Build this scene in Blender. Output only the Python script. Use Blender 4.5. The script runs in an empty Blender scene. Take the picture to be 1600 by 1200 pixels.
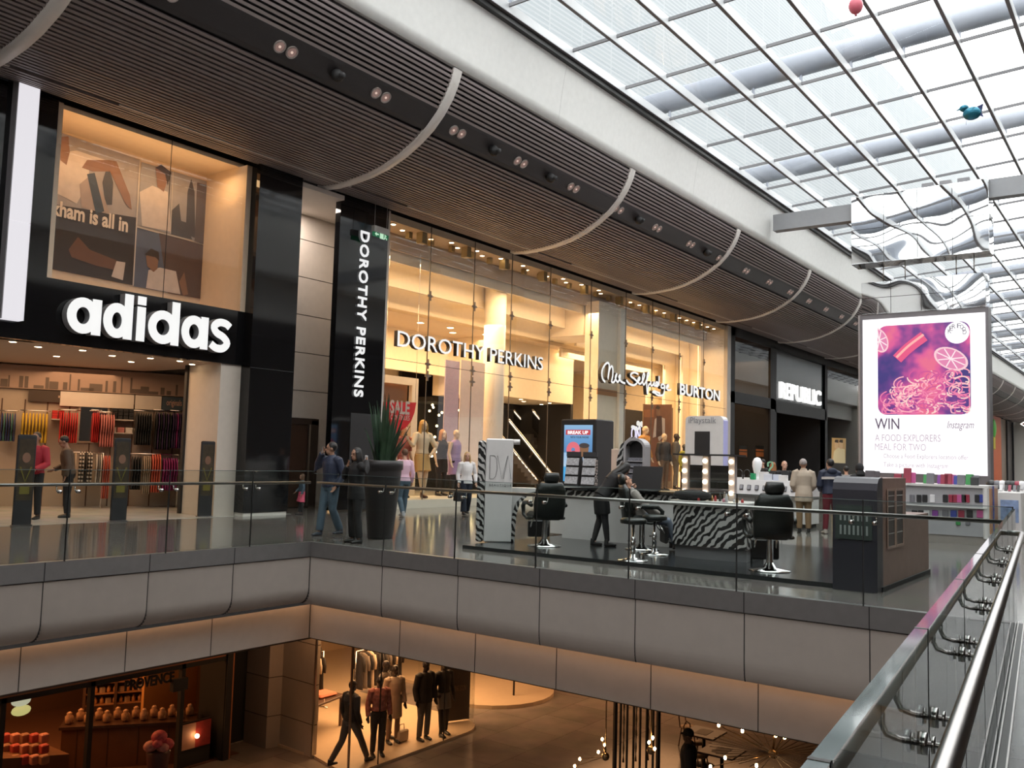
import bpy, bmesh, math, random
from mathutils import Vector, Matrix
random.seed(7)
S = bpy.context.scene
COL = S.collection
PI = math.pi
# ------------------------------------------------------------------ camera
F_PX, YAW, PITCH, ROLL = 1400.0, 0.63450622, 0.08154485, 0.02768506
EYE = Vector((0, 0, 1.6))
FW = Vector((math.cos(YAW)*math.cos(PITCH), math.sin(YAW)*math.cos(PITCH), math.sin(PITCH)))
_r = Vector((math.sin(YAW), -math.cos(YAW), 0)); _u = _r.cross(FW)
RT = math.cos(ROLL)*_r + math.sin(ROLL)*_u
UP = -math.sin(ROLL)*_r + math.cos(ROLL)*_u
cam = bpy.data.cameras.new('camera'); cam.sensor_width = 36; cam.lens = 36*F_PX/1600
cam.clip_start = .05; cam.clip_end = 600
co = bpy.data.objects.new('camera', cam); COL.objects.link(co)
co.matrix_world = Matrix(((RT.x, UP.x, -FW.x, EYE.x), (RT.y, UP.y, -FW.y, EYE.y), (RT.z, UP.z, -FW.z, EYE.z), (0, 0, 0, 1)))
S.camera = co
# ------------------------------------------------------------------ world and exposure
w = bpy.data.worlds.new('overcast_sky'); S.world = w; w.use_nodes = True
bg = w.node_tree.nodes['Background']; bg.inputs[0].default_value = (1, .965, .94, 1); bg.inputs[1].default_value = 4.6
S.view_settings.view_transform = 'Standard'; S.view_settings.look = 'None'
S.view_settings.exposure = 0.0; S.view_settings.gamma = 1; S.view_settings.use_curve_mapping = False
S.cycles.transparent_max_bounces = 24; S.cycles.max_bounces = 8; S.cycles.sample_clamp_indirect = 6
S.cycles.caustics_reflective = False; S.cycles.caustics_refractive = False

def area_light(name, loc, sx, sy, power, color, rot=(0, 0, 0)):
    l = bpy.data.lights.new(name, 'AREA'); l.shape = 'RECTANGLE'; l.size = sx; l.size_y = sy
    l.energy = power; l.color = color
    o = bpy.data.objects.new(name, l); COL.objects.link(o); o.location = loc; o.rotation_euler = rot
    return o
WARM = (1, .64, .33); WARM2 = (1, .74, .48)
area_light('shop_light', (24.5, 21.3, 6.4), 10, 3.5, 950, WARM)          # fashion shop, left bay
area_light('shop_light', (38, 21.3, 6.4), 8, 3.5, 750, WARM)             # fashion shop, right bay
area_light('shop_light', (25, 19.0, 7.6), 13, .5, 420, WARM)             # window downlight rows
area_light('shop_light', (38, 19.0, 7.6), 9, .5, 300, WARM)
area_light('shop_light', (10.5, 21.5, 3.5), 5, 4, 170, (1, .62, .34))             # sports shop
area_light('shop_light', (11.2, 18.95, 8.5), 4.2, .5, 55, (1, .62, .30))
area_light('cove_uplight', (11.2, 18.75, 7.7), 4.2, .25, 26, (1, .60, .28), (PI-.25, 0, 0))          # sports shop poster box
area_light('shop_light', (47.3, 20.3, 7.6), 8, 3, 520, WARM)
area_light('shop_light', (64, 20, 7.6), 7, 2.5, 420, WARM2)
area_light('shop_light', (18.4, 17.2, -2.1), 5, 3, 480, (1, .54, .24))    # lower fashion shop
area_light('shop_light', (9, 20, -2.1), 6, 3, 210, (1, .42, .14))          # lower soap shop
area_light('shop_light', (26, 13, -2.1), 8, 6, 300, (1, .5, .22))
area_light('shop_light', (14.6, 15.4, -2.0), 2.2, 1.6, 45, (1, .5, .22))  # not a shop lamp: fill light added for the stone pier
area_light('recess_fill_light', (16.3, 19.25, 8.45), .9, .9, 90, (1, .84, .72))  # light added to brighten the recess, with no fitting known there

# ------------------------------------------------------------------ placing helpers
def ray(px, py): return FW + RT*((px-800)/F_PX) + UP*((600-py)/F_PX)
def onz(px, py, z=0.0): d = ray(px, py); return EYE + d*((z-EYE.z)/d.z)
def ony(px, py, y): d = ray(px, py); return EYE + d*((y-EYE.y)/d.y)
def onx(px, py, x): d = ray(px, py); return EYE + d*((x-EYE.x)/d.x)
# ------------------------------------------------------------------ materials
MATS = {}
def mat(name, color=(.5, .5, .5), rough=.5, metal=0, emit=None, strength=1, var=.06, scale=6, bump=0, bscale=40, spec=.5, coat=0):
    if name in MATS: return MATS[name]
    m = bpy.data.materials.new(name); m.use_nodes = True; MATS[name] = m
    nt = m.node_tree; N = nt.nodes; L = nt.links; p = N['Principled BSDF']
    p.inputs['Roughness'].default_value = rough; p.inputs['Metallic'].default_value = metal
    p.inputs['Specular IOR Level'].default_value = spec; p.inputs['Coat Weight'].default_value = coat
    c = (*color, 1)
    tc = N.new('ShaderNodeTexCoord')
    nz = N.new('ShaderNodeTexNoise'); nz.inputs['Scale'].default_value = scale; L.new(tc.outputs['Object'], nz.inputs['Vector'])
    mx = N.new('ShaderNodeMix'); mx.data_type = 'RGBA'
    mx.inputs[6].default_value = (*[v*(1-var) for v in color], 1); mx.inputs[7].default_value = (*[min(1, v*(1+var)) for v in color], 1)
    L.new(nz.outputs['Fac'], mx.inputs[0]); L.new(mx.outputs[2], p.inputs['Base Color'])
    if emit:
        p.inputs['Emission Color'].default_value = (*emit, 1); p.inputs['Emission Strength'].default_value = strength
    if bump:
        n2 = N.new('ShaderNodeTexNoise'); n2.inputs['Scale'].default_value = bscale; L.new(tc.outputs['Object'], n2.inputs['Vector'])
        b = N.new('ShaderNodeBump'); b.inputs['Strength'].default_value = bump; b.inputs['Distance'].default_value = .02
        L.new(n2.outputs['Fac'], b.inputs['Height']); L.new(b.outputs[0], p.inputs['Normal'])
    return m
def nodes_of(m): return m.node_tree.nodes, m.node_tree.links, m.node_tree.nodes['Principled BSDF']
def glass_mat(name, tint, refl=1.0, ior=1.45, rough=0.0, film=0.0, filmc=(.6, .65, .65)):
    if name in MATS: return MATS[name]
    m = bpy.data.materials.new(name); m.use_nodes = True; MATS[name] = m
    nt = m.node_tree; N = nt.nodes; L = nt.links; N.clear()
    out = N.new('ShaderNodeOutputMaterial'); t = N.new('ShaderNodeBsdfTransparent'); t.inputs[0].default_value = (*tint, 1)
    g = N.new('ShaderNodeBsdfGlossy'); g.inputs['Roughness'].default_value = rough; g.inputs[0].default_value = (refl, refl, refl, 1)
    fr = N.new('ShaderNodeFresnel'); ge = N.new('ShaderNodeNewGeometry'); mi = N.new('ShaderNodeMapRange'); mi.inputs[3].default_value = ior; mi.inputs[4].default_value = 1/ior; L.new(ge.outputs['Backfacing'], mi.inputs[0]); L.new(mi.outputs[0], fr.inputs[0])
    mx = N.new('ShaderNodeMixShader'); L.new(fr.outputs[0], mx.inputs[0]); L.new(g.outputs[0], mx.inputs[2])
    if film:
        d = N.new('ShaderNodeBsdfDiffuse'); d.inputs[0].default_value = (*filmc, 1)
        m2 = N.new('ShaderNodeMixShader'); m2.inputs[0].default_value = film
        L.new(t.outputs[0], m2.inputs[1]); L.new(d.outputs[0], m2.inputs[2]); L.new(m2.outputs[0], mx.inputs[1])
    else: L.new(t.outputs[0], mx.inputs[1])
    L.new(mx.outputs[0], out.inputs[0])
    return m
def emis(name, color, strength=1.0): return mat(name, (0.02, .02, .02), .6, emit=color, strength=strength)
def zebra_mat():
    if 'zebra' in MATS: return MATS['zebra']
    m = mat('zebra', (.8, .8, .8), .35); N, L, p = nodes_of(m)
    tc = N.new('ShaderNodeTexCoord'); wv = N.new('ShaderNodeTexWave'); wv.bands_direction = 'DIAGONAL'
    wv.inputs['Scale'].default_value = 4.6; wv.inputs['Distortion'].default_value = 5; wv.inputs['Detail'].default_value = 1; wv.inputs['Detail Scale'].default_value = 1.6
    L.new(tc.outputs['Object'], wv.inputs['Vector'])
    r = N.new('ShaderNodeValToRGB'); r.color_ramp.interpolation = 'CONSTANT'
    r.color_ramp.elements[0].color = (.012, .012, .012, 1); r.color_ramp.elements[1].color = (.50, .49, .48, 1); r.color_ramp.elements[1].position = .52
    L.new(wv.outputs['Fac'], r.inputs[0]); L.new(r.outputs[0], p.inputs['Base Color'])
    return m
def tile_mat(name, c1, c2, mortar, sx, sy, rough, spec=.5, nscale=1.5):
    m = mat(name, c1, rough, spec=spec); N, L, p = nodes_of(m)
    tc = N.new('ShaderNodeTexCoord'); br = N.new('ShaderNodeTexBrick')
    br.inputs['Color1'].default_value = (*c1, 1); br.inputs['Color2'].default_value = (*c2, 1); br.inputs['Mortar'].default_value = (*mortar, 1)
    br.inputs['Scale'].default_value = 1; br.inputs['Brick Width'].default_value = sx; br.inputs['Row Height'].default_value = sy
    br.inputs['Mortar Size'].default_value = .006; br.offset = .5
    L.new(tc.outputs['Object'], br.inputs['Vector'])
    nz = N.new('ShaderNodeTexNoise'); nz.inputs['Scale'].default_value = nscale; nz.inputs['Detail'].default_value = 6
    L.new(tc.outputs['Object'], nz.inputs['Vector'])
    mx = N.new('ShaderNodeMix'); mx.data_type = 'RGBA'; mx.blend_type = 'MULTIPLY'; mx.inputs[0].default_value = .6
    L.new(br.outputs['Color'], mx.inputs[6]); L.new(nz.outputs['Color'], mx.inputs[7])
    hs = N.new('ShaderNodeHueSaturation'); hs.inputs['Saturation'].default_value = .35; hs.inputs['Value'].default_value = 1.5
    L.new(mx.outputs[2], hs.inputs['Color']); L.new(hs.outputs[0], p.inputs['Base Color'])
    return m
# ------------------------------------------------------------------ mesh builder
class MB:
    def __init__(s): s.v = []; s.f = []; s.m = []; s.mats = []; s.cur = 0; s.sm = []; s.smooth = False
    def use(s, m):
        if m not in s.mats: s.mats.append(m)
        s.cur = s.mats.index(m); return s
    def add(s, vs, fs):
        b = len(s.v); s.v += [tuple(v) for v in vs]
        for f in fs: s.f.append([b+i for i in f]); s.m.append(s.cur); s.sm.append(s.smooth)
        return s
    def box(s, x0, x1, y0, y1, z0, z1):
        return s.add([(x0, y0, z0), (x1, y0, z0), (x1, y1, z0), (x0, y1, z0), (x0, y0, z1), (x1, y0, z1), (x1, y1, z1), (x0, y1, z1)],
                     [(0, 3, 2, 1), (4, 5, 6, 7), (0, 1, 5, 4), (1, 2, 6, 5), (2, 3, 7, 6), (3, 0, 4, 7)])
    def cbox(s, c, sx, sy, sz, rz=0, M=None):
        R = M or Matrix.Rotation(rz, 3, 'Z'); vs = []
        for dz in (-.5, .5):
            for dx, dy in ((-.5, -.5), (.5, -.5), (.5, .5), (-.5, .5)): vs.append(Vector(c)+R@Vector((dx*sx, dy*sy, dz*sz)))
        return s.add(vs, [(0, 3, 2, 1), (4, 5, 6, 7), (0, 1, 5, 4), (1, 2, 6, 5), (2, 3, 7, 6), (3, 0, 4, 7)])
    def rbox(s, x0, x1, y0, y1, z0, z1, r=.02):
        # box with chamfered vertical and horizontal edges
        vs = []; fs = []
        for z, i in ((z0, r), (z0+r, 0), (z1-r, 0), (z1, r)):
            a, b, c, d = x0+i, x1-i, y0+i, y1-i; k = r*.6
            vs += [(a+k, c, z), (b-k, c, z), (b, c+k, z), (b, d-k, z), (b-k, d, z), (a+k, d, z), (a, d-k, z), (a, c+k, z)]
        for j in range(3):
            for i in range(8): fs.append((j*8+i, j*8+(i+1) % 8, j*8+8+(i+1) % 8, j*8+8+i))
        fs += [tuple(range(7, -1, -1)), tuple(range(24, 32))]
        return s.add(vs, fs)
    def prism(s, poly, a, b, ax='y'):
        # poly in the plane across ax, extruded from a to b; ax y: (x,z); x: (y,z); z: (x,y)
        def P(u, v, t): return (u, t, v) if ax == 'y' else (t, u, v) if ax == 'x' else (u, v, t)
        n = len(poly); vs = [P(u, v, a) for u, v in poly]+[P(u, v, b) for u, v in poly]
        fs = [tuple(range(n)), tuple(range(2*n-1, n-1, -1))]+[(i, i+n, (i+1) % n+n, (i+1) % n) for i in range(n)]
        return s.add(vs, fs)
    def ring(s, outer, inner, a, b, ax='y'):
        def P(u, v, t): return (u, t, v) if ax == 'y' else (t, u, v) if ax == 'x' else (u, v, t)
        n = len(outer); vs = [P(u, v, t) for t in (a, b) for q in (outer, inner) for u, v in q]; fs = []
        for i in range(n):
            j = (i+1) % n
            fs += [(i, j, n+j, n+i), (2*n+i, 3*n+i, 3*n+j, 2*n+j), (i, 2*n+i, 2*n+j, j), (n+i, n+j, 3*n+j, 3*n+i)]
        return s.add(vs, fs)
    def tube(s, pts, r, seg=8, caps=True):
        pts = [Vector(p) for p in pts]; n = len(pts); vs = []; fs = []
        rs = r if isinstance(r, (list, tuple)) else [r]*n
        t0 = (pts[1]-pts[0]).normalized(); a = t0.orthogonal().normalized()
        for i, p in enumerate(pts):
            t = (pts[min(i+1, n-1)]-pts[max(i-1, 0)]).normalized()
            a = (a-t*a.dot(t)).normalized(); b = t.cross(a)
            for k in range(seg):
                an = 2*PI*k/seg; vs.append(p+(a*math.cos(an)+b*math.sin(an))*rs[i])
        for i in range(n-1):
            for k in range(seg): fs.append((i*seg+k, i*seg+(k+1) % seg, (i+1)*seg+(k+1) % seg, (i+1)*seg+k))
        if caps: fs += [tuple(range(seg-1, -1, -1)), tuple(range((n-1)*seg, n*seg))]
        sm = s.smooth; s.smooth = seg > 5; s.add(vs, fs); s.smooth = sm; return s
    def loft(s, rings, right=Vector((1, 0, 0)), seg=14):
        # rings: (point, rx, ry) with rx along `right`
        pts = [Vector(r[0]) for r in rings]; n = len(pts); vs = []; fs = []
        for i, p in enumerate(pts):
            t = (pts[min(i+1, n-1)]-pts[max(i-1, 0)]).normalized()
            a = right-t*right.dot(t); a = a.normalized() if a.length > .05 else t.orthogonal().normalized()
            b = t.cross(a)
            for k in range(seg):
                an = 2*PI*k/seg; vs.append(p+a*math.cos(an)*rings[i][1]+b*math.sin(an)*rings[i][2])
        for i in range(n-1):
            for k in range(seg): fs.append((i*seg+k, i*seg+(k+1) % seg, (i+1)*seg+(k+1) % seg, (i+1)*seg+k))
        fs += [tuple(range(seg-1, -1, -1)), tuple(range((n-1)*seg, n*seg))]
        sm = s.smooth; s.smooth = True; s.add(vs, fs); s.smooth = sm; return s
    def ell(s, c, rx, ry, rz, seg=14, rings=9, M=None):
        vs = []; fs = []; c = Vector(c); M = M or Matrix.Identity(3)
        for j in range(rings+1):
            th = PI*j/rings
            for k in range(seg):
                an = 2*PI*k/seg; vs.append(c+M@Vector((rx*math.sin(th)*math.cos(an), ry*math.sin(th)*math.sin(an), rz*math.cos(th))))
        for j in range(rings):
            for k in range(seg): fs.append((j*seg+k, (j+1)*seg+k, (j+1)*seg+(k+1) % seg, j*seg+(k+1) % seg))
        sm = s.smooth; s.smooth = True; s.add(vs, fs); s.smooth = sm; return s
    def lathe(s, prof, c=(0, 0, 0), seg=20):
        vs = []; fs = []; n = len(prof)
        for r, z in prof:
            for k in range(seg): an = 2*PI*k/seg; vs.append((c[0]+r*math.cos(an), c[1]+r*math.sin(an), c[2]+z))
        for j in range(n-1):
            for k in range(seg): fs.append((j*seg+k, j*seg+(k+1) % seg, (j+1)*seg+(k+1) % seg, (j+1)*seg+k))
        fs += [tuple(range(seg-1, -1, -1)), tuple(range((n-1)*seg, n*seg))]
        sm = s.smooth; s.smooth = True; s.add(vs, fs); s.smooth = sm; return s
    def quad(s, a, b, c, d): return s.add([a, b, c, d], [(0, 1, 2, 3)])
    def xform(s, M): s.v = [tuple(M@Vector(v)) for v in s.v]; return s
    def mesh(s, name, m=None):
        me = bpy.data.meshes.new(name); me.from_pydata(s.v, [], s.f)
        for q in (s.mats or [m or mat('plain')]): me.materials.append(q)
        me.polygons.foreach_set('material_index', s.m); me.polygons.foreach_set('use_smooth', s.sm)
        bm = bmesh.new(); bm.from_mesh(me); bmesh.ops.remove_doubles(bm, verts=bm.verts, dist=1e-5)
        bmesh.ops.recalc_face_normals(bm, faces=bm.faces); bm.to_mesh(me); bm.free(); me.update()
        return me
    def build(s, name, m=None, parent=None):
        return link(name, s.mesh(name, m), parent)
def link(name, me, parent=None):
    o = bpy.data.objects.new(name, me); COL.objects.link(o)
    if parent: o.parent = parent; o.matrix_parent_inverse = Matrix.Identity(4)
    return o
def struct(o): o['kind'] = 'structure'; return o
def tag(o, label, cat, group=None):
    o['label'] = label; o['category'] = cat
    if group: o['group'] = group
    return o
def thing(name, label, cat, loc=(0, 0, 0), rz=0, group=None):
    o = bpy.data.objects.new(name, None); COL.objects.link(o); o.location = loc; o.rotation_euler = (0, 0, rz)
    o.empty_display_size = .1
    return tag(o, label, cat, group)
def copy_tree(o, parent=None):
    c = o.copy(); COL.objects.link(c)
    if parent: c.parent = parent
    for ch in list(o.children): copy_tree(ch, c)
    return c
def rrect(x0, x1, z0, z1, r, n=4):
    out = []
    for cx, cz, a0 in ((x1-r, z1-r, 0), (x0+r, z1-r, 90), (x0+r, z0+r, 180), (x1-r, z0+r, 270)):
        for i in range(n+1): a = math.radians(a0+90*i/n); out.append((cx+r*math.cos(a), cz+r*math.sin(a)))
    return out
def circ(cx, cz, r, n=24, rz=None): return [(cx+r*math.cos(2*PI*i/n), cz+(rz or r)*math.sin(2*PI*i/n)) for i in range(n)]
ROT_Y = (PI/2, 0, 0)          # lettering on a wall that faces -Y
ROT_X = (PI/2, 0, -PI/2)      # lettering on a face that faces -X
def text_mesh(txt, size=1, depth=.01, bold=0.0, align='LEFT', spacing=1.0, shear=0.0):
    cu = bpy.data.curves.new('t', 'FONT'); cu.body = txt; cu.size = size; cu.extrude = depth/2; cu.offset = bold; cu.align_x = align
    cu.space_character = spacing; cu.shear = shear; cu.resolution_u = 3
    o = bpy.data.objects.new('t', cu); COL.objects.link(o); bpy.context.view_layer.update()
    dg = bpy.context.evaluated_depsgraph_get(); me = bpy.data.meshes.new_from_object(o.evaluated_get(dg))
    bpy.data.objects.remove(o); bpy.data.curves.remove(cu)
    return me
def text(name, txt, loc, m, rot=ROT_Y, size=1, depth=.01, width=None, height=None, bold=0.0, parent=None, align='LEFT', spacing=1.0, side=None, shear=0.0):
    me = text_mesh(txt, size, depth, bold, align, spacing, shear)
    xs = [v.co.x for v in me.vertices]; ys = [v.co.y for v in me.vertices]
    kx = width/(max(xs)-min(xs)) if width else 1; ky = height/(max(ys)-min(ys)) if height else (kx if width else 1)
    x0, y0 = (min(xs), min(ys)) if (width or height) else (0, 0)
    for v in me.vertices: v.co.x = (v.co.x-x0)*kx; v.co.y = (v.co.y-y0)*ky
    me.materials.clear(); me.materials.append(m)
    if side:
        me.materials.append(side)
        for p in me.polygons: p.material_index = 0 if p.normal.z > .5 else 1
    o = link(name, me, parent); o.location = loc; o.rotation_euler = rot
    return o
# ================================================================== THE SETTING
FY = 18.3          # plane of the shop fronts on the gallery
GY = 12.36         # gallery edge along the void
BX = 10.9          # edge of the bridge
LZ = -5.4          # lower floor
XE = 150.0         # far end of the mall
M_tile = tile_mat('stone_tile', (.165, .125, .095), (.14, .108, .082), (.08, .064, .052), 1.2, .6, .10, .5)
M_tile2 = tile_mat('grey_marble_tile', (.062, .070, .068), (.052, .060, .059), (.03, .03, .03), .9, .9, .22, .14, 2.5)
M_low = tile_mat('brown_stone_tile', (.24, .14, .085), (.19, .11, .065), (.08, .05, .04), 1.4, 1.4, .14, .6)
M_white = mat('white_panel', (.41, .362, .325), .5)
M_cream = mat('cream_panel', (.70, .66, .60), .5)
M_black = mat('black_gloss', (.008, .008, .009), .06, spec=.6)
M_dark = mat('dark_matt', (.02, .019, .02), .6)
M_steel = mat('brushed_steel', (.42, .40, .39), .32, 1, var=.1, scale=30)
M_kerb = mat('kerb_metal', (.20, .19, .19), .38, .35, var=.1, scale=8)
M_chrome = mat('chrome', (.8, .8, .8), .08, 1)
M_slat = mat('slat_brown_grey', (.29, .243, .236), .5)
M_band = mat('band_dark', (.03, .026, .028), .45)
M_rib = mat('rib_white', (.88, .84, .80), .45)
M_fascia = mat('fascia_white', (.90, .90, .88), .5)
M_blackedge = mat('gutter_black', (.012, .012, .012), .5)
M_bar = mat('glazing_bar_grey', (.58, .60, .62), .4)
M_purl = mat('purlin_dark', (.17, .17, .18), .5)
M_roofglass = glass_mat('roof_glass', (.90, .95, .96), .9, 1.3)
M_glass = glass_mat('balustrade_glass', (.78, .84, .82), .6, 1.45)
M_shopglass = glass_mat('shop_glass', (.93, .94, .92), .9, 1.45)
M_darkglass = glass_mat('dark_glass', (.48, .48, .46), .8, 1.6)
M_warmlamp = emis('lamp_warm', (1, .72, .42), 14)
M_cove = emis('cove_strip_warm', (1, .62, .27), 5.0)
# floors
b = MB().use(M_tile)
b.box(-16, XE, GY+.12, 32, -.35, 0); b.box(BX+.12, XE, -12, GY+.12, -.35, 0)
struct(b.build('floor'))
def near_y(x): return .27+.1*x
b = MB().use(M_tile2)
b.prism([(-8, near_y(-8)-.03), (-8, -12), (BX+.11, -12), (BX+.11, near_y(BX)-.03)], -.35, 0, 'z'); struct(b.build('floor_walkway'))
b = MB().use(M_low); b.box(-20, 60, -14, 34, LZ-.2, LZ); struct(b.build('floor_lower'))
b = MB().use(mat('lower_ceiling', (.10, .075, .06), .6)); b.box(-16, 60, GY+.95, 34, -1.95, -1.8); b.box(BX+.95, 60, -12, GY+.95, -1.95, -1.8); struct(b.build('ceiling_lower'))
# edge of the gallery and of the bridge: steel kerb, white fascia, cove, lower fascia
def sweep(b, prof, capx=-16, capy=.9, prof2=None):
    # prof: (offset back from the void edge, z); follows the L-shaped edge with a mitre
    rows = []
    for (o, z), (o2, _) in zip(prof, prof2 or prof): rows.append([(capx, GY+o, z), (BX+o2, GY+o, z), (BX+o2, capy, z)])
    for i in range(len(rows)-1):
        for k in range(2): b.quad(rows[i][k], rows[i][k+1], rows[i+1][k+1], rows[i+1][k])
b = MB().use(M_kerb); sweep(b, [(.14, .0), (.0, .003), (0, -.25), (.14, -.25)]); struct(b.build('trim_kerb'))
up = [(.02, -.265), (.02, -.80)]+[(.02+.30*(1-math.cos(a)), -.80-.30*math.sin(a)) for a in [PI/2*i/8 for i in range(1, 9)]]+[(.335, -1.04), (.62, -1.04)]
up2 = [(.02, -.265), (.02, -.80)]+[(.02+.05*(1-math.cos(a)), z) for a, (_, z) in zip([PI/2*i/8 for i in range(1, 9)], up[2:10])]+[(.09, -1.04), (.62, -1.04)]
up2 = [(o, z) for o, z in up2]
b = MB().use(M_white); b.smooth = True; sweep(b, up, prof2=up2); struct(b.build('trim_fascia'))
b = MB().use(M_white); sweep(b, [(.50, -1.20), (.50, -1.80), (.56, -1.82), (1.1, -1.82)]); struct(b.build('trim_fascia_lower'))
# dark joints between the fascia panels
b = MB().use(M_dark)
for x in (-2.9, -1.4, .15, 1.7, 3.2, 4.72, 6.22, 7.78, 9.29):
    for (o, z), (o2, z2) in zip(up[:-3], up[1:-2]): b.box(x-.006, x+.006, GY+min(o, o2)-.004, GY+max(o, o2)+.002, min(z, z2), max(z, z2))
    b.box(x-.006, x+.006, GY+.496, GY+.51, -1.8, -1.2); b.box(x-.006, x+.006, GY-.004, GY+.01, -.25, 0)
for y in (8.97, 7.43, 5.87, 4.34, 2.84, 10.6):
    for (o, z), (o2, z2) in zip(up2[:-3], up2[1:-2]): b.box(BX+min(o, o2)-.004, BX+max(o, o2)+.002, y-.006, y+.006, min(z, z2), max(z, z2))
    b.box(BX+.496, BX+.51, y-.006, y+.006, -1.8, -1.2); b.box(BX-.004, BX+.01, y-.006, y+.006, -.25, 0)
for (o, z), (o2, z2), (p, _), (p2, _) in zip(up[:-3], up[1:-2], up2[:-3], up2[1:-2]):
    b.box(BX+min(p, p2)-.012, BX+max(p, p2)+.006, GY+min(o, o2)-.012, GY+max(o, o2)+.006, min(z, z2), max(z, z2))
b.box(BX+.488, BX+.51, GY+.488, GY+.51, -1.8, -1.2)
struct(b.build('trim_joints'))
b = MB().use(emis('cove_led', (1, .57, .30), 8.5)); b.box(-16, BX+.42, GY+.38, GY+.42, -1.06, -1.045); b.box(BX+.30, BX+.34, .9, GY+.38, -1.06, -1.045)
struct(b.build('trim_cove_light'))
# curved slatted ceiling: profile in the plane X = const (Y, Z)
PROF = [(18.32, 8.70), (17.75, 8.66), (17.2, 8.68), (16.5, 8.75), (15.93, 8.87), (15.35, 9.07), (14.86, 9.32), (14.45, 9.60), (14.12, 9.92), (13.88, 10.25), (13.72, 10.56), (13.62, 10.88)]
def arc(poly, n):
    L = [0]
    for p, q in zip(poly, poly[1:]): L.append(L[-1]+math.dist(p, q))
    out = []
    for i in range(n+1):
        s = L[-1]*i/n; k = max(j for j in range(len(L)-1) if L[j] <= s+1e-9)
        t = (s-L[k])/(L[k+1]-L[k]); p, q = poly[k], poly[k+1]
        tx, tz = (q[0]-p[0])/(L[k+1]-L[k]), (q[1]-p[1])/(L[k+1]-L[k])
        out.append((p[0]+(q[0]-p[0])*t, p[1]+(q[1]-p[1])*t, tx, tz))
    return out
A = arc(PROF, 50)
X0 = -14
b = MB().use(M_slat)
BAND = range(35, 41)
for i in range(2, 50):
    if i in BAND or i == 8: continue
    y, z, tx, tz = A[i]; nx, nz = -tz, tx     # n points up and back
    hw, th = .031, .06
    P = [(y-tx*hw, z-tz*hw), (y+tx*hw, z+tz*hw), (y+tx*hw-abs(0)+nx*-0+(-tz)*-th*-1, z+tz*hw+tx*-th*-1), (y-tx*hw+(-tz)*th, z-tz*hw+tx*th)]
    # push the back of each slat towards the plenum (up and away from the void)
    by, bz = (tz, -tx)
    P = [(y-tx*hw, z-tz*hw), (y+tx*hw, z+tz*hw), (y+tx*hw+by*th, z+tz*hw+bz*th), (y-tx*hw+by*th, z-tz*hw+bz*th)]
    b.prism(P, X0, XE, 'x')
struct(b.build('ceiling'))
b = MB().use(M_dark)
for (y, z, tx, tz), (y2, z2, _, _) in zip(A, A[1:]):
    by, bz = tz*.1, -tx*.1
    b.quad((X0, y+by, z+bz), (XE, y+by, z+bz), (XE, y2+by, z2+bz), (X0, y2+by, z2+bz))
struct(b.build('ceiling_backing'))
b = MB().use(M_band)
for i in range(BAND[0], BAND[-1]+1):
    y, z, tx, tz = A[i]; y2, z2 = A[i+1][:2]
    b.quad((X0, y, z), (XE, y, z), (XE, y2, z2), (X0, y2, z2))
struct(b.build('ceiling_light_band'))
b = MB().use(mat('track_pale', (.62, .58, .56), .5))
for k in range(-1, 16):
    x = 7.9+8.75*k; b.box(x-7.0, x-.45, A[8][0]-.025, A[8][0]+.025, A[8][1]-.015, A[8][1]+.02)
struct(b.build('ceiling_track'))
# white ribs across the slats
for k in range(-2, 16):
    x = 15.95+8.75*k; b = MB().use(M_rib); b.smooth = True
    C = arc(PROF, 40)
    inn = [(y-tz*.05, z+tx*.05) for y, z, tx, tz in C]; out = [(y+tz*.04, z-tx*.04) for y, z, tx, tz in C]
    wdt = .27
    for (a, c), (d, e) in zip(zip(inn, out), zip(inn[1:], out[1:])):
        pass
    for i in range(len(C)-1):
        (y0, z0), (y1, z1) = inn[i], inn[i+1]
        # the rib hangs a little proud of the slats
        py, pz = C[i][3]*-.05, C[i][2]*-.05*-1
        a0 = (C[i][0]-C[i][3]*.035*1, C[i][1]+C[i][2]*.035); a1 = (C[i+1][0]-C[i+1][3]*.035, C[i+1][1]+C[i+1][2]*.035)
        c0 = (C[i][0]+C[i][3]*.05, C[i][1]-C[i][2]*.05); c1 = (C[i+1][0]+C[i+1][3]*.05, C[i+1][1]-C[i+1][2]*.05)
        b.add([(x-wdt/2, *a0), (x+wdt/2, *a0), (x+wdt/2, *a1), (x-wdt/2, *a1)], [(0, 1, 2, 3)])
        b.add([(x-wdt/2, *c0), (x-wdt/2, *a0), (x-wdt/2, *a1), (x-wdt/2, *c1)], [(0, 1, 2, 3)])
        b.add([(x+wdt/2, *c0), (x+wdt/2, *a0), (x+wdt/2, *a1), (x+wdt/2, *c1)], [(0, 1, 2, 3)])
    struct(b.build('ceiling_rib'))
# white fascia above the slats up to the skylight
FAS = [(13.60, 10.90), (13.56, 11.2), (13.52, 11.55), (13.47, 11.9), (13.41, 12.25), (13.34, 12.58)]
b = MB().use(M_fascia); b.smooth = True
for (y, z), (y2, z2) in zip(FAS, FAS[1:]): b.quad((X0, y, z), (XE, y, z), (XE, y2, z2), (X0, y2, z2))
b.smooth = False; b.quad((X0, 13.60, 10.90), (XE, 13.60, 10.90), (XE, 13.8, 10.92), (X0, 13.8, 10.92))
b.use(mat('fascia_joint', (.55, .55, .53), .6))
for k in range(-2, 16):
    x = 20.3+8.75*k
    for (y, z), (y2, z2) in zip(FAS, FAS[1:]): b.quad((x-.006, y-.004, z), (x+.006, y-.004, z), (x+.006, y2-.004, z2), (x-.006, y2-.004, z2))
struct(b.build('trim_skylight_fascia'))
b = MB().use(M_blackedge); b.box(X0, XE, 13.20, 13.42, 12.58, 12.72); struct(b.build('trim_gutter'))
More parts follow.
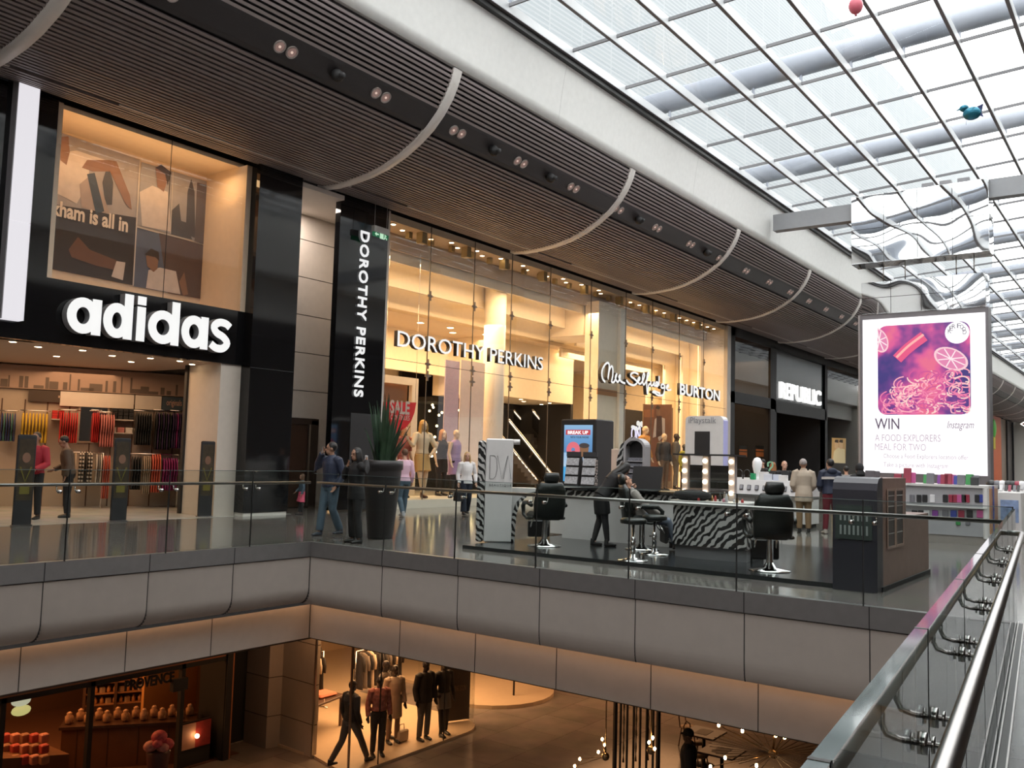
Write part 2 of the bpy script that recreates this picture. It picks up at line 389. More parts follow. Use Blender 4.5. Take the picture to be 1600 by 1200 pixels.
# skylight: sloping glass, bars along the mall, purlins across it
SL = .1
XR = -1.0
def roofz(y): return 12.72+SL*(13.3-y)
YE = -4.0
b = MB().use(M_roofglass); b.quad((XR, 13.3, roofz(13.3)+.24), (XE, 13.3, roofz(13.3)+.24), (XE, YE, roofz(YE)+.24), (XR, YE, roofz(YE)+.24)); struct(b.build('window_skylight'))
k = 0; y = 13.16
while y > YE:
    b = MB().use(M_bar); z = roofz(y); b.box(XR, XE, y-.05, y+.05, z, z+.25)
    b.use(mat('bar_underside', (.16, .15, .16), .5)); b.box(XR, XE, y-.045, y+.045, z-.012, z); b.use(M_bar)
    struct(b.build('trim_glazing_bar')); y -= 1.458 if k else 1.30; k += 1
SK = -.12
for j in range(-7, 43):
    x = 20.24+2.99*j
    b = MB().use(M_purl); z1, z0 = roofz(13.15), roofz(YE); dx = SK*(13.15-YE)*-1
    b.add([(x-.025, 13.15, z1+.13), (x+.025, 13.15, z1+.13), (x+.025+dx, YE, z0+.13), (x-.025+dx, YE, z0+.13),
           (x-.025, 13.15, z1+.22), (x+.025, 13.15, z1+.22), (x+.025+dx, YE, z0+.22), (x-.025+dx, YE, z0+.22)],
          [(0, 1, 2, 3), (4, 5, 6, 7), (0, 1, 5, 4), (1, 2, 6, 5), (2, 3, 7, 6), (3, 0, 4, 7)])
    struct(b.build('trim_purlin'))
M_tubeb = mat('roof_tube_grey', (.40, .43, .50), .5)
for k in range(-3, 13):
    x = 26.3+8.96*k; b = MB().use(M_tubeb); dx = -SK*17
    b.smooth = True
    b.tube([(x-.1, 14.2, roofz(14.2)+.85), (x+dx, YE, roofz(YE)+.85)], .36, 16)
    for i in range(11):
        y = 13.16-1.30-1.458*i if i else 13.16; t = (14.2-y)/(14.2-YE)
        b.tube([(x-.1+(dx+.1)*t, y, roofz(y)+.2), (x-.1+(dx+.1)*t, y, roofz(y)+.6)], .045, 6)
    struct(b.build('trim_roof_tube'))
# pale tower block seen through the roof glass
m = mat('tower_cladding', (.60, .66, .70), .6); N, L, p = nodes_of(m)
tc = N.new('ShaderNodeTexCoord'); wv = N.new('ShaderNodeTexBrick'); wv.inputs['Scale'].default_value = 1; wv.inputs['Brick Width'].default_value = 3.2; wv.inputs['Row Height'].default_value = .30; wv.inputs['Mortar Size'].default_value = .06; wv.offset = 0
wv.inputs['Color1'].default_value = (.165, .185, .20, 1); wv.inputs['Color2'].default_value = (.18, .20, .212, 1); wv.inputs['Mortar'].default_value = (.225, .24, .25, 1)
sp = N.new('ShaderNodeMapping'); sp.inputs['Rotation'].default_value = (PI/2, 0, 0); L.new(tc.outputs['Object'], sp.inputs['Vector']); L.new(sp.outputs[0], wv.inputs['Vector']); L.new(wv.outputs['Color'], p.inputs['Base Color'])
pa, pb = onz(1284, 0, 46), onz(1462, 190, 46)
d = (pb-pa); d.z = 0; d.normalize(); nrm = Vector((-d.y, d.x, 0))
if nrm.y < 0: nrm = -nrm
c0 = pa-d*110; c1 = pb+d*30
b = MB().use(m); b.prism([(c0.x, c0.y), (c1.x, c1.y), (c1.x+nrm.x*20, c1.y+nrm.y*20), (c0.x+nrm.x*20, c0.y+nrm.y*20)], 14, 46, 'z')
struct(b.build('wall_outside_tower'))
# side of the mall behind the camera: wall, soffit, fascia
b = MB().use(mat('far_wall', (.16, .13, .11), .4)); b.box(-16, XE, -12.3, -12, -.1, 9); struct(b.build('wall_opposite'))
b = MB().use(M_slat); b.box(-16, XE, -12, -5.2, 9, 9.2); b.box(-16, XR, -5.2, 13.4, 12.6, 14.4); struct(b.build('ceiling_opposite_and_blocker'))  # second box: unseen solid roof, added to cut skylight reaching the bridge fascia
b = MB().use(M_fascia); b.box(-16, XE, -5.3, -5.0, 9, 11.4); b.box(-16, XE, -5.1, YE+.1, 11.4, roofz(YE)+.3); struct(b.build('wall_opposite_fascia'))
b = MB().use(M_cream); b.box(-16.3, -16, -12, 32, -.1, 9); b.box(XE, XE+.3, -12, 32, -.1, 14); struct(b.build('wall_end'))
b = MB().use(mat('low_wall', (.10, .07, .05), .6)); b.box(-16, XE, -12.3, -12, LZ, -.1); b.box(-16.3, -16, -14, 34, LZ, -.1); struct(b.build('wall_lower'))
# ================================================================== SHOP FRONTS (structure)
ZT = 8.66
M_beige = mat('shop_beige', (.46, .37, .29), .5)
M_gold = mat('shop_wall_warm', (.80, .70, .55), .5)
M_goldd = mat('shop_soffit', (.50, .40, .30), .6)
M_wood = mat('dark_wood', (.085, .045, .03), .4, var=.2, scale=3)
M_shopfloor = tile_mat('shop_floor_beige', (.50, .40, .30), (.46, .37, .28), (.3, .25, .2), .9, .9, .25)
b = MB().use(M_black)
b.box(-16, 8.84, FY, FY+.4, 3.66, ZT+.05); b.box(8.84, 13.7, FY, FY+.2, 3.66, 4.98); b.box(-16, 3.2, FY, FY+.4, 0, 3.66)
struct(b.build('wall_sports_shop'))
b = MB().use(M_black); b.box(13.70, 15.05, 18.0, 20.3, .09, ZT+.05); b.use(M_cream).box(13.72, 15.03, 18.02, 20.3, 0, .09)
b.use(M_dark); b.box(13.7, 15.052, 17.995, 18.01, 3.60, 3.615); struct(b.build('column_black'))
b = MB().use(mat('poster_box_wall', (.72, .56, .41), .55)); b.box(8.84, 13.70, FY+.2, 20.05, 4.86, 4.98); b.box(13.55, 13.70, FY+.02, 20.05, 4.98, ZT); b.box(8.84, 13.7, 20.0, 20.1, 4.98, ZT); b.box(8.84, 8.95, FY+.02, 20.05, 4.98, ZT)
b.box(8.84, 13.7, FY+.35, 20.05, ZT, ZT+.1); struct(b.build('wall_poster_box'))
b = MB().use(M_shopglass); b.quad((8.84, FY+.03, 4.98), (13.55, FY+.03, 4.98), (13.55, FY+.03, ZT), (8.84, FY+.03, ZT)); b.use(M_dark).box(11.46, 11.47, FY+.02, FY+.035, 4.98, ZT); struct(b.build('window_poster_box'))
# sports shop interior: floor, ceiling, oblique back wall
WA, WB = Vector((5.0, 27.0, 0)), Vector((15.3, 21.85, 0)); WD = (WB-WA).normalized(); WN = Vector((WD.y, -WD.x, 0))  # WN points to the viewer
if WN.y > 0: WN = -WN
WROT = math.atan2(WD.y, WD.x)
def onwall(px, py, off=0.0):
    d = ray(px, py); p0 = WA+WN*off; t = (p0-EYE).dot(WN)/d.dot(WN); return EYE+d*t
def ws(px, py, off=0.0): p = onwall(px, py, off); return (p-WA).dot(WD), p.z
def WM(s, off, z): p = WA+WD*s+WN*off; return Vector((p.x, p.y, z))
b = MB().use(M_shopfloor); b.box(-6, 15.3, FY-.15, 28, -.02, .004); struct(b.build('floor_sports_shop'))
b = MB().use(mat('shop_ceiling_warm', (.44, .34, .26), .6)); b.box(-6, 13.7, FY+.2, 28, 3.66, 3.8); struct(b.build('ceiling_sports_shop'))
b = MB().use(M_beige)
def wbox(b, s0, s1, o0, o1, z0, z1):
    P = [WM(s, o, z) for z in (z0, z1) for s, o in ((s0, o0), (s1, o0), (s1, o1), (s0, o1))]
    return b.add(P, [(0, 3, 2, 1), (4, 5, 6, 7), (0, 1, 5, 4), (1, 2, 6, 5), (2, 3, 7, 6), (3, 0, 4, 7)])
wbox(b, -6, 11.6, -.2, 0, 0, 3.8); b.use(mat('slot_dark', (.10, .05, .035), .6))
for i in range(26): wbox(b, -1.9+i*.52, -1.87+i*.52, 0, .012, 0, 2.75)
struct(b.build('wall_sports_shop_back'))
b = MB().use(mat('partition_beige', (.60, .53, .46), .4)); b.box(13.12, 13.70, FY+.05, 19.7, 0, 3.66); b.use(M_dark).box(13.06, 13.125, 19.62, 19.72, 0, 3.66); struct(b.build('wall_entrance_return'))
b = MB().use(mat('skyline_band', (.36, .24, .18), .5)); s0, zb = ws(70, 606); s1, zc = ws(303, 603)
wbox(b, -6, 11.5, .02, .14, 3.02, 3.62); 
b.use(mat('skyline_ink', (.12, .085, .065), .6)); rnd = random.Random(3)
for i in range(46):
    s = 2+i*.2+rnd.uniform(-.05, .05); hh = rnd.choice((.08, .12, .2, .3, .42)); ww = rnd.uniform(.015, .05) if hh > .25 else rnd.uniform(.05, .16); wbox(b, s-ww, s+ww, .139, .146, 3.04, 3.04+hh)
struct(b.build('wall_skyline_band'))
0 and print('WALL', ws(130, 570), ws(303, 575), ws(60, 606), ws(303, 600), ws(100, 624), ws(300, 624), ws(110, 645), ws(120, 690), ws(130, 705), ws(270, 790), ws(130, 760))
# recess with the service door
M_panel = mat('stone_panel_pale', (.62, .57, .52), .5)
b = MB().use(M_panel); zs = [2.55, 3.35, 4.45, 5.55, 6.65, 7.75, 8.5]
for z0, z1 in zip(zs, zs[1:]): b.box(15.05, 18.2, 20.2, 20.4, z0+.012, z1-.012)
b.box(17.82, 18.4, 20.2, 20.4, 0, 2.56); b.use(M_dark); b.box(15.0, 18.4, 20.38, 20.5, 0, 8.6)
struct(b.build('wall_recess'))
b = MB().use(mat('soffit_pale', (.66, .61, .57), .6)); b.box(15.05, 16.56, FY-.25, 20.4, 8.48, 8.6); b.box(16.56, 18.42, FY+.09, 20.4, 8.48, 8.6); struct(b.build('ceiling_recess'))
b = MB().use(M_wood); b.box(15.9, 17.45, 20.14, 20.2, .02, 2.38); d1 = b.build('door_1'); struct(d1)
b = MB().use(mat('door_frame', (.05, .032, .026), .5)); b.box(15.75, 15.9, 20.1, 20.22, 0, 2.5); b.box(17.55, 17.82, 20.1, 20.22, 0, 2.5); b.box(15.75, 17.82, 20.1, 20.22, 2.38, 2.55); b.build('frame', None, d1)
b = MB().use(M_steel); b.box(17.45, 17.52, 20.08, 20.2, .02, 2.38); b.build('edge_strip', None, d1)
# fashion shop: black end panel, glazing, stepped coves
b = MB().use(M_black); b.box(16.56, 18.42, FY-.12, FY+.08, .05, ZT+.1); b.use(M_dark).box(17.25, 18.3, FY-.135, FY-.11, .05, 2.7); struct(b.build('wall_black_end_panel'))
b = MB().use(mat('pale_jamb', (.55, .5, .45), .4)); b.box(18.42, 18.5, FY-.12, FY+.1, .05, ZT); b.box(43.42, 43.75, FY-.1, FY+3, 0, ZT); b.box(43.3, 43.42, FY-.1, FY+.09, 0, ZT); struct(b.build('trim_shop_jamb'))
MUL = [18.5, 20.44, 22.62, 24.7, 27.1, 30.0, 32.8, 35.2, 37.9, 40.6, 43.3]
b = MB().use(M_shopglass); g = []
b.quad((18.5, FY, .25), (43.3, FY, .25), (43.3, FY, ZT), (18.5, FY, ZT)); struct(b.build('window_fashion_shop'))
b = MB().use(mat('glass_joint', (.10, .08, .06), .5))
for x in MUL[1:-1]: b.box(x-.010, x+.010, FY-.01, FY+.02, .25, ZT)
b.box(18.5, 43.3, FY-.006, FY+.01, 4.36, 4.375); struct(b.build('trim_glass_joint'))
M_plinth = mat('plinth_white', (.80, .72, .60), .4)
b = MB().use(M_plinth); b.box(18.5, 28.9, FY+.02, FY+1.7, 0, .25); b.box(33.5, 43.3, FY+.02, FY+1.7, 0, .25); b.box(18.5, 43.3, FY-.04, FY+.03, 0, .25); struct(b.build('floor_display_plinth'))
b = MB().use(M_shopfloor); b.box(18.5, 43.3, FY+.02, 31, -.02, .006); struct(b.build('floor_fashion_shop'))
# spandrel zone behind the top of the glass
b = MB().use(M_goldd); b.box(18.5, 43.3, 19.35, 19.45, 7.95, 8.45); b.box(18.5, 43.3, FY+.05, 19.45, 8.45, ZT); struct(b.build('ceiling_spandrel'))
b = MB().use(mat('bracket_brass', (.30, .22, .10), .5))
for i, x in enumerate(MUL[1:-1]):
    b.box(x-.30, x-.08, FY+.1, FY+.35, 8.1, 8.445)
for i in range(24): b.box(18.9+i*1.02, 19.05+i*1.02, 18.75, 18.9, 8.25, 8.445)
struct(b.build('ceiling_bracket'))
def frame(x0, x1, y, zt, leg, depth=.55, m=M_gold, zb=.0, left=True, right=True):
    b = MB().use(m)
    b.box(x0, x1, y, y+.12, zt, zt+.85); b.box(x0, x1, y+.12, y+.85, zt+.62, zt+.7)
    if left: b.box(x0, x0+leg, y, y+.12, zb, zt)
    if right: b.box(x1-leg, x1, y, y+.12, zb, zt)
    c = MB().use(M_cove); c.box(x0+.1, x1-leg, y+.16, y+.20, zt+.30, zt+.36)
    if right: c.box(x1-leg+.12, x1-leg+.18, y+.16, y+.20, zb+.3, zt+.2)
    if left: c.box(x0+leg-.18, x0+leg-.12, y+.16, y+.20, zb+.3, zt+.2)
    return struct(b.build('wall_cove_frame')), struct(c.build('trim_cove_strip'))
# left bay: three stepped bulkheads
for y, zt in ((19.5, 7.62), (20.35, 7.05), (21.2, 6.55)):
    b = MB().use(M_gold); b.box(18.5, 31.3, y, y+.12, zt, zt+.85); b.box(18.5, 31.3, y+.12, y+.85, zt+.62, zt+.7); struct(b.build('wall_cove_step'))
    c = MB().use(M_cove); c.box(18.6, 31.2, y+.16, y+.20, zt+.30, zt+.36); struct(c.build('trim_cove_strip'))
# right bay: nested frames
for i, (y, zt, lg) in enumerate(((19.5, 7.62, .35), (20.3, 7.1, .75), (21.1, 6.6, 1.15), (21.9, 6.15, 1.5))):
    frame(33.4, 43.25, y, zt, lg, left=(i == 0))
b = MB().use(mat('ceiling_warm', (.62, .50, .36), .6)); b.box(18.5, 43.3, 21.75, 31, 6.55, 6.7); struct(b.build('ceiling_fashion_shop'))
b = MB().use(M_gold); b.box(18.5, 29.0, 27.6, 27.8, 0, 6.6); b.box(33.2, 43.3, 27.6, 27.8, 0, 6.6); b.box(18.42, 18.5, FY+.1, 31, .2, ZT); b.box(43.3, 43.4, FY+.1, 31, 0, ZT); struct(b.build('wall_fashion_shop'))
b = MB().use(M_gold); b.box(31.31, 33.39, 19.46, 22.45, 6.72, 8.44); b.box(28.9, 35.4, 22.5, 25.5, 4.15, 6.55); struct(b.build('wall_bulkhead'))
b = MB().use(M_gold); b.box(20.2, 28.9, 24.4, 24.6, 4.9, 6.55); struct(b.build('wall_bulkhead_rear'))
b = MB().use(mat('void_black', (.012, .010, .010), .8)); b.box(28.9, 35.6, 27.3, 27.5, -.2, 6.5); b.box(28.9, 35.4, 25.5, 27.4, 3.9, 4.1); b.box(35.4, 35.6, 22.6, 27.4, 0, 6.5); struct(b.build('wall_escalator_void'))
b = MB().use(mat('column_plaster', (.80, .72, .60), .45)); b.lathe([(.40, .0), (.40, 8.1)], (25.95, 19.95, 0), 28); struct(b.build('column_round'))
b = MB().use(M_gold); b.box(31.35, 33.3, 18.75, 19.4, 0, 8.1); b.use(mat('column_edge', (.85, .80, .70), .4)).box(32.9, 33.4, 18.6, 19.4, 0, 8.02); b.use(mat('copper_band', (.48, .24, .11), .4)).box(31.3, 32.9, 18.72, 18.75, 4.25, 4.5); struct(b.build('column_square'))
b = MB().use(M_gold); b.box(18.5, 22.4, 20.4, 20.55, 3.9, 4.15); b.box(22.1, 22.4, 20.4, 20.55, .25, 3.9); b.box(18.5, 18.75, 20.4, 20.55, .25, 3.9); b.use(mat('panel_brown', (.26, .13, .07), .5)).box(18.7, 22.1, 20.62, 20.7, .25, 4.0); struct(b.build('wall_display_frame'))
# republic style dark shop
b = MB().use(M_dark); b.box(43.75, 44.5, FY-.02, FY+.3, 0, ZT); b.box(43.75, 69, FY-.02, FY+.3, 8.25, ZT+.1); b.box(43.75, 50.4, FY-.02, FY+.3, 4.75, 5.35); b.box(49.7, 50.6, FY-.02, FY+.3, 0, 8.4); b.box(50.4, 60, FY-.02, FY+.2, 4.6, 5.3); b.box(59.7, 60.2, FY-.02, FY+.3, 0, 8.4); b.box(68.4, 69.4, FY-.02, FY+.3, 0, ZT)
b.box(50.6, 59.8, 21.4, 21.6, 0, 8.4); b.box(50.5, 50.7, FY, 21.6, 0, 8.4); b.box(59.7, 59.9, FY, 21.6, 0, 8.4); struct(b.build('wall_dark_shop'))
b = MB().use(mat('dark_upper_panel', (.035, .04, .045), .15)); b.box(50.6, 59.7, FY+.1, FY+.15, 5.3, 8.25); struct(b.build('wall_dark_upper_panel'))
b = MB().use(M_darkglass); b.quad((44.5, FY+.05, 0), (49.7, FY+.05, 0), (49.7, FY+.05, 8.25), (44.5, FY+.05, 8.25)); struct(b.build('window_dark_shop'))
b = MB().use(M_shopglass); b.quad((60.2, FY+.05, 0), (68.4, FY+.05, 0), (68.4, FY+.05, 8.25), (60.2, FY+.05, 8.25)); struct(b.build('window_tall'))
b = MB().use(mat('dark_shop_wall', (.17, .12, .09), .6)); b.box(43.8, 69, 24, 24.2, 0, 8.6); b.box(60, 60.1, FY+.2, 24, 0, 8.4); b.use(mat('copper_strip_lit', (.55, .27, .16), .5, emit=(.55, .25, .14), strength=.35)); b.box(55.3, 56.6, 21.3, 21.4, 1.6, 4.6)  # strip's lit look is put into the copper as faint emission
b.use(mat('copper_tall', (.34, .20, .13), .4)); b.box(60.2, 61.0, FY+.3, FY+.5, 0, 8.3); b.box(64.5, 66.5, 22, 22.2, 4.4, 7.8); struct(b.build('wall_dark_shop_back'))
b = MB().use(mat('red_back', (.30, .02, .02), .6)); b.box(45.4, 49.6, 21.0, 21.2, 1.0, 4.4); b.box(46, 50, 22, 22.2, 5.2, 6.6); struct(b.build('wall_red_back'))
# further fronts towards the far end
M_far = mat('far_front_brown', (.22, .16, .12), .35); M_far2 = mat('far_front_dark', (.06, .05, .05), .3)
for k, x in enumerate(range(70, 148, 6)):
    b = MB().use(M_far if k % 2 else M_far2); b.box(x, x+5.7, FY+.2, FY+.5, 0, 8.66); b.use(M_dark).box(x+5.7, x+6, FY, FY+.5, 0, 8.66); struct(b.build('wall_far_front'))
# rear enclosure so no daylight enters behind the shops
b = MB().use(M_dark); b.box(-16, XE, 32, 32.2, 0, 12); b.box(-16, XE, 18.33, 32, 8.9, 9.1); b.box(15.2, 15.25, 20.4, 32, 0, 9); b.box(-16, 8, FY+.4, FY+.5, 3.8, 9); struct(b.build('wall_rear'))
# ================================================================== BALUSTRADES
M_gedge = mat('glass_edge', (.12, .155, .155), .06, spec=.8)
M_rail = mat('handrail_steel', (.34, .325, .32), .28, 1, var=.08, scale=20)
M_joint = mat('joint_black', (.01, .01, .01), .5)
def bracket_mb(p, q):
    # p on the glass, q under the handrail: rod bent upwards, with a pair of discs at the glass
    p, q = Vector(p), Vector(q); b = MB().use(mat('bracket_steel', (.40, .39, .38), .16, 1)); d = (q-p); d.z = 0; d.normalize()
    m = Vector((q.x, q.y, p.z)); b.tube([p-d*.03, p+(m-p)*.6, p+(m-p)*.9+Vector((0, 0, .008)), m+Vector((0, 0, .03)), q], .008, 8)
    b.tube([p-d*.026, p-d*.012], .026, 12); b.tube([p+d*.012, p+d*.026], .026, 12); b.tube([p+d*.034, p+d*.042], .02, 12)
    return b
V0 = lambda z: Vector((0, 0, z))
def balustrade(label, P0, P1, joints, side, z0=0.0, ztop=1.26, zr=1.05, th=.016, off=.09, edge=False, ret=False):
    P0, P1 = Vector(P0), Vector(P1); d = (P1-P0).normalized(); n = Vector((-d.y, d.x, 0))*side
    t = thing('glass_balustrade', label, 'balustrade', P0)
    L = (P1-P0).length; js = [0]+joints+[L]
    for a, c in zip(js, js[1:]):
        g = .006; b = MB().use(M_glass)
        A, B = d*(a+g), d*(c-g); h = n*th/2
        vs = [A-h, B-h, B+h, A+h]; vs = [v+Vector((0, 0, z0)) for v in vs]+[v+Vector((0, 0, ztop)) for v in vs]
        if edge: b.add(vs, [(0, 1, 5, 4), (2, 3, 7, 6)]); b.use(M_gedge).add(vs, [(4, 5, 6, 7)])
        else:
            A2, B2 = d*(a+g), d*(c-g); b.quad(A2+Vector((0, 0, z0)), B2+Vector((0, 0, z0)), B2+Vector((0, 0, ztop-.008)), A2+Vector((0, 0, ztop-.008)))
            b.use(M_gedge); e = [A2-h*.5, B2-h*.5, B2+h*.5, A2+h*.5]; vs = [v+Vector((0, 0, ztop-.008)) for v in e]+[v+Vector((0, 0, ztop)) for v in e]
            b.add(vs, [(0, 3, 2, 1), (4, 5, 6, 7), (0, 1, 5, 4), (2, 3, 7, 6)])
        b.build('glass_pane', None, t)
    for a in joints:
        b = MB().use(M_joint); A, B = d*(a-g), d*(a+g); h = n*th*.7; lo_ = n*th*.48 if edge else -h; h = n*th*.53 if edge else h
        if edge: b.add([A-h+V0(ztop+.001), B-h+V0(ztop+.001), B+h+V0(ztop+.001), A+h+V0(ztop+.001)], [(0, 1, 2, 3)])
        vs = [A+lo_, B+lo_, B+h, A+h]; vs = [v+Vector((0, 0, z0)) for v in vs]+[v+Vector((0, 0, ztop+.001)) for v in vs]
        b.add(vs, [(0, 3, 2, 1), (4, 5, 6, 7), (0, 1, 5, 4), (1, 2, 6, 5), (2, 3, 7, 6), (3, 0, 4, 7)]); b.build('joint_strip', None, t)
    pts = [n*off+Vector((0, 0, zr)), d*L+n*off+Vector((0, 0, zr))]
    if ret: pts = [n*off+Vector((0, 0, zr)), d*(ret-.09)+n*off+Vector((0, 0, zr)), d*(ret-.03)+n*(off-.015)+Vector((0, 0, zr)), d*ret+n*(off-.06)+Vector((0, 0, zr)), d*ret+n*.012+Vector((0, 0, zr))]
    MB().use(M_rail).tube(pts, .0235, 16).build('handrail', None, t)
    for a in joints:
        for s in (-.13, .13):
            if not 0 < a+s < (ret or L): continue
            bracket_mb(d*(a+s)+Vector((0, 0, zr-.095)), d*(a+s)+n*off+Vector((0, 0, zr-.018))).build('bracket', None, t)
    return t
balustrade('clear glass balustrade along the gallery edge before the sports shop', (-4.6, GY, 0), (BX, GY, 0), [1.55*i+1.7-1.47 for i in range(1, 10)], 1)
balustrade('long clear glass balustrade across the bridge before the beauty kiosk', (BX, GY, 0), (BX, 1.42, 0), [1.78+1.535*i for i in range(0, 7)], 1, off=.09, ztop=1.22)
nd = Vector((1, .1, 0)).normalized(); s0 = (-2.4, near_y(-2.4), 0); NL = (Vector((BX-.02, near_y(BX-.02), 0))-Vector(s0)).length
nb = balustrade('nearest glass balustrade with thick steel handrail at the bottom right', s0, (BX-.02, near_y(BX-.02), 0), [3.69+1.2*i-2.4 for i in range(0, 10)], -1, th=.03, ztop=1.2, off=.106, zr=1.05, edge=True, ret=11.6)
b = MB().use(M_joint); n = Vector((nd.y, -nd.x, 0))
for o0, o1, z, m in ((-.03, -.022, .03, M_steel), (-.022, .022, .012, M_joint), (.022, .03, .03, M_steel), (.03, .07, .012, M_joint), (.07, .08, .02, M_steel)):
    b.use(m); vs = [n*o0, nd*NL+n*o0, nd*NL+n*o1, n*o1]; vs = [v+Vector((0, 0, 0)) for v in vs]+[v+Vector((0, 0, z)) for v in vs]
    b.add(vs, [(4, 5, 6, 7), (0, 1, 5, 4), (2, 3, 7, 6)])
b.build('base_channel', None, nb)
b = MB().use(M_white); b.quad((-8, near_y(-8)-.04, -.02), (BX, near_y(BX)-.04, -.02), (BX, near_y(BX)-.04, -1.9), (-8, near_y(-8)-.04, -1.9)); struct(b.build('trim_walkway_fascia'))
# ================================================================== LOWER LEVEL
M_lwood = mat('lower_wood', (.14, .06, .025), .45, var=.25, scale=4)
M_orange = mat('ochre_wall', (.62, .28, .08), .6)
M_lbeige = mat('lower_floor_beige', (.60, .46, .32), .35)
M_lpanel = mat('lower_stone', (.42, .36, .30), .55)
# walls behind the lower shops
b = MB().use(mat('lower_back', (.10, .045, .02), .7)); b.box(-16, 14, 24, 24.2, LZ, -1.8); b.box(13.6, 13.75, 18.2, 24, LZ, -1.8); b.use(M_orange).box(12.2, 13.6, 19.3, 19.4, LZ, -1.8)
struct(b.build('wall_soap_shop'))
b = MB().use(M_lpanel)
pier = [(14.21, 17.37), (14.54, 17.28), (14.50, 16.36), (14.47, 16.05), (14.60, 16.05), (14.66, 18.2), (14.21, 18.2)]
for z0, z1 in ((LZ, -4.68), (-4.66, -3.78), (-3.76, -2.88), (-2.86, -1.82)): b.prism(pier, z0+.0, z1, 'z')
b.use(M_dark).prism([(x+(.01 if x < 14.6 else 0), y+.008) for x, y in pier], LZ, -1.82, 'z'); struct(b.build('wall_stone_pier'))
b = MB().use(M_dark); b.box(13.2, 14.3, 18.3, 18.5, LZ, -1.8); b.box(13.05, 13.2, 17.4, 18.4, LZ, -1.8); struct(b.build('wall_lower_doorway'))
b = MB().use(mat('lower_shop_wall', (.50, .36, .24), .6)); b.box(15.2, 40, 24, 24.2, LZ, -1.8); b.box(14.67, 14.77, 18.25, 24, LZ, -1.8); struct(b.build('wall_lower_fashion_shop'))
# raised pale floor and curved glass front of the lower fashion shop
fl = [(14.5, 16.0), (14.14, 14.5), (16.3, 14.5), (18.2, 14.5)]+[(18.2+.9*math.sin(a), 15.4-.9*math.cos(a)) for a in [PI/2*i/6 for i in range(1, 7)]]+[(19.1, 19.5), (14.5, 19.5)]
b = MB().use(M_lbeige).prism(fl, LZ, LZ+.06, 'z'); b.box(14.5, 30, 19.5, 24, LZ, LZ+.05); struct(b.build('floor_lower_shop'))
b = MB().use(M_shopglass); front = [(14.14, 14.52), (18.2, 14.52)]+[(18.2+.88*math.sin(a), 15.4-.88*math.cos(a)) for a in [PI/2*i/6 for i in range(1, 7)]]+[(19.08, 17)]
b.smooth = True
for (x, y), (x2, y2) in zip(front, front[1:]): b.quad((x, y, LZ+.06), (x2, y2, LZ+.06), (x2, y2, -1.82), (x, y, -1.82))
b.quad((14.14, 14.52, LZ+.06), (14.47, 16.05, LZ+.06), (14.47, 16.05, -1.82), (14.14, 14.52, -1.82)); struct(b.build('window_lower_shop'))
b = MB().use(M_steel)
for x, y in ((14.14, 14.52), (14.47, 16.05)): b.box(x-.02, x+.02, y-.02, y+.02, LZ, -1.82)
b.use(M_joint)
for x in (15.05, 17.3): b.box(x-.012, x+.012, 14.51, 14.53, LZ+.06, -1.82)
for i in range(1, 5): b.box(19.07, 19.09, 15.3+i*.5, 15.31+i*.5, LZ+.06, -1.82) if i == 1 else None
struct(b.build('trim_lower_glass_joint'))
fl2 = [(21.9+1.9*math.cos(a), 16.6+1.9*math.sin(a)) for a in [2*PI*i/28 for i in range(28)]]
b = MB().use(M_lbeige).prism(fl2, LZ, LZ+.1, 'z'); b.box(21, 30, 16.6, 19.4, LZ, LZ+.09); struct(b.build('floor_round_plinth'))
# soap shop front
b = MB().use(M_dark); b.box(-6, 13.05, 17.44, 17.56, -3.18, -3.06)
for x in (8.2, 9.9, 11.95, 13.08): b.box(x-.045, x+.045, 17.44, 17.56, LZ, -3.06)
b.use(mat('copper_trim', (.42, .15, .06), .4)); b.box(-6, 13.0, 17.42, 17.44, -3.075, -3.045); b.box(13.13, 13.25, 17.42, 17.6, LZ, -2.6); b.use(mat('sign_box_dark', (.05, .02, .012), .5)).box(-6, 13.05, 17.5, 17.56, -3.06, -2.3); struct(b.build('wall_soap_shop_front'))
b = MB().use(mat('soap_floor', (.13, .06, .035), .4)); b.box(-6, 13.6, 17.56, 24, LZ, LZ+.02); struct(b.build('floor_soap_shop'))
# dark end of the lower mall
b = MB().use(mat('lower_dark_wall', (.12, .075, .05), .5)); b.box(40, 40.2, -12, 24, LZ, -1.8); struct(b.build('wall_lower_end'))
# ================================================================== FIGURES
SKIN = mat('skin', (.52, .30, .21), .55, var=.04); SKIND = mat('skin_tan', (.34, .18, .115), .55, var=.04)
EYEM = mat('eye_dark', (.02, .015, .012), .2); LIP = mat('lip', (.42, .15, .13), .5)
HAIRB = mat('hair_black', (.010, .008, .008), .55, var=.3, scale=60); HAIRBR = mat('hair_brown', (.10, .045, .02), .55, var=.3, scale=60); HAIRBL = mat('hair_blond', (.52, .34, .16), .55, var=.25, scale=60)
def remesh(b, name, voxel, m, parent, smooth=4):
    me = b.mesh(name, m); o = bpy.data.objects.new(name, me); COL.objects.link(o)
    r = o.modifiers.new('r', 'REMESH'); r.mode = 'VOXEL'; r.voxel_size = voxel; r.use_smooth_shade = True
    s = o.modifiers.new('s', 'SMOOTH'); s.factor = .5; s.iterations = smooth
    bpy.context.view_layer.update(); dg = bpy.context.evaluated_depsgraph_get()
    m2 = bpy.data.meshes.new_from_object(o.evaluated_get(dg)); m2.materials.clear(); m2.materials.append(m)
    for p in m2.polygons: p.use_smooth = True
    bpy.data.objects.remove(o); bpy.data.meshes.remove(me); m2.name = name
    return link(name, m2, parent)
V = Vector
def lerp(a, b, t): return a+(b-a)*t
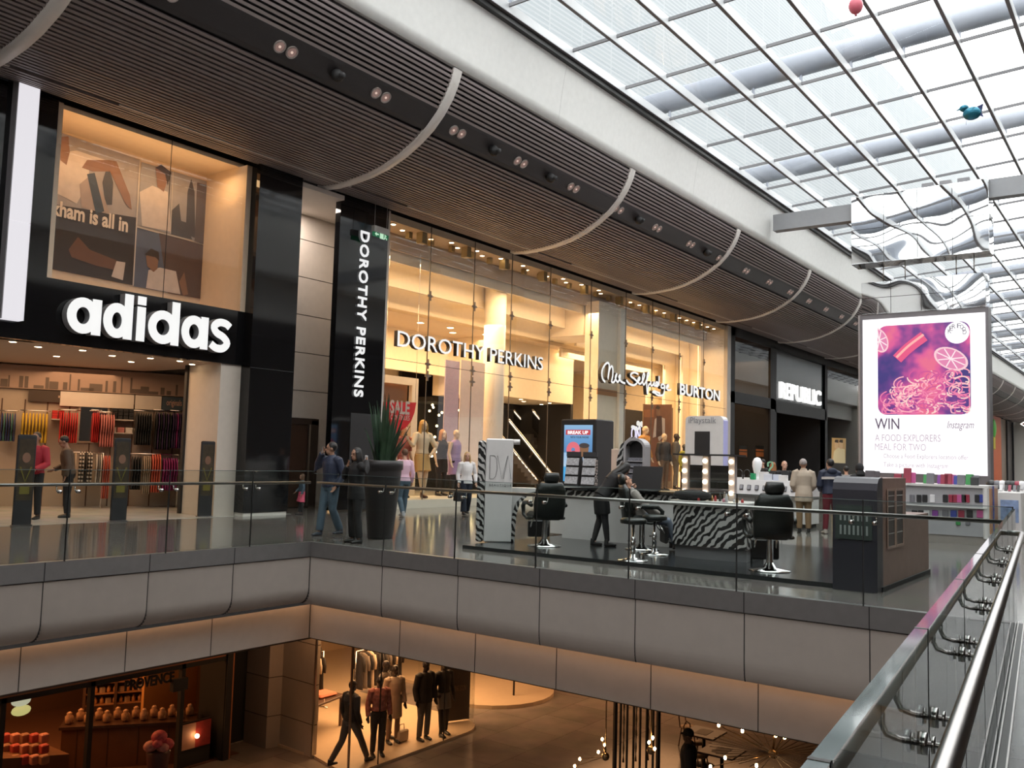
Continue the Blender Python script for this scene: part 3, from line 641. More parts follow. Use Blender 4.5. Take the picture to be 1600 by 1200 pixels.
BASEP = dict(shR=V((.185, 0, 1.425)), shL=V((-.185, 0, 1.425)), elR=V((.245, -.03, 1.13)), elL=V((-.245, -.03, 1.13)), haR=V((.255, .06, .89)), haL=V((-.255, .06, .89)),
             hiR=V((.09, 0, .92)), hiL=V((-.09, 0, .92)), knR=V((.10, .015, .50)), knL=V((-.10, .015, .50)), anR=V((.105, -.02, .085)), anL=V((-.105, -.02, .085)))
def arm_rings(sh, el, ha, g):
    return [(sh, .056+g, .056+g), (lerp(sh, el, .5), .048+g, .048+g), (el, .041+g, .041+g), (lerp(el, ha, .35), .04+g, .04+g), (lerp(el, ha, .98), .029+g, .029+g)]
def leg_rings(hi, kn, an, g, flare=0.0, upto=1.0):
    r = [(hi+V((0, 0, .02)), .092+g, .10+g), (lerp(hi, kn, .45), .078+g, .083+g), (kn, .056+g, .06+g), (lerp(kn, an, .32), .052+g+flare*.3, .06+g+flare*.3), (lerp(kn, an, .97), .038+g+flare, .042+g+flare)]
    return r if upto >= 1 else r[:3]
def hand(b, el, ha, curl=.35, inward=V((0, 0, 0))):
    d = (ha-el).normalized(); side = d.cross(V((0, 1, 0))); side = side.normalized() if side.length > .2 else V((1, 0, 0))
    nrm = side.cross(d)
    b.loft([(ha-d*.02, .026, .02), (ha+d*.04, .038, .017), (ha+d*.085, .036, .014)], nrm.cross(d), 10)
    for i, (off, ln) in enumerate(((-.028, .062), (-.0095, .075), (.0095, .07), (.028, .055))):
        p = ha+d*.08+nrm.cross(d)*off; q = p+d*ln*.55+nrm*curl*.02; r = q+d*ln*.4+nrm*curl*.05
        b.tube([p, q, r], [.0095, .009, .007], 6)
    t0 = ha+d*.02+nrm.cross(d)*-.03; t1 = t0+d*.035+nrm.cross(d)*-.028+nrm*.012; b.tube([t0, t1, t1+d*.03+nrm*.01], [.012, .010, .008], 6)
def figure(name, label, cat, loc, face, h=1.75, pose=None, lean=0, sidelean=0, head=(0, 0, 0), seated=None, top=None, bottom=None, shoes=(.02, .02, .02), hair=('short', HAIRB), skin=None, group=None, voxel=.012, fem=False, mannequin=False, extra=None):
    """A clothed figure. face: heading in degrees (0 looks towards +Y). Local frame: x to the figure's right, y ahead."""
    skin = skin or SKIN; t = thing(name, label, cat, loc, math.radians(face), group); k = h/1.75
    J = dict(BASEP); J.update({a: V(c) for a, c in (pose or {}).items()})
    pel = V((0, 0, .93)); Rm = Matrix.Rotation(-math.radians(lean), 3, 'X')@Matrix.Rotation(math.radians(sidelean), 3, 'Y')
    up = lambda p: pel+Rm@(p-pel)
    P = pose or {}
    for a in ('shR', 'shL'): J[a] = up(J[a])
    for a in ('elR', 'elL', 'haR', 'haL'):
        if a not in P: J[a] = up(J[a])
    rt = V((1, 0, 0)); hw = .93 if fem else 1.0; bust = .012 if fem else 0
    tor = [(V((0, 0, .84)), .13, .10), (V((0, -.005, .92)), .168 if fem else .16, .122), (V((0, 0, 1.0)), .150, .11), (V((0, .005, 1.10)), .122*hw+.008, .098), (V((0, .008, 1.24)), .148*hw, .11+bust), (V((0, 0, 1.35)), .168*hw, .112+bust*.6), (V((0, -.005, 1.43)), .15*hw, .085), (V((0, -.01, 1.475)), .075, .065)]
    tor = [(up(p) if p.z > .95 else p, a, c) for p, a, c in tor]
    nk0, nk1 = up(V((0, -.01, 1.46))), up(V((0, .012, 1.56)))
    HM = Rm@Matrix.Rotation(math.radians(head[0]), 3, 'Z')@Matrix.Rotation(-math.radians(head[1]), 3, 'X')@Matrix.Rotation(math.radians(head[2]), 3, 'Y')
    hc = nk1+HM@V((0, .012, .075))
    H = lambda x, y, z: hc+HM@V((x, y, z))
    b = MB(); b.loft(tor, rt); b.loft([(nk0, .058, .06), (nk1, .052, .055), (H(0, 0, .02), .05, .05)], rt)
    b.ell(H(0, -.008, .025), .076, .096, .098, M=HM); b.ell(H(0, .03, -.055), .054, .062, .062, M=HM)
    b.tube([H(0, .083, .015), H(0, .107, -.025)], [.010, .016], 8)
    for s in (1, -1): b.ell(H(.078*s, -.01, -.005), .012, .022, .032, 8, 6, M=HM); b.ell(H(.028*s, .078, .038), .026, .014, .009, 8, 6, M=HM)
    for s in 'RL':
        b.loft(arm_rings(J['sh'+s], J['el'+s], J['ha'+s], 0), rt, 10); hand(b, J['el'+s], J['ha'+s])
        b.loft(leg_rings(J['hi'+s], J['kn'+s], J['an'+s], 0), rt, 12)
        a = J['an'+s]; fd = V((0, 1, 0)); fd = fd if abs(J['kn'+s].y-a.y) < .25 or a.z < .2 else (fd+V((0, 0, -.5))).normalized()
        b.loft([(a+V((0, 0, .02)), .036, .036), (a-V((0, .02, .035)), .038, .04), (a+fd*.08-V((0, 0, .05)), .038, .03), (a+fd*.155-V((0, 0, .06)), .032, .022)], rt, 10)
    scale = lambda bb: bb.xform(Matrix.Scale(k, 4))
    remesh(scale(b), 'body', voxel*k, skin, t, 3)
    if not mannequin:
        b = MB().use(EYEM)
        for s in (1, -1): b.ell(H(.030*s, .083, .02), .012, .010, .008, 8, 6, M=HM)
        scale(b).build('eyes', None, t)
        MB().use(LIP).ell(H(0, .083, -.058), .023, .010, .008, 8, 6, M=HM).xform(Matrix.Scale(k, 4)).build('mouth', None, t)
    if top:
        g = top.get('g', .018); zl = top.get('z', .90); b = MB(); m = top['m']
        ts = [(p, a+g, c+g) for p, a, c in tor if p.z > zl-.03 or True]
        ts = [r for r in ts[:-1] if True]
        if zl > .95: ts = ts[2:] if zl < 1.05 else ts[3:]
        elif zl > .88: ts = ts[1:]
        else: ts = [(V((0, -.005, zl)), .175+g+top.get('flare', 0), .13+g+top.get('flare', 0))]+ts[1:]
        ts = ts+[(up(V((0, -.012, 1.485))), .082+g*.6, .07+g*.6)]
        b.loft(ts, rt, 16)
        sl = top.get('sleeve', 1.0)
        if sl:
            for s in 'RL':
                r = arm_rings(J['sh'+s], J['el'+s], J['ha'+s], g*.85); r = r if sl >= 1 else r[:3] if sl > .4 else r[:2]
                b.loft([(J['sh'+s]+Rm@V((-.05 if s == 'R' else .05, 0, .0)), .06+g, .06+g)]+r, rt, 10)
        if top.get('collar'): b.loft([(up(V((0, -.015, 1.46))), .085, .08), (up(V((0, -.01, 1.53))), .078, .074)], rt, 12)
        if top.get('hood') == 'down': b.ell(up(V((0, -.12, 1.47))), .12, .065, .075)
        c = remesh(scale(b), top.get('name', 'jacket'), voxel*1.15*k, m, t, 3)
        if top.get('stripe'):
            b = MB().use(top['stripe']); z0, z1 = top['sz']; P = []
            for z in (z0, z1):
                for i in range(13): a = PI+PI*i/12; P.append(V((math.cos(a)*(.185+g*1.6), math.sin(a)*(.128+g*1.4)-.004, z)))
            P = [up(p) for p in P]; b.add(P, [(i, i+1, 14+i, 13+i) for i in range(12)]); scale(b).build('stripe', None, c)
    if bottom:
        g = bottom.get('g', .014); b = MB(); kd = bottom.get('kind', 'trousers')
        if kd == 'trousers':
            b.loft([(p, a+g, c+g) for p, a, c in tor[:3]], rt, 14)
            for s in 'RL': b.loft(leg_rings(J['hi'+s], J['kn'+s], J['an'+s], g, bottom.get('flare', .008)), rt, 12)
        else:
            zb = bottom.get('z', .52); kc = (J['knR']+J['knL'])*.5; fl = bottom.get('flare', .19)
            lo = V((kc.x, kc.y if zb < .7 else kc.y*.5, zb)); b.loft([(lo, fl, fl*.8), (lerp(lo, tor[1][0], .55), .19, .15), (tor[1][0], .172+g, .128+g), (tor[2][0], .158+g, .116+g)], rt, 16)
        remesh(scale(b), 'trousers' if kd == 'trousers' else 'skirt', voxel*1.1*k, bottom['m'], t, 3)
        if bottom.get('tights'):
            b = MB()
            for s in 'RL': b.loft(leg_rings(J['hi'+s], J['kn'+s], J['an'+s], .006), rt, 12)
            remesh(scale(b), 'tights', voxel*k, bottom['tights'], t, 2)
    if shoes:
        m = mat('shoe_%d' % int(shoes[0]*1000+shoes[2]*77), shoes, .4)
        for s in 'RL':
            a = J['an'+s]; b = MB()
            b.loft([(a+V((0, -.01, .045)), .048, .048), (a-V((0, .03, .045)), .047, .055), (a+V((0, .09, -.052)), .048, .036), (a+V((0, .175, -.062)), .038, .024)], rt, 12)
            remesh(scale(b), 'shoe', .011*k, m, t, 2)
    if hair:
        st, hm = hair; b = MB()
        b.ell(H(0, -.026, .042), .085, .098, .098, M=HM)
        if st in ('long', 'bob'):
            ln = .30 if st == 'long' else .16
            b.loft([(H(0, -.03, .05), .085, .085), (H(0, -.05, -.06), .098, .06), (H(0, -.065, -.1-ln*.5), .10, .05), (H(0, -.055, -.1-ln), .07, .03)], HM@rt, 14)
            for s in (1, -1): b.loft([(H(.07*s, .01, .05), .022, .05), (H(.086*s, .015, -.06), .02, .045), (H(.085*s, .01, -.1-ln*.6), .02, .035)], HM@rt, 8)
        if st == 'pony': b.loft([(H(0, -.11, .06), .03, .03), (H(0, -.15, -.02), .035, .03), (H(0, -.13, -.16), .02, .02)], HM@rt, 8)
        if st in ('hat',): b = MB(); b.ell(H(0, -.012, .05), .088, .108, .095, M=HM); b.loft([(H(0, -.01, .02), .092, .11), (H(0, -.01, .06), .09, .108)], HM@rt, 16); b.ell(H(0, .11, .035), .06, .045, .012, M=HM)
        if st == 'hood': b = MB(); b.ell(H(0, -.03, .03), .105, .115, .125, M=HM); b.loft([(H(0, -.06, -.06), .10, .08), (H(0, -.07, -.16), .14, .10)], HM@rt, 12)
        remesh(scale(b), {'hat': 'hat', 'hood': 'hood'}.get(st, 'hair'), voxel*k, hm, t, 2)
    if extra: extra(t, J, H, k)
    return t
def phone(t, p, m=None):
    MB().use(m or mat('phone_black', (.02, .02, .022), .3)).cbox(p, .012, .05, .12).build('x', None, None)
DENIM = mat('denim', (.075, .115, .155), .75, var=.25, scale=12); NAVY = mat('navy_padded', (.018, .026, .055), .55, var=.2, bump=.4, bscale=14)
BLACKC = mat('black_cloth', (.012, .011, .012), .8, var=.3); WHITEC = mat('white_cotton', (.72, .70, .70), .75); GREYC = mat('grey_cloth', (.22, .21, .21), .8)
def toward(px, py, fx, fy):  # heading (deg) of a figure at one floor pixel looking towards another
    a, c = onz(px, py), onz(fx, fy); return math.degrees(math.atan2(-(c.x-a.x), c.y-a.y))
def ground(px, py, z=0.0): p = onz(px, py, z); return (p.x, p.y, z)
# view direction at the bridge runs along +X +Y; 'left' in the picture is towards -X +Y (heading about 55 deg)
def with_phone(hand):
    def f(t, J, H, k):
        h = J['ha'+hand]; b = MB().use(mat('phone_silver', (.55, .55, .57), .3, .5)); b.rbox(-.006, .006, -.03, .03, -.06, .06, .004)
        o = b.build('mobile_phone'); o.location = t.matrix_world@V((0, 0, 0)); bpy.context.view_layer.update()
        d = (h-J['el'+hand]).normalized(); o.matrix_world = t.matrix_world@Matrix.Translation((h+d*.06)*k)
        tag(o, 'small silver phone held to the ear of the ' + ('man in navy' if hand == 'R' else 'woman in black'), 'phone')
    return f
figure('person', 'man in navy padded jacket and faded jeans walking with phone at his ear', 'person', ground(513, 837), 92, 1.78,
       pose=dict(elR=(.40, .02, 1.24), haR=(.15, .10, 1.56), elL=(-.27, -.06, 1.14), haL=(-.22, .08, .93), knR=(.09, .10, .50), anR=(.10, .14, .085), knL=(-.10, .02, .5), anL=(-.10, -.20, .11)),
       head=(-40, 0, 0), top=dict(m=NAVY, g=.034, z=.90, collar=True), bottom=dict(m=DENIM, g=.018, flare=.015), shoes=(.05, .06, .08), skin=SKIND, hair=('short', HAIRB), extra=with_phone('R'))
figure('person', 'woman in black coat and trousers standing beside the tall planter, hand at her face', 'person', ground(553, 848), 75, 1.68, fem=True,
       pose=dict(elR=(.25, .14, 1.20), haR=(.09, .15, 1.42), elL=(-.40, .02, 1.32), haL=(-.20, -.08, 1.52), knL=(-.12, .02, .5), anL=(-.16, -.02, .085)),
       head=(5, 5, 0), top=dict(m=BLACKC, g=.028, z=.80, collar=True), bottom=dict(m=BLACKC, g=.014, flare=.015), shoes=(.03, .03, .03), skin=SKIND, hair=('bob', HAIRB), extra=with_phone('L'))
PINK = mat('pink_white_print', (.70, .10, .17), .8, var=.5, scale=30)
figure('person', 'small child in denim top and pink skirt by the brown service door', 'person', ground(470, 804), 60, 1.02,
       pose=dict(elR=(.26, .05, 1.15), haR=(.22, .22, .98), knR=(.1, .06, .5), anR=(.1, .05, .085)), top=dict(m=DENIM, g=.02, z=1.0), bottom=dict(kind='skirt', m=PINK, z=.55, flare=.23, tights=BLACKC), shoes=(.03, .02, .02), hair=('bob', HAIRBR))
figure('person', 'person in pink top and jeans half hidden behind the tall planter', 'person', ground(629, 808), -20, 1.72, fem=True,
       pose=dict(knR=(.10, .1, .5), anR=(.1, .16, .09), anL=(-.1, -.2, .12)), top=dict(m=mat('pale_pink', (.68, .45, .55), .8), g=.02), bottom=dict(m=DENIM, g=.016), shoes=(.4, .4, .42), hair=('short', HAIRBR))
def bag_at(hand, label, m, w=.16, d=.34, hh=.30):
    def f(t, J, H, k):
        bpy.context.view_layer.update()
        p = J['ha'+hand]+(J['ha'+hand]-J['el'+hand]).normalized()*.07
        b = MB().use(m); b.prism([(-d/2, -hh), (d/2, -hh), (d/2*.86, 0), (-d/2*.86, 0)], -w/2, w/2, 'x')
        hb = thing('handbag', label, 'bag'); hb.matrix_world = t.matrix_world@Matrix.Translation(p*k+V((0, 0, -.12)))
        b.build('bag_body', None, hb)
        MB().use(m).tube([(0, -d*.25, 0), (0, -d*.16, .10), (0, 0, .13), (0, d*.16, .10), (0, d*.25, 0)], .008, 6).build('bag_strap', None, hb)
    return f
figure('person', 'woman in white blouse and dark flared trousers walking past the window display', 'person', ground(727, 805), 150, 1.70, fem=True,
       pose=dict(knR=(.1, .1, .5), anR=(.1, .12, .09), knL=(-.09, .03, .5), anL=(-.1, -.2, .12), elL=(-.27, -.03, 1.14), haL=(-.26, .1, .9)), head=(-15, 0, 0),
       top=dict(m=WHITEC, g=.026, z=.88, name='blouse'), bottom=dict(m=mat('dark_navy', (.012, .016, .03), .8), g=.014, flare=.04), shoes=(.05, .04, .04), hair=('long', HAIRBL), extra=bag_at('R', 'black handbag carried by the woman in white blouse', BLACKC))
figure('person', 'woman in brown jacket over white top partly hidden by the white zebra-edged panel', 'person', (20.2, 15.35, 0), 150, 1.72, fem=True,
       pose=dict(anR=(.1, .12, .09)), top=dict(m=mat('brown_jacket', (.07, .05, .045), .7), g=.026), bottom=dict(m=BLACKC), skin=SKIND, hair=('long', HAIRB))
SHOP = mat('carrier_white', (.80, .78, .78), .5, var=.3, scale=9)
figure('person', 'shopper in dark jacket seen walking away with a white and red carrier bag', 'person', (20.6, 10.9, 0), -25, 1.70,
       pose=dict(elL=(-.26, .0, 1.14), haL=(-.27, .06, .90), anR=(.1, .1, .09)), top=dict(m=mat('charcoal_jacket', (.025, .028, .03), .7), g=.03), bottom=dict(m=BLACKC), hair=('short', HAIRB), extra=bag_at('R', 'white and red carrier bag hanging beside the shopper in dark jacket', SHOP, .12, .40, .42))
figure('person', 'man in beige coat and grey cap, seen from behind at the white phone kiosk', 'person', ground(1256, 832), -62, 1.74, pose=dict(elR=(.25, .02, 1.13), haR=(.16, .20, 1.0), elL=(-.26, 0, 1.12), haL=(-.16, .2, 1.0)),
       lean=6, head=(-20, -8, 0), top=dict(m=mat('beige_coat', (.40, .33, .26), .8, var=.15), g=.045, z=.74, collar=True), bottom=dict(m=mat('tan_trousers', (.22, .14, .075), .8), g=.02), skin=SKIND, hair=('hat', mat('grey_cap', (.33, .29, .28), .8)))
figure('person', 'man in navy jacket with pale stripe and dark red trousers, seen from behind', 'person', ground(1298, 834), -50, 1.76, pose=dict(elR=(.24, .04, 1.13), haR=(.14, .24, 1.02), elL=(-.25, .04, 1.13), haL=(-.14, .24, 1.02), knR=(.12, .02, .5), anR=(.14, -.02, .085), anL=(-.14, -.02, .085)),
       lean=4, head=(10, -12, 0), top=dict(m=mat('navy_jacket', (.014, .020, .045), .65), g=.045, z=.90, hood='down', stripe=mat('pale_stripe', (.50, .46, .44), .7), sz=(1.27, 1.33)), bottom=dict(m=mat('dark_red_trousers', (.13, .012, .022), .8), g=.014), shoes=(.45, .40, .36), hair=('short', HAIRB))
figure('person', 'person in black hooded top standing behind the dark glass cabinet', 'person', (22.6, 6.1, 0), -40, 1.66, top=dict(m=BLACKC, g=.035, z=.88), bottom=dict(m=BLACKC), hair=('hood', BLACKC))
figure('person', 'dark-haired man in black jacket beyond the white phone counter, facing left', 'person', (27.2, 10.25, 0), 60, 1.74, top=dict(m=BLACKC, g=.03), bottom=dict(m=BLACKC), hair=('short', HAIRB))
figure('person', 'red-haired person in black beyond the white phone counter', 'person', (28.4, 10.35, 0), -50, 1.66, top=dict(m=BLACKC, g=.03), bottom=dict(m=BLACKC), hair=('long', mat('hair_red', (.36, .15, .06), .6)))
figure('person', 'bald salesman facing out behind the beige-coated man', 'person', (24.3, 8.55, 0), 130, 1.70, top=dict(m=BLACKC, g=.025), bottom=dict(m=BLACKC), hair=None)
figure('person', 'dark-haired person in pale grey top beyond the man in the striped jacket', 'person', (27.5, 7.8, 0), -60, 1.60, top=dict(m=GREYC, g=.025), bottom=dict(m=BLACKC), hair=('short', HAIRB))
# beautician bending over her client
figure('person', 'beautician in black bending forward over a seated client at the kiosk', 'person', ground(938, 853, .06), -128, 1.66, fem=True, lean=38, head=(0, 18, 0),
       pose=dict(elR=(.22, .42, 1.02), haR=(.08, .58, 1.12), elL=(-.24, .42, 1.02), haL=(-.06, .60, 1.10), knR=(.09, .05, .5), anR=(.10, .10, .085), anL=(-.10, -.10, .085)),
       top=dict(m=BLACKC, g=.03), bottom=dict(kind='skirt', m=BLACKC, z=.60, flare=.185, tights=mat('black_tights', (.015, .014, .016), .6)), shoes=(.015, .015, .016), hair=('long', HAIRB))
# ================================================================== SPORTS SHOP FRONT
M_litwhite = emis('sign_face_white', (1, 1, .98), .92)
M_retgrey = mat('sign_return_grey', (.30, .30, .31), .4)
M_retdark = mat('sign_return_dark', (.02, .018, .018), .5)
def stroke_poly(pts, w):
    pts = [Vector((p[0], p[1])) for p in pts]; L, R = [], []
    for i, p in enumerate(pts):
        d = (pts[min(i+1, len(pts)-1)]-pts[max(i-1, 0)]); d = d.normalized() if d.length > 1e-6 else Vector((1, 0)); n = Vector((-d.y, d.x))*w/2; L.append(p+n); R.append(p-n)
    return L, R
def stroke(b, pts, w, a, c, ax='y', closed=False):
    L, R = stroke_poly(pts, w)
    for i in range(len(pts)-1): b.prism([L[i], R[i], R[i+1], L[i+1]], a, c, ax)
    return b
def smooth_path(pts, n=5):
    out = []; P = [Vector((p[0], p[1])) for p in pts]
    for i in range(len(P)-1):
        p0, p1, p2, p3 = P[max(i-1, 0)], P[i], P[i+1], P[min(i+2, len(P)-1)]
        for k in range(n):
            t = k/n; out.append(.5*((2*p1)+(p2-p0)*t+(2*p0-5*p1+4*p2-p3)*t*t+(3*p1-p0-3*p2+p3)*t**3))
    out.append(P[-1]); return out
def letter_obj(parts, name, parent, y0, y1, face, side):
    # parts: list of (outer, inner|None) polygons in (x, z)
    b = MB()
    for o, i in parts:
        b.use(side)
        if i: b.ring(o, i, y0, y1)
        else: b.prism(o, y0, y1)
        b.use(face)
        if i:
            n = len(o); vs = [(x, y0-.002, z) for x, z in o]+[(x, y0-.002, z) for x, z in i]; b.add(vs, [(k, (k+1) % n, n+(k+1) % n, n+k) for k in range(n)])
        else: b.add([(x, y0-.002, z) for x, z in o], [tuple(range(len(o)))])
    return b.build(name, None, parent)
t = thing('shop_sign', 'large white lower-case letters reading adidas on the glossy black fascia', 'sign', (11.3, FY-.15, 4.0))
t.location = (0, 0, 0)
zb, xh, asc, sw = 3.90, .755, .985, .205
def bowl(x0, x1): cx, cz = (x0+x1)/2, zb+xh/2; rx = (x1-x0)/2; return circ(cx, cz, rx, 28, xh/2), circ(cx, cz, rx-sw*.98, 28, xh/2-.20)
def rect(x0, x1, z0, z1): return [(x0, z0), (x1, z0), (x1, z1), (x0, z1)]
Y0, Y1 = FY-.22, FY-.02
xs = [ony(px, py, Y0).x for px, py in ((104, 495), (158, 500), (161, 500), (207, 505), (211, 505), (229, 508), (231, 512), (280, 515), (283, 520), (325, 525), (328, 525), (361, 530))]
letter_obj([(*bowl(xs[0], xs[1]-.05),), (rect(xs[1]-sw, xs[1], zb, zb+xh), None)], 'letter', t, Y0, Y1, M_litwhite, M_retgrey)
letter_obj([(*bowl(xs[2], xs[3]-.05),), (rect(xs[3]-sw, xs[3], zb, zb+asc), None)], 'letter', t, Y0, Y1, M_litwhite, M_retgrey)
ic = (xs[4]+xs[5])/2
letter_obj([(rect(ic-sw/2, ic+sw/2, zb, zb+xh), None), (rect(ic-sw/2, ic+sw/2, zb+xh+.04, zb+asc), None)], 'letter', t, Y0, Y1, M_litwhite, M_retgrey)
letter_obj([(*bowl(xs[6], xs[7]-.05),), (rect(xs[7]-sw, xs[7], zb, zb+asc), None)], 'letter', t, Y0, Y1, M_litwhite, M_retgrey)
letter_obj([(*bowl(xs[8], xs[9]-.05),), (rect(xs[9]-sw, xs[9], zb, zb+xh), None)], 'letter', t, Y0, Y1, M_litwhite, M_retgrey)
sx0, sx1 = xs[10], xs[11]; wd = sx1-sx0
sp = smooth_path([(sx0+wd*.92, zb+xh*.80), (sx0+wd*.72, zb+xh*.90), (sx0+wd*.40, zb+xh*.91), (sx0+wd*.17, zb+xh*.76), (sx0+wd*.30, zb+xh*.58), (sx0+wd*.62, zb+xh*.47), (sx0+wd*.82, zb+xh*.29), (sx0+wd*.62, zb+xh*.11), (sx0+wd*.30, zb+xh*.10), (sx0+wd*.05, zb+xh*.21)], 4)
Lp, Rp = stroke_poly(sp, .18)
letter_obj([([Lp[i], Rp[i], Rp[i+1], Lp[i+1]], None) for i in range(len(sp)-1)], 'letter', t, Y0, Y1, M_litwhite, M_retgrey)
# tall light box
t = thing('light_box', 'tall glowing white light box beside the poster window', 'light box', (8.14, FY-.2, 4.0))
MB().use(mat('box_grey', (.30, .29, .31), .4)).box(-.22, -.20, -.02, .195, 0, 4.82).box(.20, .215, -.02, .195, 0, 4.82).build('side_panel', None, t)
b = MB().use(emis('lightbox_face', (.95, .92, .97), .82)); b.box(-.20, .20, -.03, .195, 0, 1.93); b.box(-.20, .20, -.03, .195, 1.94, 4.82); b.build('diffuser', None, t)
# poster in the upper window
def flat(b, m, pts, y): b.use(m); return b.add([(lambda q: (q.x, q.y, q.z))(ony(px, py, y)) for px, py in pts], [tuple(range(len(pts)))])
PY = 19.98
PR = lambda n, c: mat('print_'+n, c, .6, var=.18, scale=5)
t = thing('poster', 'wall-wide advertising poster of people in white shirts in the upper sports shop window', 'poster', (11.5, PY, 5.3)); t.location = (0, 0, 0)
b = MB(); q = lambda *a: flat(b, *a)
q(PR('sky', (.36, .31, .30)), [(60, 195), (219, 250), (208, 446), (52, 415)], PY)
q(PR('dark', (.035, .022, .018)), [(60, 315), (213, 340), (208, 446), (55, 415)], PY-.004)
q(PR('white', (.62, .52, .47)), [(90, 240), (120, 235), (140, 242), (165, 250), (160, 262), (140, 258), (138, 285), (120, 318), (85, 300)], PY-.008)
q(PR('flesh', (.26, .13, .075)), [(88, 215), (107, 213), (109, 238), (104, 258), (94, 250)], PY-.012)
q(PR('flesh', (.26, .13, .075)), [(128, 262), (136, 250), (170, 250), (182, 252), (203, 305), (206, 328), (196, 318), (172, 268), (146, 268)], PY-.012)
q(PR('shirt_fold', (.40, .30, .26)), [(124, 288), (140, 275), (160, 300), (172, 335), (128, 325)], PY-.010)
q(PR('blue_dark', (.04, .05, .07)), [(136, 272), (148, 270), (163, 330), (150, 335)], PY-.014)
q(PR('tower', (.06, .05, .05)), [(160, 285), (166, 265), (171, 265), (177, 285), (175, 320), (165, 320)], PY-.009)
q(PR('flesh2', (.16, .07, .04)), [(107, 390), (122, 370), (140, 390), (185, 408), (192, 425), (150, 415), (112, 402)], PY-.012)
q(PR('white', (.62, .52, .47)), [(182, 408), (196, 410), (192, 438), (174, 432)], PY-.014)
b.build('picture', None, t)
b = MB(); 
q(PR('sky2', (.33, .30, .30)), [(221, 253), (270, 268), (266, 365), (214, 352)], PY)
q(PR('white', (.62, .52, .47)), [(218, 300), (238, 290), (262, 300), (268, 362), (222, 353)], PY-.006)
q(PR('flesh', (.26, .13, .075)), [(243, 262), (258, 265), (262, 280), (256, 300), (246, 292)], PY-.010)
q(PR('hair', (.05, .03, .02)), [(243, 262), (252, 257), (268, 270), (262, 290), (258, 272)], PY-.012)
b.build('picture', None, t)
b = MB()
q(PR('sky2', (.33, .30, .30)), [(271, 268), (325, 284), (320, 382), (267, 366)], PY)
q(PR('tower', (.06, .05, .05)), [(290, 366), (293, 300), (299, 279), (304, 300), (305, 372)], PY-.006)
q(PR('tower', (.06, .05, .05)), [(267, 330), (280, 318), (283, 345), (292, 348), (300, 374), (267, 366)], PY-.007)
q(PR('tower2', (.11, .08, .07)), [(308, 285), (325, 290), (320, 382), (304, 376)], PY-.007)
b.build('picture', None, t)
b = MB()
q(PR('blue_sky', (.10, .11, .16)), [(213, 355), (320, 384), (314, 467), (207, 447)], PY)
q(PR('brick', (.10, .055, .04)), [(248, 362), (320, 384), (314, 467), (262, 458)], PY-.004)
q(PR('white', (.62, .52, .47)), [(228, 450), (232, 422), (250, 418), (275, 424), (282, 460)], PY-.008)
q(PR('flesh', (.26, .13, .075)), [(228, 400), (238, 394), (248, 402), (246, 420), (240, 425), (230, 416)], PY-.011)
q(PR('hair', (.05, .03, .02)), [(226, 398), (236, 388), (248, 394), (249, 408), (243, 402)], PY-.013)
q(PR('flesh', (.26, .13, .075)), [(280, 440), (288, 425), (294, 460), (286, 462)], PY-.011)
b.build('picture', None, t)
b = MB().use(mat('poster_line', (.60, .52, .46), .5))
flat(b, b.mats[0], [(218, 250), (220, 250), (209, 447), (207, 447)], PY-.016); flat(b, b.mats[0], [(213, 353), (303, 376), (303, 378), (213, 355)], PY-.016); flat(b, b.mats[0], [(270, 268), (271, 268), (267, 366), (266, 366)], PY-.016)
b.build('dividing_line', None, t)
p = ony(81, 336, PY-.018)
text('lettering', 'kham is all in', p, mat('print_letters', (.78, .66, .56), .6), size=.4, depth=.002, width=ony(199, 360, PY).x-p.x, height=.36, bold=.012, parent=None).parent = t
# entrance: security gates, ceiling lamps
for i, (px, py) in enumerate(((33, 822), (184, 815), (319, 808))):
    p = onz(px, py); lab = ('security gate panel at the far left of the sports shop entrance', 'security gate panel standing in the middle of the sports shop entrance', 'security gate panel before the beige wall at the right of the entrance')[i]
    t = thing('security_gate', lab, 'gate', (p.x, p.y, 0), math.radians(-8), 'anti-theft gates at the sports shop')
    MB().use(M_dark).rbox(-.17, .17, -.03, .03, 0, 1.78, .02).build('panel', None, t)
    b = MB().use(mat('gate_print', (.05, .035, .02), .4, var=.8, scale=7)); b.box(-.14, .14, -.034, -.03, .5, 1.7)
    b.use(mat('gate_yellow', (.16, .13, .02), .5)); b.box(-.09, .09, -.037, -.034, .62, .84); stroke(b, [(-.10, 1.15), (0, .86), (.10, 1.15)], .03, -.038, -.034); b.use(mat('gate_skin', (.20, .10, .06), .6)); b.prism(circ(0, 1.33, .075, 14, .10), -.038, -.034); b.build('advert_print', None, t)
    MB().use(M_steel).box(-.18, .18, -.06, .06, 0, .03).build('foot', None, t)
def downlight(name, label, loc, r, group, lamp=None, cat='ceiling light', depth=.03):
    t = thing(name, label, cat, loc, 0, group)
    MB().use(mat('lamp_ring', (.6, .52, .42), .4)).lathe([(r, 0), (r*1.25, 0), (r*1.25, -.012), (r, -.012)], seg=14).build('trim_ring', None, t)
    MB().use(lamp or M_warmlamp).lathe([(r*1.0, -.013), (r*.9, -.02), (0.001, -.02)], seg=14).build('lamp', None, t); return t
dl = downlight('downlight', 'small round warm downlight in the ceiling just inside the sports shop', (7.3, 18.9, 3.655), .07, 'entrance downlights of the sports shop')
for x, y in ((8.5, 18.8), (9.2, 19.2), (10.0, 18.9), (10.9, 19.3), (11.6, 18.9), (12.3, 18.8), (8.8, 20.4), (10.4, 20.8), (11.9, 20.2), (12.9, 19.2)):
    c = copy_tree(dl); c.location = (x, y, 3.655)
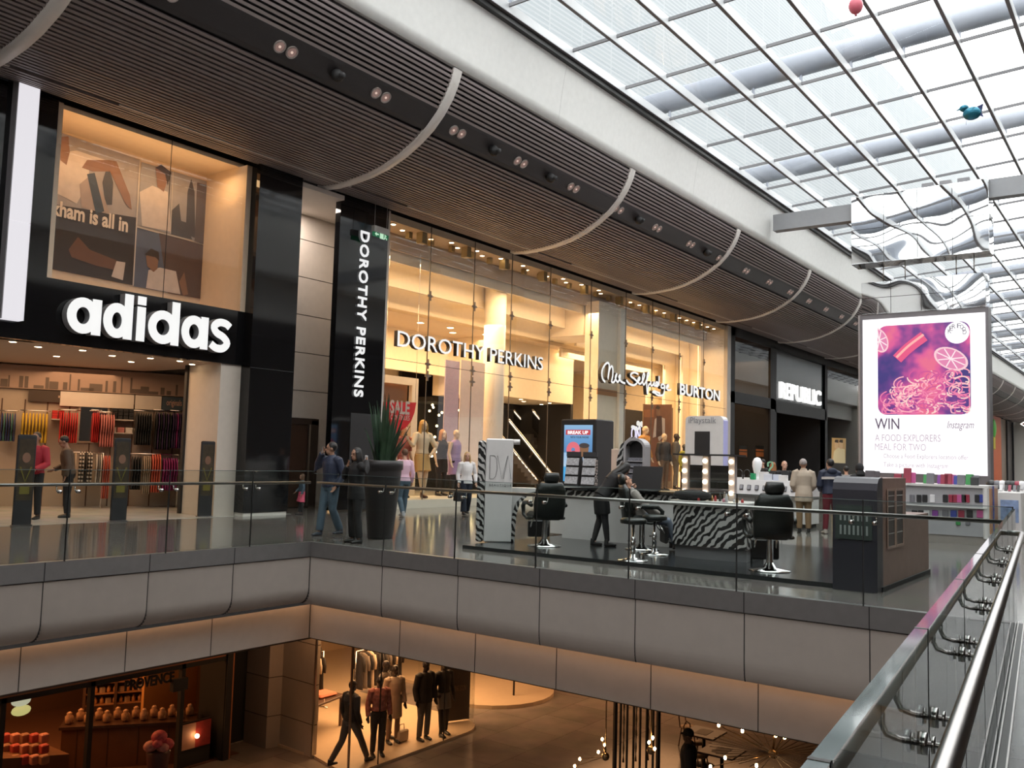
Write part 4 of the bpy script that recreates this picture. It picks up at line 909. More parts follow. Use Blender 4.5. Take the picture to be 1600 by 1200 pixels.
# ------------------------------------------------------------------ inside the sports shop
RED = mat('red_jersey', (.50, .022, .02), .75); YEL = mat('yellow_jersey', (.55, .36, .03), .75); BLU = mat('blue_jersey', (.03, .045, .14), .75); GRN = mat('teal_jersey', (.06, .18, .16), .75); PKL = mat('salmon_jersey', (.55, .20, .18), .75); PUR = mat('purple_jersey', (.045, .02, .07), .75); MAG = mat('magenta_top', (.26, .02, .14), .75); CORAL = mat('coral_top', (.62, .13, .08), .75); BEI = mat('beige_top', (.42, .33, .25), .75); BLK = mat('black_jersey', (.012, .012, .014), .75); WHI = mat('white_tee', (.62, .56, .50), .75); GRY = mat('grey_marl', (.22, .20, .19), .8)
STR = mat('striped_jersey', (.4, .4, .4), .7); N, L, p_ = nodes_of(STR); tc = N.new('ShaderNodeTexCoord'); wv = N.new('ShaderNodeTexWave'); wv.bands_direction = 'Z'; wv.inputs['Scale'].default_value = 3.2; cr = N.new('ShaderNodeValToRGB'); cr.color_ramp.interpolation = 'CONSTANT'; cr.color_ramp.elements[0].color = (.015, .015, .018, 1); cr.color_ramp.elements[1].color = (.6, .55, .5, 1); cr.color_ramp.elements[1].position = .5
L.new(tc.outputs['Object'], wv.inputs['Vector']); L.new(wv.outputs['Fac'], cr.inputs[0]); L.new(cr.outputs[0], p_.inputs['Base Color'])
def garment_mesh(ln=.72, wd=.44):
    # hanging garment seen with shoulders, sleeves and folds; hangs from z = 0 down, thickness along x
    b = MB(); b.smooth = True; pr = [(0, .07, .03), (-.04, .16, .035), (-.08, .22, .04), (-.2, .20, .045), (-.45, .19, .05), (-ln*.9, .21, .055), (-ln, .22, .05)]
    b.loft([(V((0, 0, z)), th, wd*w/.44) for z, w, th in pr], V((1, 0, 0)), 12)
    for s in (1, -1): b.loft([(V((0, s*.19, -.07)), .03, .05), (V((.01, s*.24, -.28)), .032, .05), (V((.01, s*.235, -.46)), .028, .04)], V((1, 0, 0)), 8)
    b.tube([(0, 0, -.01), (0, 0, .048)], .006, 5)
    return b
GM = {}
def garment(m, label, group, loc, rz, ln=.72, kind='hanging_garment'):
    key = (m.name, round(ln, 1))
    if key not in GM: GM[key] = garment_mesh(ln).mesh(kind, m)
    o = link(kind, GM[key]); o.location = loc; o.rotation_euler = (0, 0, rz)
    return tag(o, label, 'garment', group)
def hang_row(px0, py0, px1, py1, off, n, mats, desc, group, ln=.72, face=False):
    a, c = onwall(px0, py0, off), onwall(px1, py1, off)
    sa, sb = (a-WA).dot(WD), (c-WA).dot(WD); z = (a.z+c.z)/2
    for i in range(n):
        s = sa+(sb-sa)*(i+.5)/n; p = WM(s, off, z)
        o = garment(mats[i % len(mats)], desc, group, p, WROT+.0, ln); o.scale = ((sb-sa)/n/.113, 1, 1)
    return sa, sb, z
def rail(label, sa, sb, z, off):
    t = thing('wall_rail', label, 'clothes rail', WM((sa+sb)/2, off, z))
    t.location = (0, 0, 0)
    MB().use(M_chrome).tube([WM(sa-.05, off, z+.07), WM(sb+.05, off, z+.07)], .013, 8).build('rail_bar', None, t)
    for s in (sa+.05, sb-.05): MB().use(M_chrome).tube([WM(s, off, z+.07), WM(s, 0, z+.07)], .011, 6).build('rail_arm', None, t)
U = 'upper row of garments on the sports shop wall'; LO = 'lower row of garments on the sports shop wall'
rows = [((2, 646), (26, 646), 6, [BLU, GRN, BLU], 'dark blue jersey hanging at the far left of the back wall', U, .7),
        ((34, 646), (76, 646), 8, [YEL], 'yellow jersey hanging in the upper row behind the red-clad assistant', U, .75),
        ((94, 645), (123, 645), 8, [RED], 'bright red jersey in the left red block of the upper row', U, .78),
        ((145, 645), (156, 645), 4, [RED], 'bright red jersey right of the tall mirror in the upper row', U, .85),
        ((157, 648), (180, 648), 6, [PKL], 'salmon jersey right of the tall mirror in the upper row', U, .85),
        ((212, 646), (238, 646), 7, [BLK], 'black jersey in the upper row under the white wall panels', U, .85),
        ((243, 645), (268, 645), 7, [BLK, PUR], 'dark jersey in the upper row below the small blue sign', U, 1.0),
        ((269, 646), (296, 646), 8, [PUR, PUR, MAG], 'dark purple jersey at the right end of the upper row', U, .95)]
for (x0, y0), (x1, y1), n, ms, d, g, ln in rows:
    sa, sb, z = hang_row(x0, y0, x1, y1, .42, n, ms, d, g, ln); rail('chrome rail carrying ' + d.replace(' hanging', '').replace('jersey', 'jerseys', 1), sa, sb, z, .42)
rows2 = [((108, 708), (121, 708), 3, [BEI, WHI], 'beige top on the low rack beside the man in brown', LO, .75), ((124, 706), (146, 706), 5, [STR, STR, BLK], 'black and white striped jersey on the low rack', LO, .8),
         ((150, 710), (160, 710), 3, [WHI, GRY], 'pale grey top on the low rack left of the gate', LO, .8), ((161, 712), (173, 712), 4, [PKL, CORAL], 'salmon red top hanging full length left of the middle gate', LO, 1.1),
         ((205, 714), (222, 714), 4, [BLK], 'black top on the low rack right of the middle gate', LO, .8), ((224, 712), (236, 712), 4, [BEI], 'beige top on the low rack right of the middle gate', LO, 1.0),
         ((237, 710), (252, 710), 4, [CORAL], 'coral top on the low rack right of the middle gate', LO, 1.0), ((254, 716), (278, 716), 6, [MAG], 'magenta top on the low rack near the beige return wall', LO, .85)]
for (x0, y0), (x1, y1), n, ms, d, g, ln in rows2:
    sa, sb, z = hang_row(x0, y0, x1, y1, .75, n, ms, d, g, ln)
# free-standing low racks carry the lower row
for (x0, y0), (x1, y1), d in (((106, 700), (162, 706), 'left'), ((202, 705), (280, 708), 'right')):
    a, c = onwall(x0, y0, .75), onwall(x1, y1, .75); sa, sb = (a-WA).dot(WD), (c-WA).dot(WD); z = 1.42
    t = thing('garment_rack', 'low chrome garment rack on the %s side of the middle security gate' % d, 'clothes rack', (0, 0, 0))
    b = MB().use(M_chrome); b.tube([WM(sa, .75, z), WM(sb, .75, z)], .014, 8); b.build('rail_bar', None, t)
    for s in (sa, sb): MB().use(M_chrome).tube([WM(s, .75, z), WM(s, .75, .02)], .016, 8).build('upright', None, t); MB().use(M_chrome).tube([WM(s, .45, .02), WM(s, 1.05, .02)], .016, 8).build('foot', None, t)
# wall shelves with folded clothes and shoes
def shelf(px0, px1, py, off, label, n, ms, kind, desc, hgt=.10, group=None):
    a, c = onwall(px0, py, off), onwall(px1, py, off); sa, sb = (a-WA).dot(WD), (c-WA).dot(WD); z = (a.z+c.z)/2
    o = wbox(MB().use(mat('shelf_grey', (.45, .40, .36), .4)), sa, sb, 0, .45, z-.03, z).build('wall_shelf'); tag(o, label, 'shelf')
    for i in range(n):
        s = sa+(sb-sa)*(i+.5)/n; w_ = (sb-sa)/n*.42; bb = MB().use(ms[i % len(ms)]); P = WM(s, .22, z)
        for k in range(3): bb.cbox((0, 0, hgt*(k+.5)/3), w_*2, .30, hgt/3*.9, 0)
        o = bb.build(kind); o.location = P; o.rotation_euler = (0, 0, WROT+.05); tag(o, desc, 'clothes', group)
shelf(80, 100, 655, 0, 'short wall shelf of folded red jerseys', 2, [RED], 'folded_jersey', 'folded red jersey pile on the left wall shelf', .22, 'folded red jerseys')
shelf(173, 207, 656, 0, 'upper wall shelf holding black caps', 4, [BLK], 'folded_shirt', 'black folded pile on the upper wall shelf', .30, 'black piles on the upper shelf')
shelf(168, 206, 676, .1, 'lower wall shelf of pale folded shirts above the gate', 3, [WHI, PKL], 'folded_shirt', 'pale folded shirt pile on the lower wall shelf', .14, 'pale folded shirts')
t = thing('wall_sign', 'small blue-grey wall sign reading originals', 'sign', (0, 0, 0)); a, c = (ws(254, 603)[0], 3.0), (ws(300, 624)[0], 2.62)
wbox(MB().use(mat('sign_blue_grey', (.045, .07, .095), .5)), a[0], c[0], .03, .10, c[1], a[1]).build('board', None, t)
o = text('lettering', 'originals', WM(a[0]+.12, .105, (a[1]+c[1])/2-.10), mat('sign_letter_salmon', (.70, .42, .32), .5), rot=(PI/2, 0, WROT), size=.3, depth=.004, width=(c[0]-a[0])*.5, height=.22); o.parent = t
t = thing('wall_mirror', 'tall wall mirror in a pale frame between the red jerseys', 'mirror', (0, 0, 0)); a, c = ws(127, 627), ws(165, 690)
wbox(MB().use(M_beige), a[0]-.05, c[0]+.05, .02, .06, c[1]-.05, a[1]+.05).build('mirror_frame', None, t); wbox(MB().use(mat('mirror', (.7, .65, .6), .05, 1)), a[0], c[0], .06, .065, c[1], a[1]).build('mirror_glass', None, t)
for i, (a_, c_) in enumerate((((95, 607), (209, 623)), ((212, 606), (252, 623)))):
    a, c = (ws(*a_)[0], 3.0), (ws(*c_)[0], 2.62); o = wbox(MB().use(mat('white_board', (.66, .58, .50), .5)), a[0], c[0], .03, .12, c[1], a[1]).build('wall_panel'); tag(o, ('wide blank cream wall panel above the red jerseys', 'square blank cream wall panel beside the small blue sign')[i], 'panel')
a, c = (ws(45, 608)[0], 3.0), (ws(94, 624)[0], 2.70); t = thing('wall_sign', 'dark brown wall sign left of the wide cream panel', 'sign', (0, 0, 0)); wbox(MB().use(mat('sign_brown', (.05, .03, .02), .5)), a[0], c[0], .03, .12, c[1], a[1]).build('board', None, t); wbox(MB().use(mat('sign_text', (.35, .25, .18), .5)), a[0]+.75, c[0]-.05, .12, .124, c[1]+.12, a[1]-.12).build('lettering_strip', None, t)
# display tables, staff
def table(label, px, py, w, d, h, m, rz=WROT):
    p = onz(px, py); t = thing('display_table', label, 'table', (p.x, p.y, 0), rz)
    MB().use(m).rbox(-w/2, w/2, -d/2, d/2, h-.06, h, .01).build('table_top', None, t)
    MB().use(mat('table_body', (.26, .17, .12), .5)).box(-w/2+.04, w/2-.04, -d/2+.04, d/2-.04, .05, h-.06).build('table_body', None, t)
    for sx in (-1, 1):
        for sy in (-1, 1): MB().use(M_dark).box(sx*(w/2-.06)-.03, sx*(w/2-.06)+.03, sy*(d/2-.06)-.03, sy*(d/2-.06)+.03, 0, .06).build('leg', None, t)
    return t, p
t1, p1 = table('low wooden display table with stacked red clothes near the entrance', 68, 788, 1.3, .8, .75, M_beige)
t2, p2 = table('second wooden display table right of the first, with magenta clothes', 129, 785, .75, .7, .55, M_beige)
for i in range(4):
    o = MB().use((RED, MAG, RED, BLK)[i]).rbox(-.14, .14, -.17, .17, 0, .16, .03).build('folded_jersey'); q_ = Matrix.Rotation(WROT, 3, 'Z')@V((-.48+i*.32, 0, 0)); o.location = p1+q_+V((0, 0, .75)); o.rotation_euler = (0, 0, WROT); tag(o, ('red folded pile at the left end of the low table', 'magenta folded pile second on the low table', 'red folded pile third on the low table', 'black folded pile at the right end of the low table')[i], 'clothes', 'folded piles on the low table')
for i in range(2):
    o = MB().use((MAG, PUR)[i]).rbox(-.14, .14, -.17, .17, 0, .14, .03).build('folded_jersey'); q_ = Matrix.Rotation(WROT, 3, 'Z')@V((-.18+i*.36, 0, 0)); o.location = p2+q_+V((0, 0, .55)); o.rotation_euler = (0, 0, WROT); tag(o, ('magenta folded pile on the second display table', 'purple folded pile on the second display table')[i], 'clothes', 'folded piles on the second table')
REDT = mat('red_track_top', (.36, .015, .03), .7)
figure('person', 'shop assistant in red track top inside the sports shop entrance', 'person', (9.5, 19.6, 0), 130, 1.84, top=dict(m=REDT, g=.035), bottom=dict(m=BLACKC), skin=SKIND, hair=('short', HAIRB), pose=dict(elR=(.26, .05, 1.12), haR=(.12, .26, 1.05), elL=(-.26, .05, 1.12), haL=(-.12, .26, 1.0)))
figure('person', 'man in brown shirt looking down at clothes inside the sports shop', 'person', (10.3, 19.7, 0), 60, 1.80, lean=8, head=(0, 15, 0), top=dict(m=mat('brown_shirt', (.085, .055, .035), .75), g=.028), bottom=dict(m=BLACKC), skin=SKIND, hair=('short', HAIRB), pose=dict(elR=(.25, .1, 1.12), haR=(.14, .3, 1.02)))
# ================================================================== FASHION SHOP FRONT
def sign(name, label, txt, px0, py0, px1, py1, y, m, hgt, side, bold=.0, depth=.14, spacing=1.0):
    p = ony(px0, py0, y); q_ = ony(px1, py1, y)
    t = thing(name, label, 'sign', (p.x, y, p.z))
    text('lettering', txt, (0, 0, 0), m, size=hgt, depth=depth, width=q_.x-p.x, height=hgt, bold=bold, side=side, spacing=spacing).parent = t
    return t
sign('shop_sign', 'white capital letters reading DOROTHY PERKINS across the glass front', 'DOROTHY PERKINS', 618, 541, 846, 577, FY-.12, M_litwhite, .47, M_retdark, .002)
sign('shop_sign', 'white capital letters reading BURTON at the right end of the glass front', 'BURTON', 1060, 617, 1123, 622, FY-.12, M_litwhite, .55, M_retdark, .016)
sign('shop_sign', 'bright white capital letters reading REPUBLIC on the dark shop front', 'REPUBLIC', 1218, 622, 1282, 631, FY-.1, emis('sign_bright', (1, 1, 1), 1.6), .98, M_litwhite, .022)
t = thing('shop_sign', 'vertical white lettering reading DOROTHY PERKINS on the black end panel', 'sign', (17.72, FY-.16, 7.95))
p0, p1 = ony(572, 362, FY-.16), ony(557, 620, FY-.16); t.location = (p0.x+.0, FY-.16, p0.z)
text('lettering', 'DOROTHY PERKINS', (-.05, 0, 0), emis('sign_white_soft', (1, 1, 1), .85), rot=(PI/2, PI/2, 0), size=.4, depth=.03, width=p0.z-p1.z, height=.34, bold=.008, spacing=1.15).parent = t
for o in t.children: o.location = (-.2, 0, 0)
# handwritten style sign
def c5(x, y): return (840+x/4.0, 380+y/4.0)
SCR = [[(415, 868), (398, 845), (395, 800), (410, 765), (428, 748), (440, 760), (438, 800), (432, 850), (440, 800), (452, 770), (462, 780), (462, 830), (455, 865), (470, 868), (482, 840), (488, 815)],
       [(488, 815), (478, 840), (492, 868), (505, 850), (510, 825), (500, 835), (515, 865), (540, 876)],
       [(622, 820), (600, 808), (580, 815), (575, 830), (600, 850), (615, 870), (595, 888), (565, 878), (548, 855)],
       [(615, 870), (632, 850), (628, 838), (618, 860), (632, 880), (650, 860), (662, 825), (655, 815), (648, 850), (655, 885), (668, 870)],
       [(668, 870), (685, 830), (690, 812), (680, 815), (675, 860), (676, 910), (680, 945), (686, 890), (700, 878)],
       [(700, 862), (702, 890), (715, 885), (722, 868), (722, 890), (735, 890), (745, 872), (735, 870), (730, 885), (742, 895), (752, 870), (752, 830), (752, 890)],
       [(785, 885), (770, 882), (765, 900), (780, 905), (788, 888), (785, 925), (775, 950), (745, 950), (725, 935), (712, 930), (725, 925), (760, 940)],
       [(795, 905), (812, 895), (808, 885), (798, 900), (808, 918), (828, 915)]]
t = thing('shop_sign', 'white handwritten style lettering reading Miss Selfridge between two columns', 'sign', (0, 0, 0))
for pl in SCR:
    P = [ony(*c5(*p), FY-.16) for p in smooth_path(pl, 3)]; P = [(p.x, p.z) for p in P]; b = MB()
    for i, (off, w_, m) in enumerate(((0, .085, M_litwhite), (.012, .09, M_retdark))): b.use(m); stroke(b, P, w_, FY-.22+off, FY-.21+off+(.14 if i else 0))
    b.build('letter_stroke', None, t)
# glass patch fittings
FIT = MB().use(mat('patch_dark', (.22, .18, .14), .4, .6))
FIT.box(-.10, .10, -.05, -.01, -.035, .035); FIT.box(-.03, .03, -.06, .0, -.15, .15); FIT.tube([(-.1, -.03, 0), (.16, -.03, 0)], .018, 6)
fm = FIT.mesh('patch_fitting')
for x in MUL[1:-1]:
    for z, g in ((6.48, 'upper glass patch fittings'), (4.37, 'lower glass patch fittings')):
        if g[0] == 'l': pass
        o = link('patch_fitting', fm); o.location = (x, FY, z); tag(o, 'small dark clamp on a joint of the tall shop glass, ' + ('upper row' if z > 5 else 'lower row along the transom'), 'glass fitting', g)
        if z < 5: c = o.copy(); COL.objects.link(c); c.location = (x, FY, z-.36)
# downlights behind the top of the glass and in the shop ceiling
dl = downlight('downlight', 'small warm downlight in the brown soffit behind the top of the shop glass', (19.0, 18.55, 8.44), .075, 'soffit downlights of the fashion shop')
for i in range(1, 20):
    c = copy_tree(dl); c.location = (19.0+i*.66, 18.5+.3*(i % 2), 8.44)
for i in range(12): c = copy_tree(dl); c.location = (33.9+i*.8, 18.7, 8.44)
dl = downlight('downlight', 'round warm downlight in the ceiling inside the fashion shop', (20.0, 23.0, 6.545), .13, 'ceiling downlights of the fashion shop')
for x, y in ((21.6, 22.4), (21.0, 24.0), (23.2, 23.0), (24.8, 22.6), (23.8, 24.0), (26.3, 22.4), (27.4, 23.2), (28.4, 22.3), (34.4, 23.2), (35.6, 24), (36.8, 23), (37.9, 24.2), (39.0, 23.2), (40.2, 24), (36.0, 26)):
    c = copy_tree(dl); c.location = (x, y, 6.545)
dl = downlight('downlight', 'small warm lamp under the pale bulkhead above the escalators', (29.6, 23, 4.145), .09, 'bulkhead lamps above the escalators')
for x, y in ((30.6, 23.4), (31.8, 22.9), (33.0, 23.6), (34.2, 23), (35.0, 24)): c = copy_tree(dl); c.location = (x, y, 4.145)
# far sparkle lamps in the escalator hall
SPARK = MB().use(emis('spark', (1, .72, .36), 9)).ell((0, 0, 0), .055, .055, .055, 8, 6).mesh('pendant_lamp')
rnd = random.Random(11)
for i in range(46):
    o = link('pendant_lamp', SPARK); o.location = (rnd.uniform(29.2, 35.2), rnd.uniform(25.8, 27.0), rnd.uniform(1.2, 3.9)); tag(o, 'tiny warm lamp glinting in the dark hall behind the escalators', 'lamp', 'lamps of the escalator hall')
def escalator(label, xa, za, xb, zb, y):
    t = thing('escalator', label, 'escalator', (xb, y, 0)); t.location = (0, 0, 0)
    for yy in (y, y+1.1):
        b = MB().use(M_darkglass); b.quad((xa, yy, za-.85), (xb, yy, zb-.85), (xb, yy, zb), (xa, yy, za)); b.build('glass_balustrade_panel', None, t)
        MB().use(M_chrome).tube([(xa, yy, za), (xb, yy, zb), (xb+.15, yy, zb-.12), (xb+.12, yy, zb-.3)], .045, 8).build('handrail', None, t)
        MB().use(emis('escalator_strip', (1, .82, .62), 2.2)).tube([(xa, yy-.03, za-.09), (xb, yy-.03, zb-.09)], .018, 6).build('light_strip', None, t)
    b = MB().use(mat('escalator_steps', (.05, .045, .045), .5)); n = 14
    for i in range(n):
        x0, x1 = xa+(xb-xa)*i/n, xa+(xb-xa)*(i+1)/n; z = za-1.0+(zb-za)*(i+1)/n; b.box(min(x0, x1), max(x0, x1), y+.05, y+1.05, z-.35, z)
    b.build('steps', None, t)
a, c = ony(795, 655, 22.6), ony(868, 762, 22.6); escalator('lower escalator with bright handrails behind the shop glass', a.x, a.z, c.x, max(c.z, .7), 22.6)
a, c = ony(832, 640, 24.4), ony(884, 702, 24.4); escalator('higher escalator further back behind the digital screen', a.x, a.z, c.x+.6, c.z-.4, 24.4)
# sale banner
y = 19.0; P = lambda px, py: (lambda v: (v.x, v.z))(ony(px, py, y))
t = thing('sale_banner', 'red hanging sale banner with white lettering behind the planter', 'banner', (0, 0, 0))
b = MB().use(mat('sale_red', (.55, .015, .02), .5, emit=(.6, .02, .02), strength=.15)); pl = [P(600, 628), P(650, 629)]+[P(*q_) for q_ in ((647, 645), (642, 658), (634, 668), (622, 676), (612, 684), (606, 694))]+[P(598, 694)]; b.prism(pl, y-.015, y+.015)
b.build('banner_cloth', None, t)
p = ony(609, 646, y-.02); text('lettering', 'SALE', p, mat('print_white', (.85, .82, .8), .6), size=.4, depth=.004, width=ony(639, 648, y).x-p.x, height=.42, bold=.012).parent = t
p = ony(610, 655, y-.02); text('lettering', 'CONTINUES', p, mat('print_white'), size=.2, depth=.004, width=ony(639, 658, y).x-p.x, height=.15).parent = t
b = MB().use(M_chrome); q_ = ony(600, 628, y); b.tube([(q_.x, y, q_.z), (q_.x, y, 8.0)], .006, 5); q_ = ony(649, 629, y); b.tube([(q_.x, y, q_.z), (q_.x, y, 8.0)], .006, 5); b.build('hanging_wire', None, t)
# mannequins in the left window
MANN = mat('mannequin_cream', (.62, .48, .34), .4); MANK = mat('mannequin_dark', (.05, .042, .04), .4)
GOLD = mat('gold_skirt', (.50, .32, .12), .7); CREAMT = mat('cream_top', (.66, .54, .38), .75); LIL = mat('lilac_cloth', (.30, .20, .38), .7)
mp = lambda px, y, z=.25: (ony(px, 780, y).x, y, z)
figure('mannequin', 'blond mannequin in cream top and gold skirt with arms out in the window', 'mannequin', mp(657, 18.95), 165, 2.42, fem=True, mannequin=True, skin=MANN, voxel=.012, hair=('long', mat('wig_gold', (.55, .33, .10), .6)),
       pose=dict(elR=(.34, .12, 1.16), haR=(.52, .22, 1.30), elL=(-.30, .10, 1.15), haL=(-.12, .20, 1.0), knR=(.08, .08, .5), anR=(.04, .14, .10), anL=(-.08, -.04, .085)), top=dict(m=CREAMT, g=.02, z=.98, sleeve=.5), bottom=dict(kind='skirt', m=GOLD, z=.60, flare=.20), shoes=(.08, .03, .02))
figure('mannequin', 'mannequin in black dress behind the blond one in the window', 'mannequin', mp(688, 19.75), 175, 2.2, fem=True, mannequin=True, skin=MANN, hair=('bob', mat('wig_red', (.42, .20, .07), .6)), top=dict(m=BLACKC, g=.02, z=.98, sleeve=0), bottom=dict(kind='skirt', m=BLACKC, z=.62, flare=.18, tights=BLACKC), pose=dict(elL=(-.32, .05, 1.15), haL=(-.30, .12, .95)))
figure('mannequin', 'mannequin with bare head wearing a lilac dress in the window', 'mannequin', mp(709, 19.1), 185, 2.2, fem=True, mannequin=True, skin=MANN, hair=None, top=dict(m=LIL, g=.025, z=.98, sleeve=0), bottom=dict(kind='skirt', m=LIL, z=.58, flare=.22, tights=BLACKC))
figure('mannequin', 'pale mannequin mostly hidden behind the dark spiky plant', 'mannequin', mp(627, 19.3), 175, 2.25, fem=True, mannequin=True, skin=MANN, hair=None, top=dict(m=mat('dusty_red', (.33, .10, .08), .8), g=.02, z=.98, sleeve=.5), bottom=dict(kind='skirt', m=mat('dusty_red'), z=.45, flare=.24))
for px0, px1, lab in ((692, 712, 'narrow lilac banner hanging behind the mannequins'), (716, 752, 'wide pale pink banner with faint lettering behind the mannequins')):
    a, c = ony(px0+4, 562, 19.9), ony(px1, 742, 19.9); w_ = MB().use(mat('banner_lilac', (.56, .42, .48), .6) if px0 < 700 else mat('banner_pink', (.80, .66, .56), .6)); w_.box(a.x, c.x, 19.88, 19.91, c.z, a.z)
    o = w_.build('hanging_banner'); tag(o, lab, 'banner')
# right window: mannequins and poster
figure('mannequin', 'male mannequin in dark open vest over white shirt at the right window', 'mannequin', mp(1036, 19.1), 160, 2.65, mannequin=True, skin=MANN, hair=None, top=dict(m=mat('dark_vest', (.04, .035, .035), .7), g=.03), bottom=dict(m=mat('brown_chino', (.14, .09, .06), .8)))
figure('mannequin', 'grey mannequin in grey suit beside the vest mannequin, facing right', 'mannequin', mp(1055, 19.85), 205, 2.75, mannequin=True, skin=MANK, hair=None, top=dict(m=mat('grey_suit', (.12, .115, .11), .8), g=.03), bottom=dict(m=mat('grey_suit')))
figure('mannequin', 'cream-headed mannequin in orange jumper left of the man poster', 'mannequin', mp(1006, 19.6), 175, 2.95, mannequin=True, skin=MANN, hair=None, top=dict(m=mat('orange_jumper', (.52, .24, .06), .8), g=.03), bottom=dict(m=BLACKC))
figure('mannequin', 'mannequin in yellow-green coat at the far right of the right window', 'mannequin', mp(1068, 18.75), 175, 2.2, mannequin=True, skin=MANK, hair=None, top=dict(m=mat('lime_coat', (.35, .32, .04), .8), g=.035, z=.7), bottom=dict(m=BLACKC))
y = 20.2; t = thing('poster', 'tall brown poster of a man in a dark vest with white sleeves', 'poster', (0, 0, 0)); b = MB()
flat(b, PR('brown', (.22, .085, .045)), [(1006, 632), (1050, 632), (1048, 752), (1004, 752)], y); flat(b, PR('redbrown', (.36, .13, .05)), [(1006, 640), (1022, 640), (1022, 652), (1006, 652)], y-.008)
flat(b, PR('white', (.62, .52, .47)), [(1023, 655), (1027, 652), (1026, 682), (1020, 684)], y-.012); flat(b, PR('white', (.62, .52, .47)), [(1033, 652), (1039, 654), (1039, 678), (1030, 690), (1028, 684), (1034, 674)], y-.012)
flat(b, PR('vest', (.07, .03, .025)), [(1026, 650), (1034, 650), (1035, 680), (1025, 684)], y-.016); flat(b, PR('flesh', (.40, .20, .12)), [(1025, 637), (1031, 636), (1032, 648), (1028, 651), (1025, 647)], y-.016); flat(b, PR('hair', (.05, .03, .02)), [(1024, 638), (1027, 633), (1032, 636), (1030, 640)], y-.02)
b.build('picture', None, t)
b = MB().use(mat('poster_back', (.3, .2, .12), .6)); a, c = ony(1005, 631, y+.03), ony(1050, 752, y+.03); b.box(a.x, c.x, y+.015, y+.05, .26, a.z); b.build('backing_board', None, t)
# inner lit sign seen through the glass, partly cut off
t = thing('inner_sign', 'dark inner wall sign with white script and capital letters, partly hidden', 'sign', (0, 0, 0)); y = 22.0
a, c = ony(984, 640, y), ony(1004, 700, y); MB().use(mat('void_black')).box(a.x-.6, c.x+1.2, y, y+.1, c.z-1, a.z).build('board', None, t)
for pl in SCR[6:]:
    P = [ony(987+(x_-712)/6.2, 660+(y_-885)/6.2, y-.02) for x_, y_ in smooth_path(pl, 3)]; stroke(MB().use(M_litwhite), [(p.x, p.z) for p in P], .13, y-.03, y-.01).build('letter_stroke', None, t)
p = ony(986, 690, y-.02); text('lettering', 'ON', p, emis('sign_lilac', (.8, .75, 1), 1.2), size=1, depth=.02, width=ony(1000, 690, y).x-p.x, height=.8, bold=.02).parent = t
# exit sign hanging from the slats
t = thing('exit_sign', 'green exit sign with running figure and arrow hanging on two rods', 'sign', (0, 0, 0)); y = 17.75
a, c = ony(583, 352, y), ony(606, 374, y)
MB().use(mat('exit_housing', (.50, .48, .46), .5)).box(a.x, c.x, y-.06, y+.06, a.z-.17, a.z).build('housing', None, t)
MB().use(emis('exit_green', (.01, .13, .055), .8)).box(a.x, c.x, y-.02, y+.02, c.z-.02, a.z-.17).build('green_panel', None, t)
b = MB().use(emis('exit_pale', (.55, .85, .6), .9)); zc = (c.z+a.z-.17)/2; b.prism([(a.x+.06, zc), (a.x+.13, zc+.06), (a.x+.13, zc+.02), (a.x+.21, zc+.02), (a.x+.21, zc-.02), (a.x+.13, zc-.02), (a.x+.13, zc-.06)], y-.026, y-.02)
xm = (a.x+c.x)/2; b.prism(rect(xm-.04, xm+.10, zc-.10, zc+.10), y-.026, y-.02); b.prism(circ(xm+.17, zc+.08, .025, 10), y-.026, y-.02); stroke(b, [(xm+.12, zc-.1), (xm+.16, zc-.03), (xm+.15, zc+.04), (xm+.21, zc)], .03, y-.026, y-.02); stroke(b, [(xm+.16, zc-.03), (xm+.22, zc-.06), (xm+.22, zc-.1)], .025, y-.026, y-.02); b.build('pictogram', None, t)
b = MB().use(M_steel)
for x in (a.x+.06, c.x-.06): b.tube([(x, y, a.z), (x, y, 8.70)], .008, 6)
b.build('hanging_rod', None, t)
# planter with spiky plant
pp = onz(598, 842); t = thing('potted_plant', 'tall dark tapered planter with a spiky dark green plant', 'potted plant', (pp.x+.05, pp.y+.12, 0))
MB().use(mat('planter_black', (.030, .027, .028), .45)).lathe([(.22, 0), (.24, .02), (.36, 1.28), (.36, 1.30), (.385, 1.30), (.39, 1.47), (.37, 1.475), (.345, 1.40), (0.001, 1.38)], seg=28).build('planter', None, t)
rnd = random.Random(5); LEAF = mat('leaf_dark', (.028, .060, .030), .45, var=.5, scale=8)
for i in range(46):
    an = rnd.uniform(0, 2*PI); r0 = rnd.uniform(0, .22); ln = rnd.uniform(.6, 1.5)*(1-.25*r0/.22); tl = r0*rnd.uniform(.5, 1.7)+rnd.uniform(0, .06); b = MB().use(LEAF); dx, dy = math.cos(an), math.sin(an); sx, sy = -dy, dx
    vs = []; fs = []
    for j in range(6):
        u = j/5; w_ = .046*(1-u**2.2)+.002; r = r0+tl*u**1.5; z = 1.38+ln*u; tw = u*.8
        cx, cy = dx*r, dy*r; ox, oy = sx*w_*math.cos(tw)+dx*w_*math.sin(tw), sy*w_*math.cos(tw)+dy*w_*math.sin(tw)
        vs += [(cx-ox, cy-oy, z), (cx+dx*.010, cy+dy*.010, z-.0), (cx+ox, cy+oy, z)]
    for j in range(5):
        for k in range(2): fs.append((j*3+k, j*3+k+1, j*3+4+k, j*3+3+k))
    b.add(vs, fs); b.build('leaf', None, t)
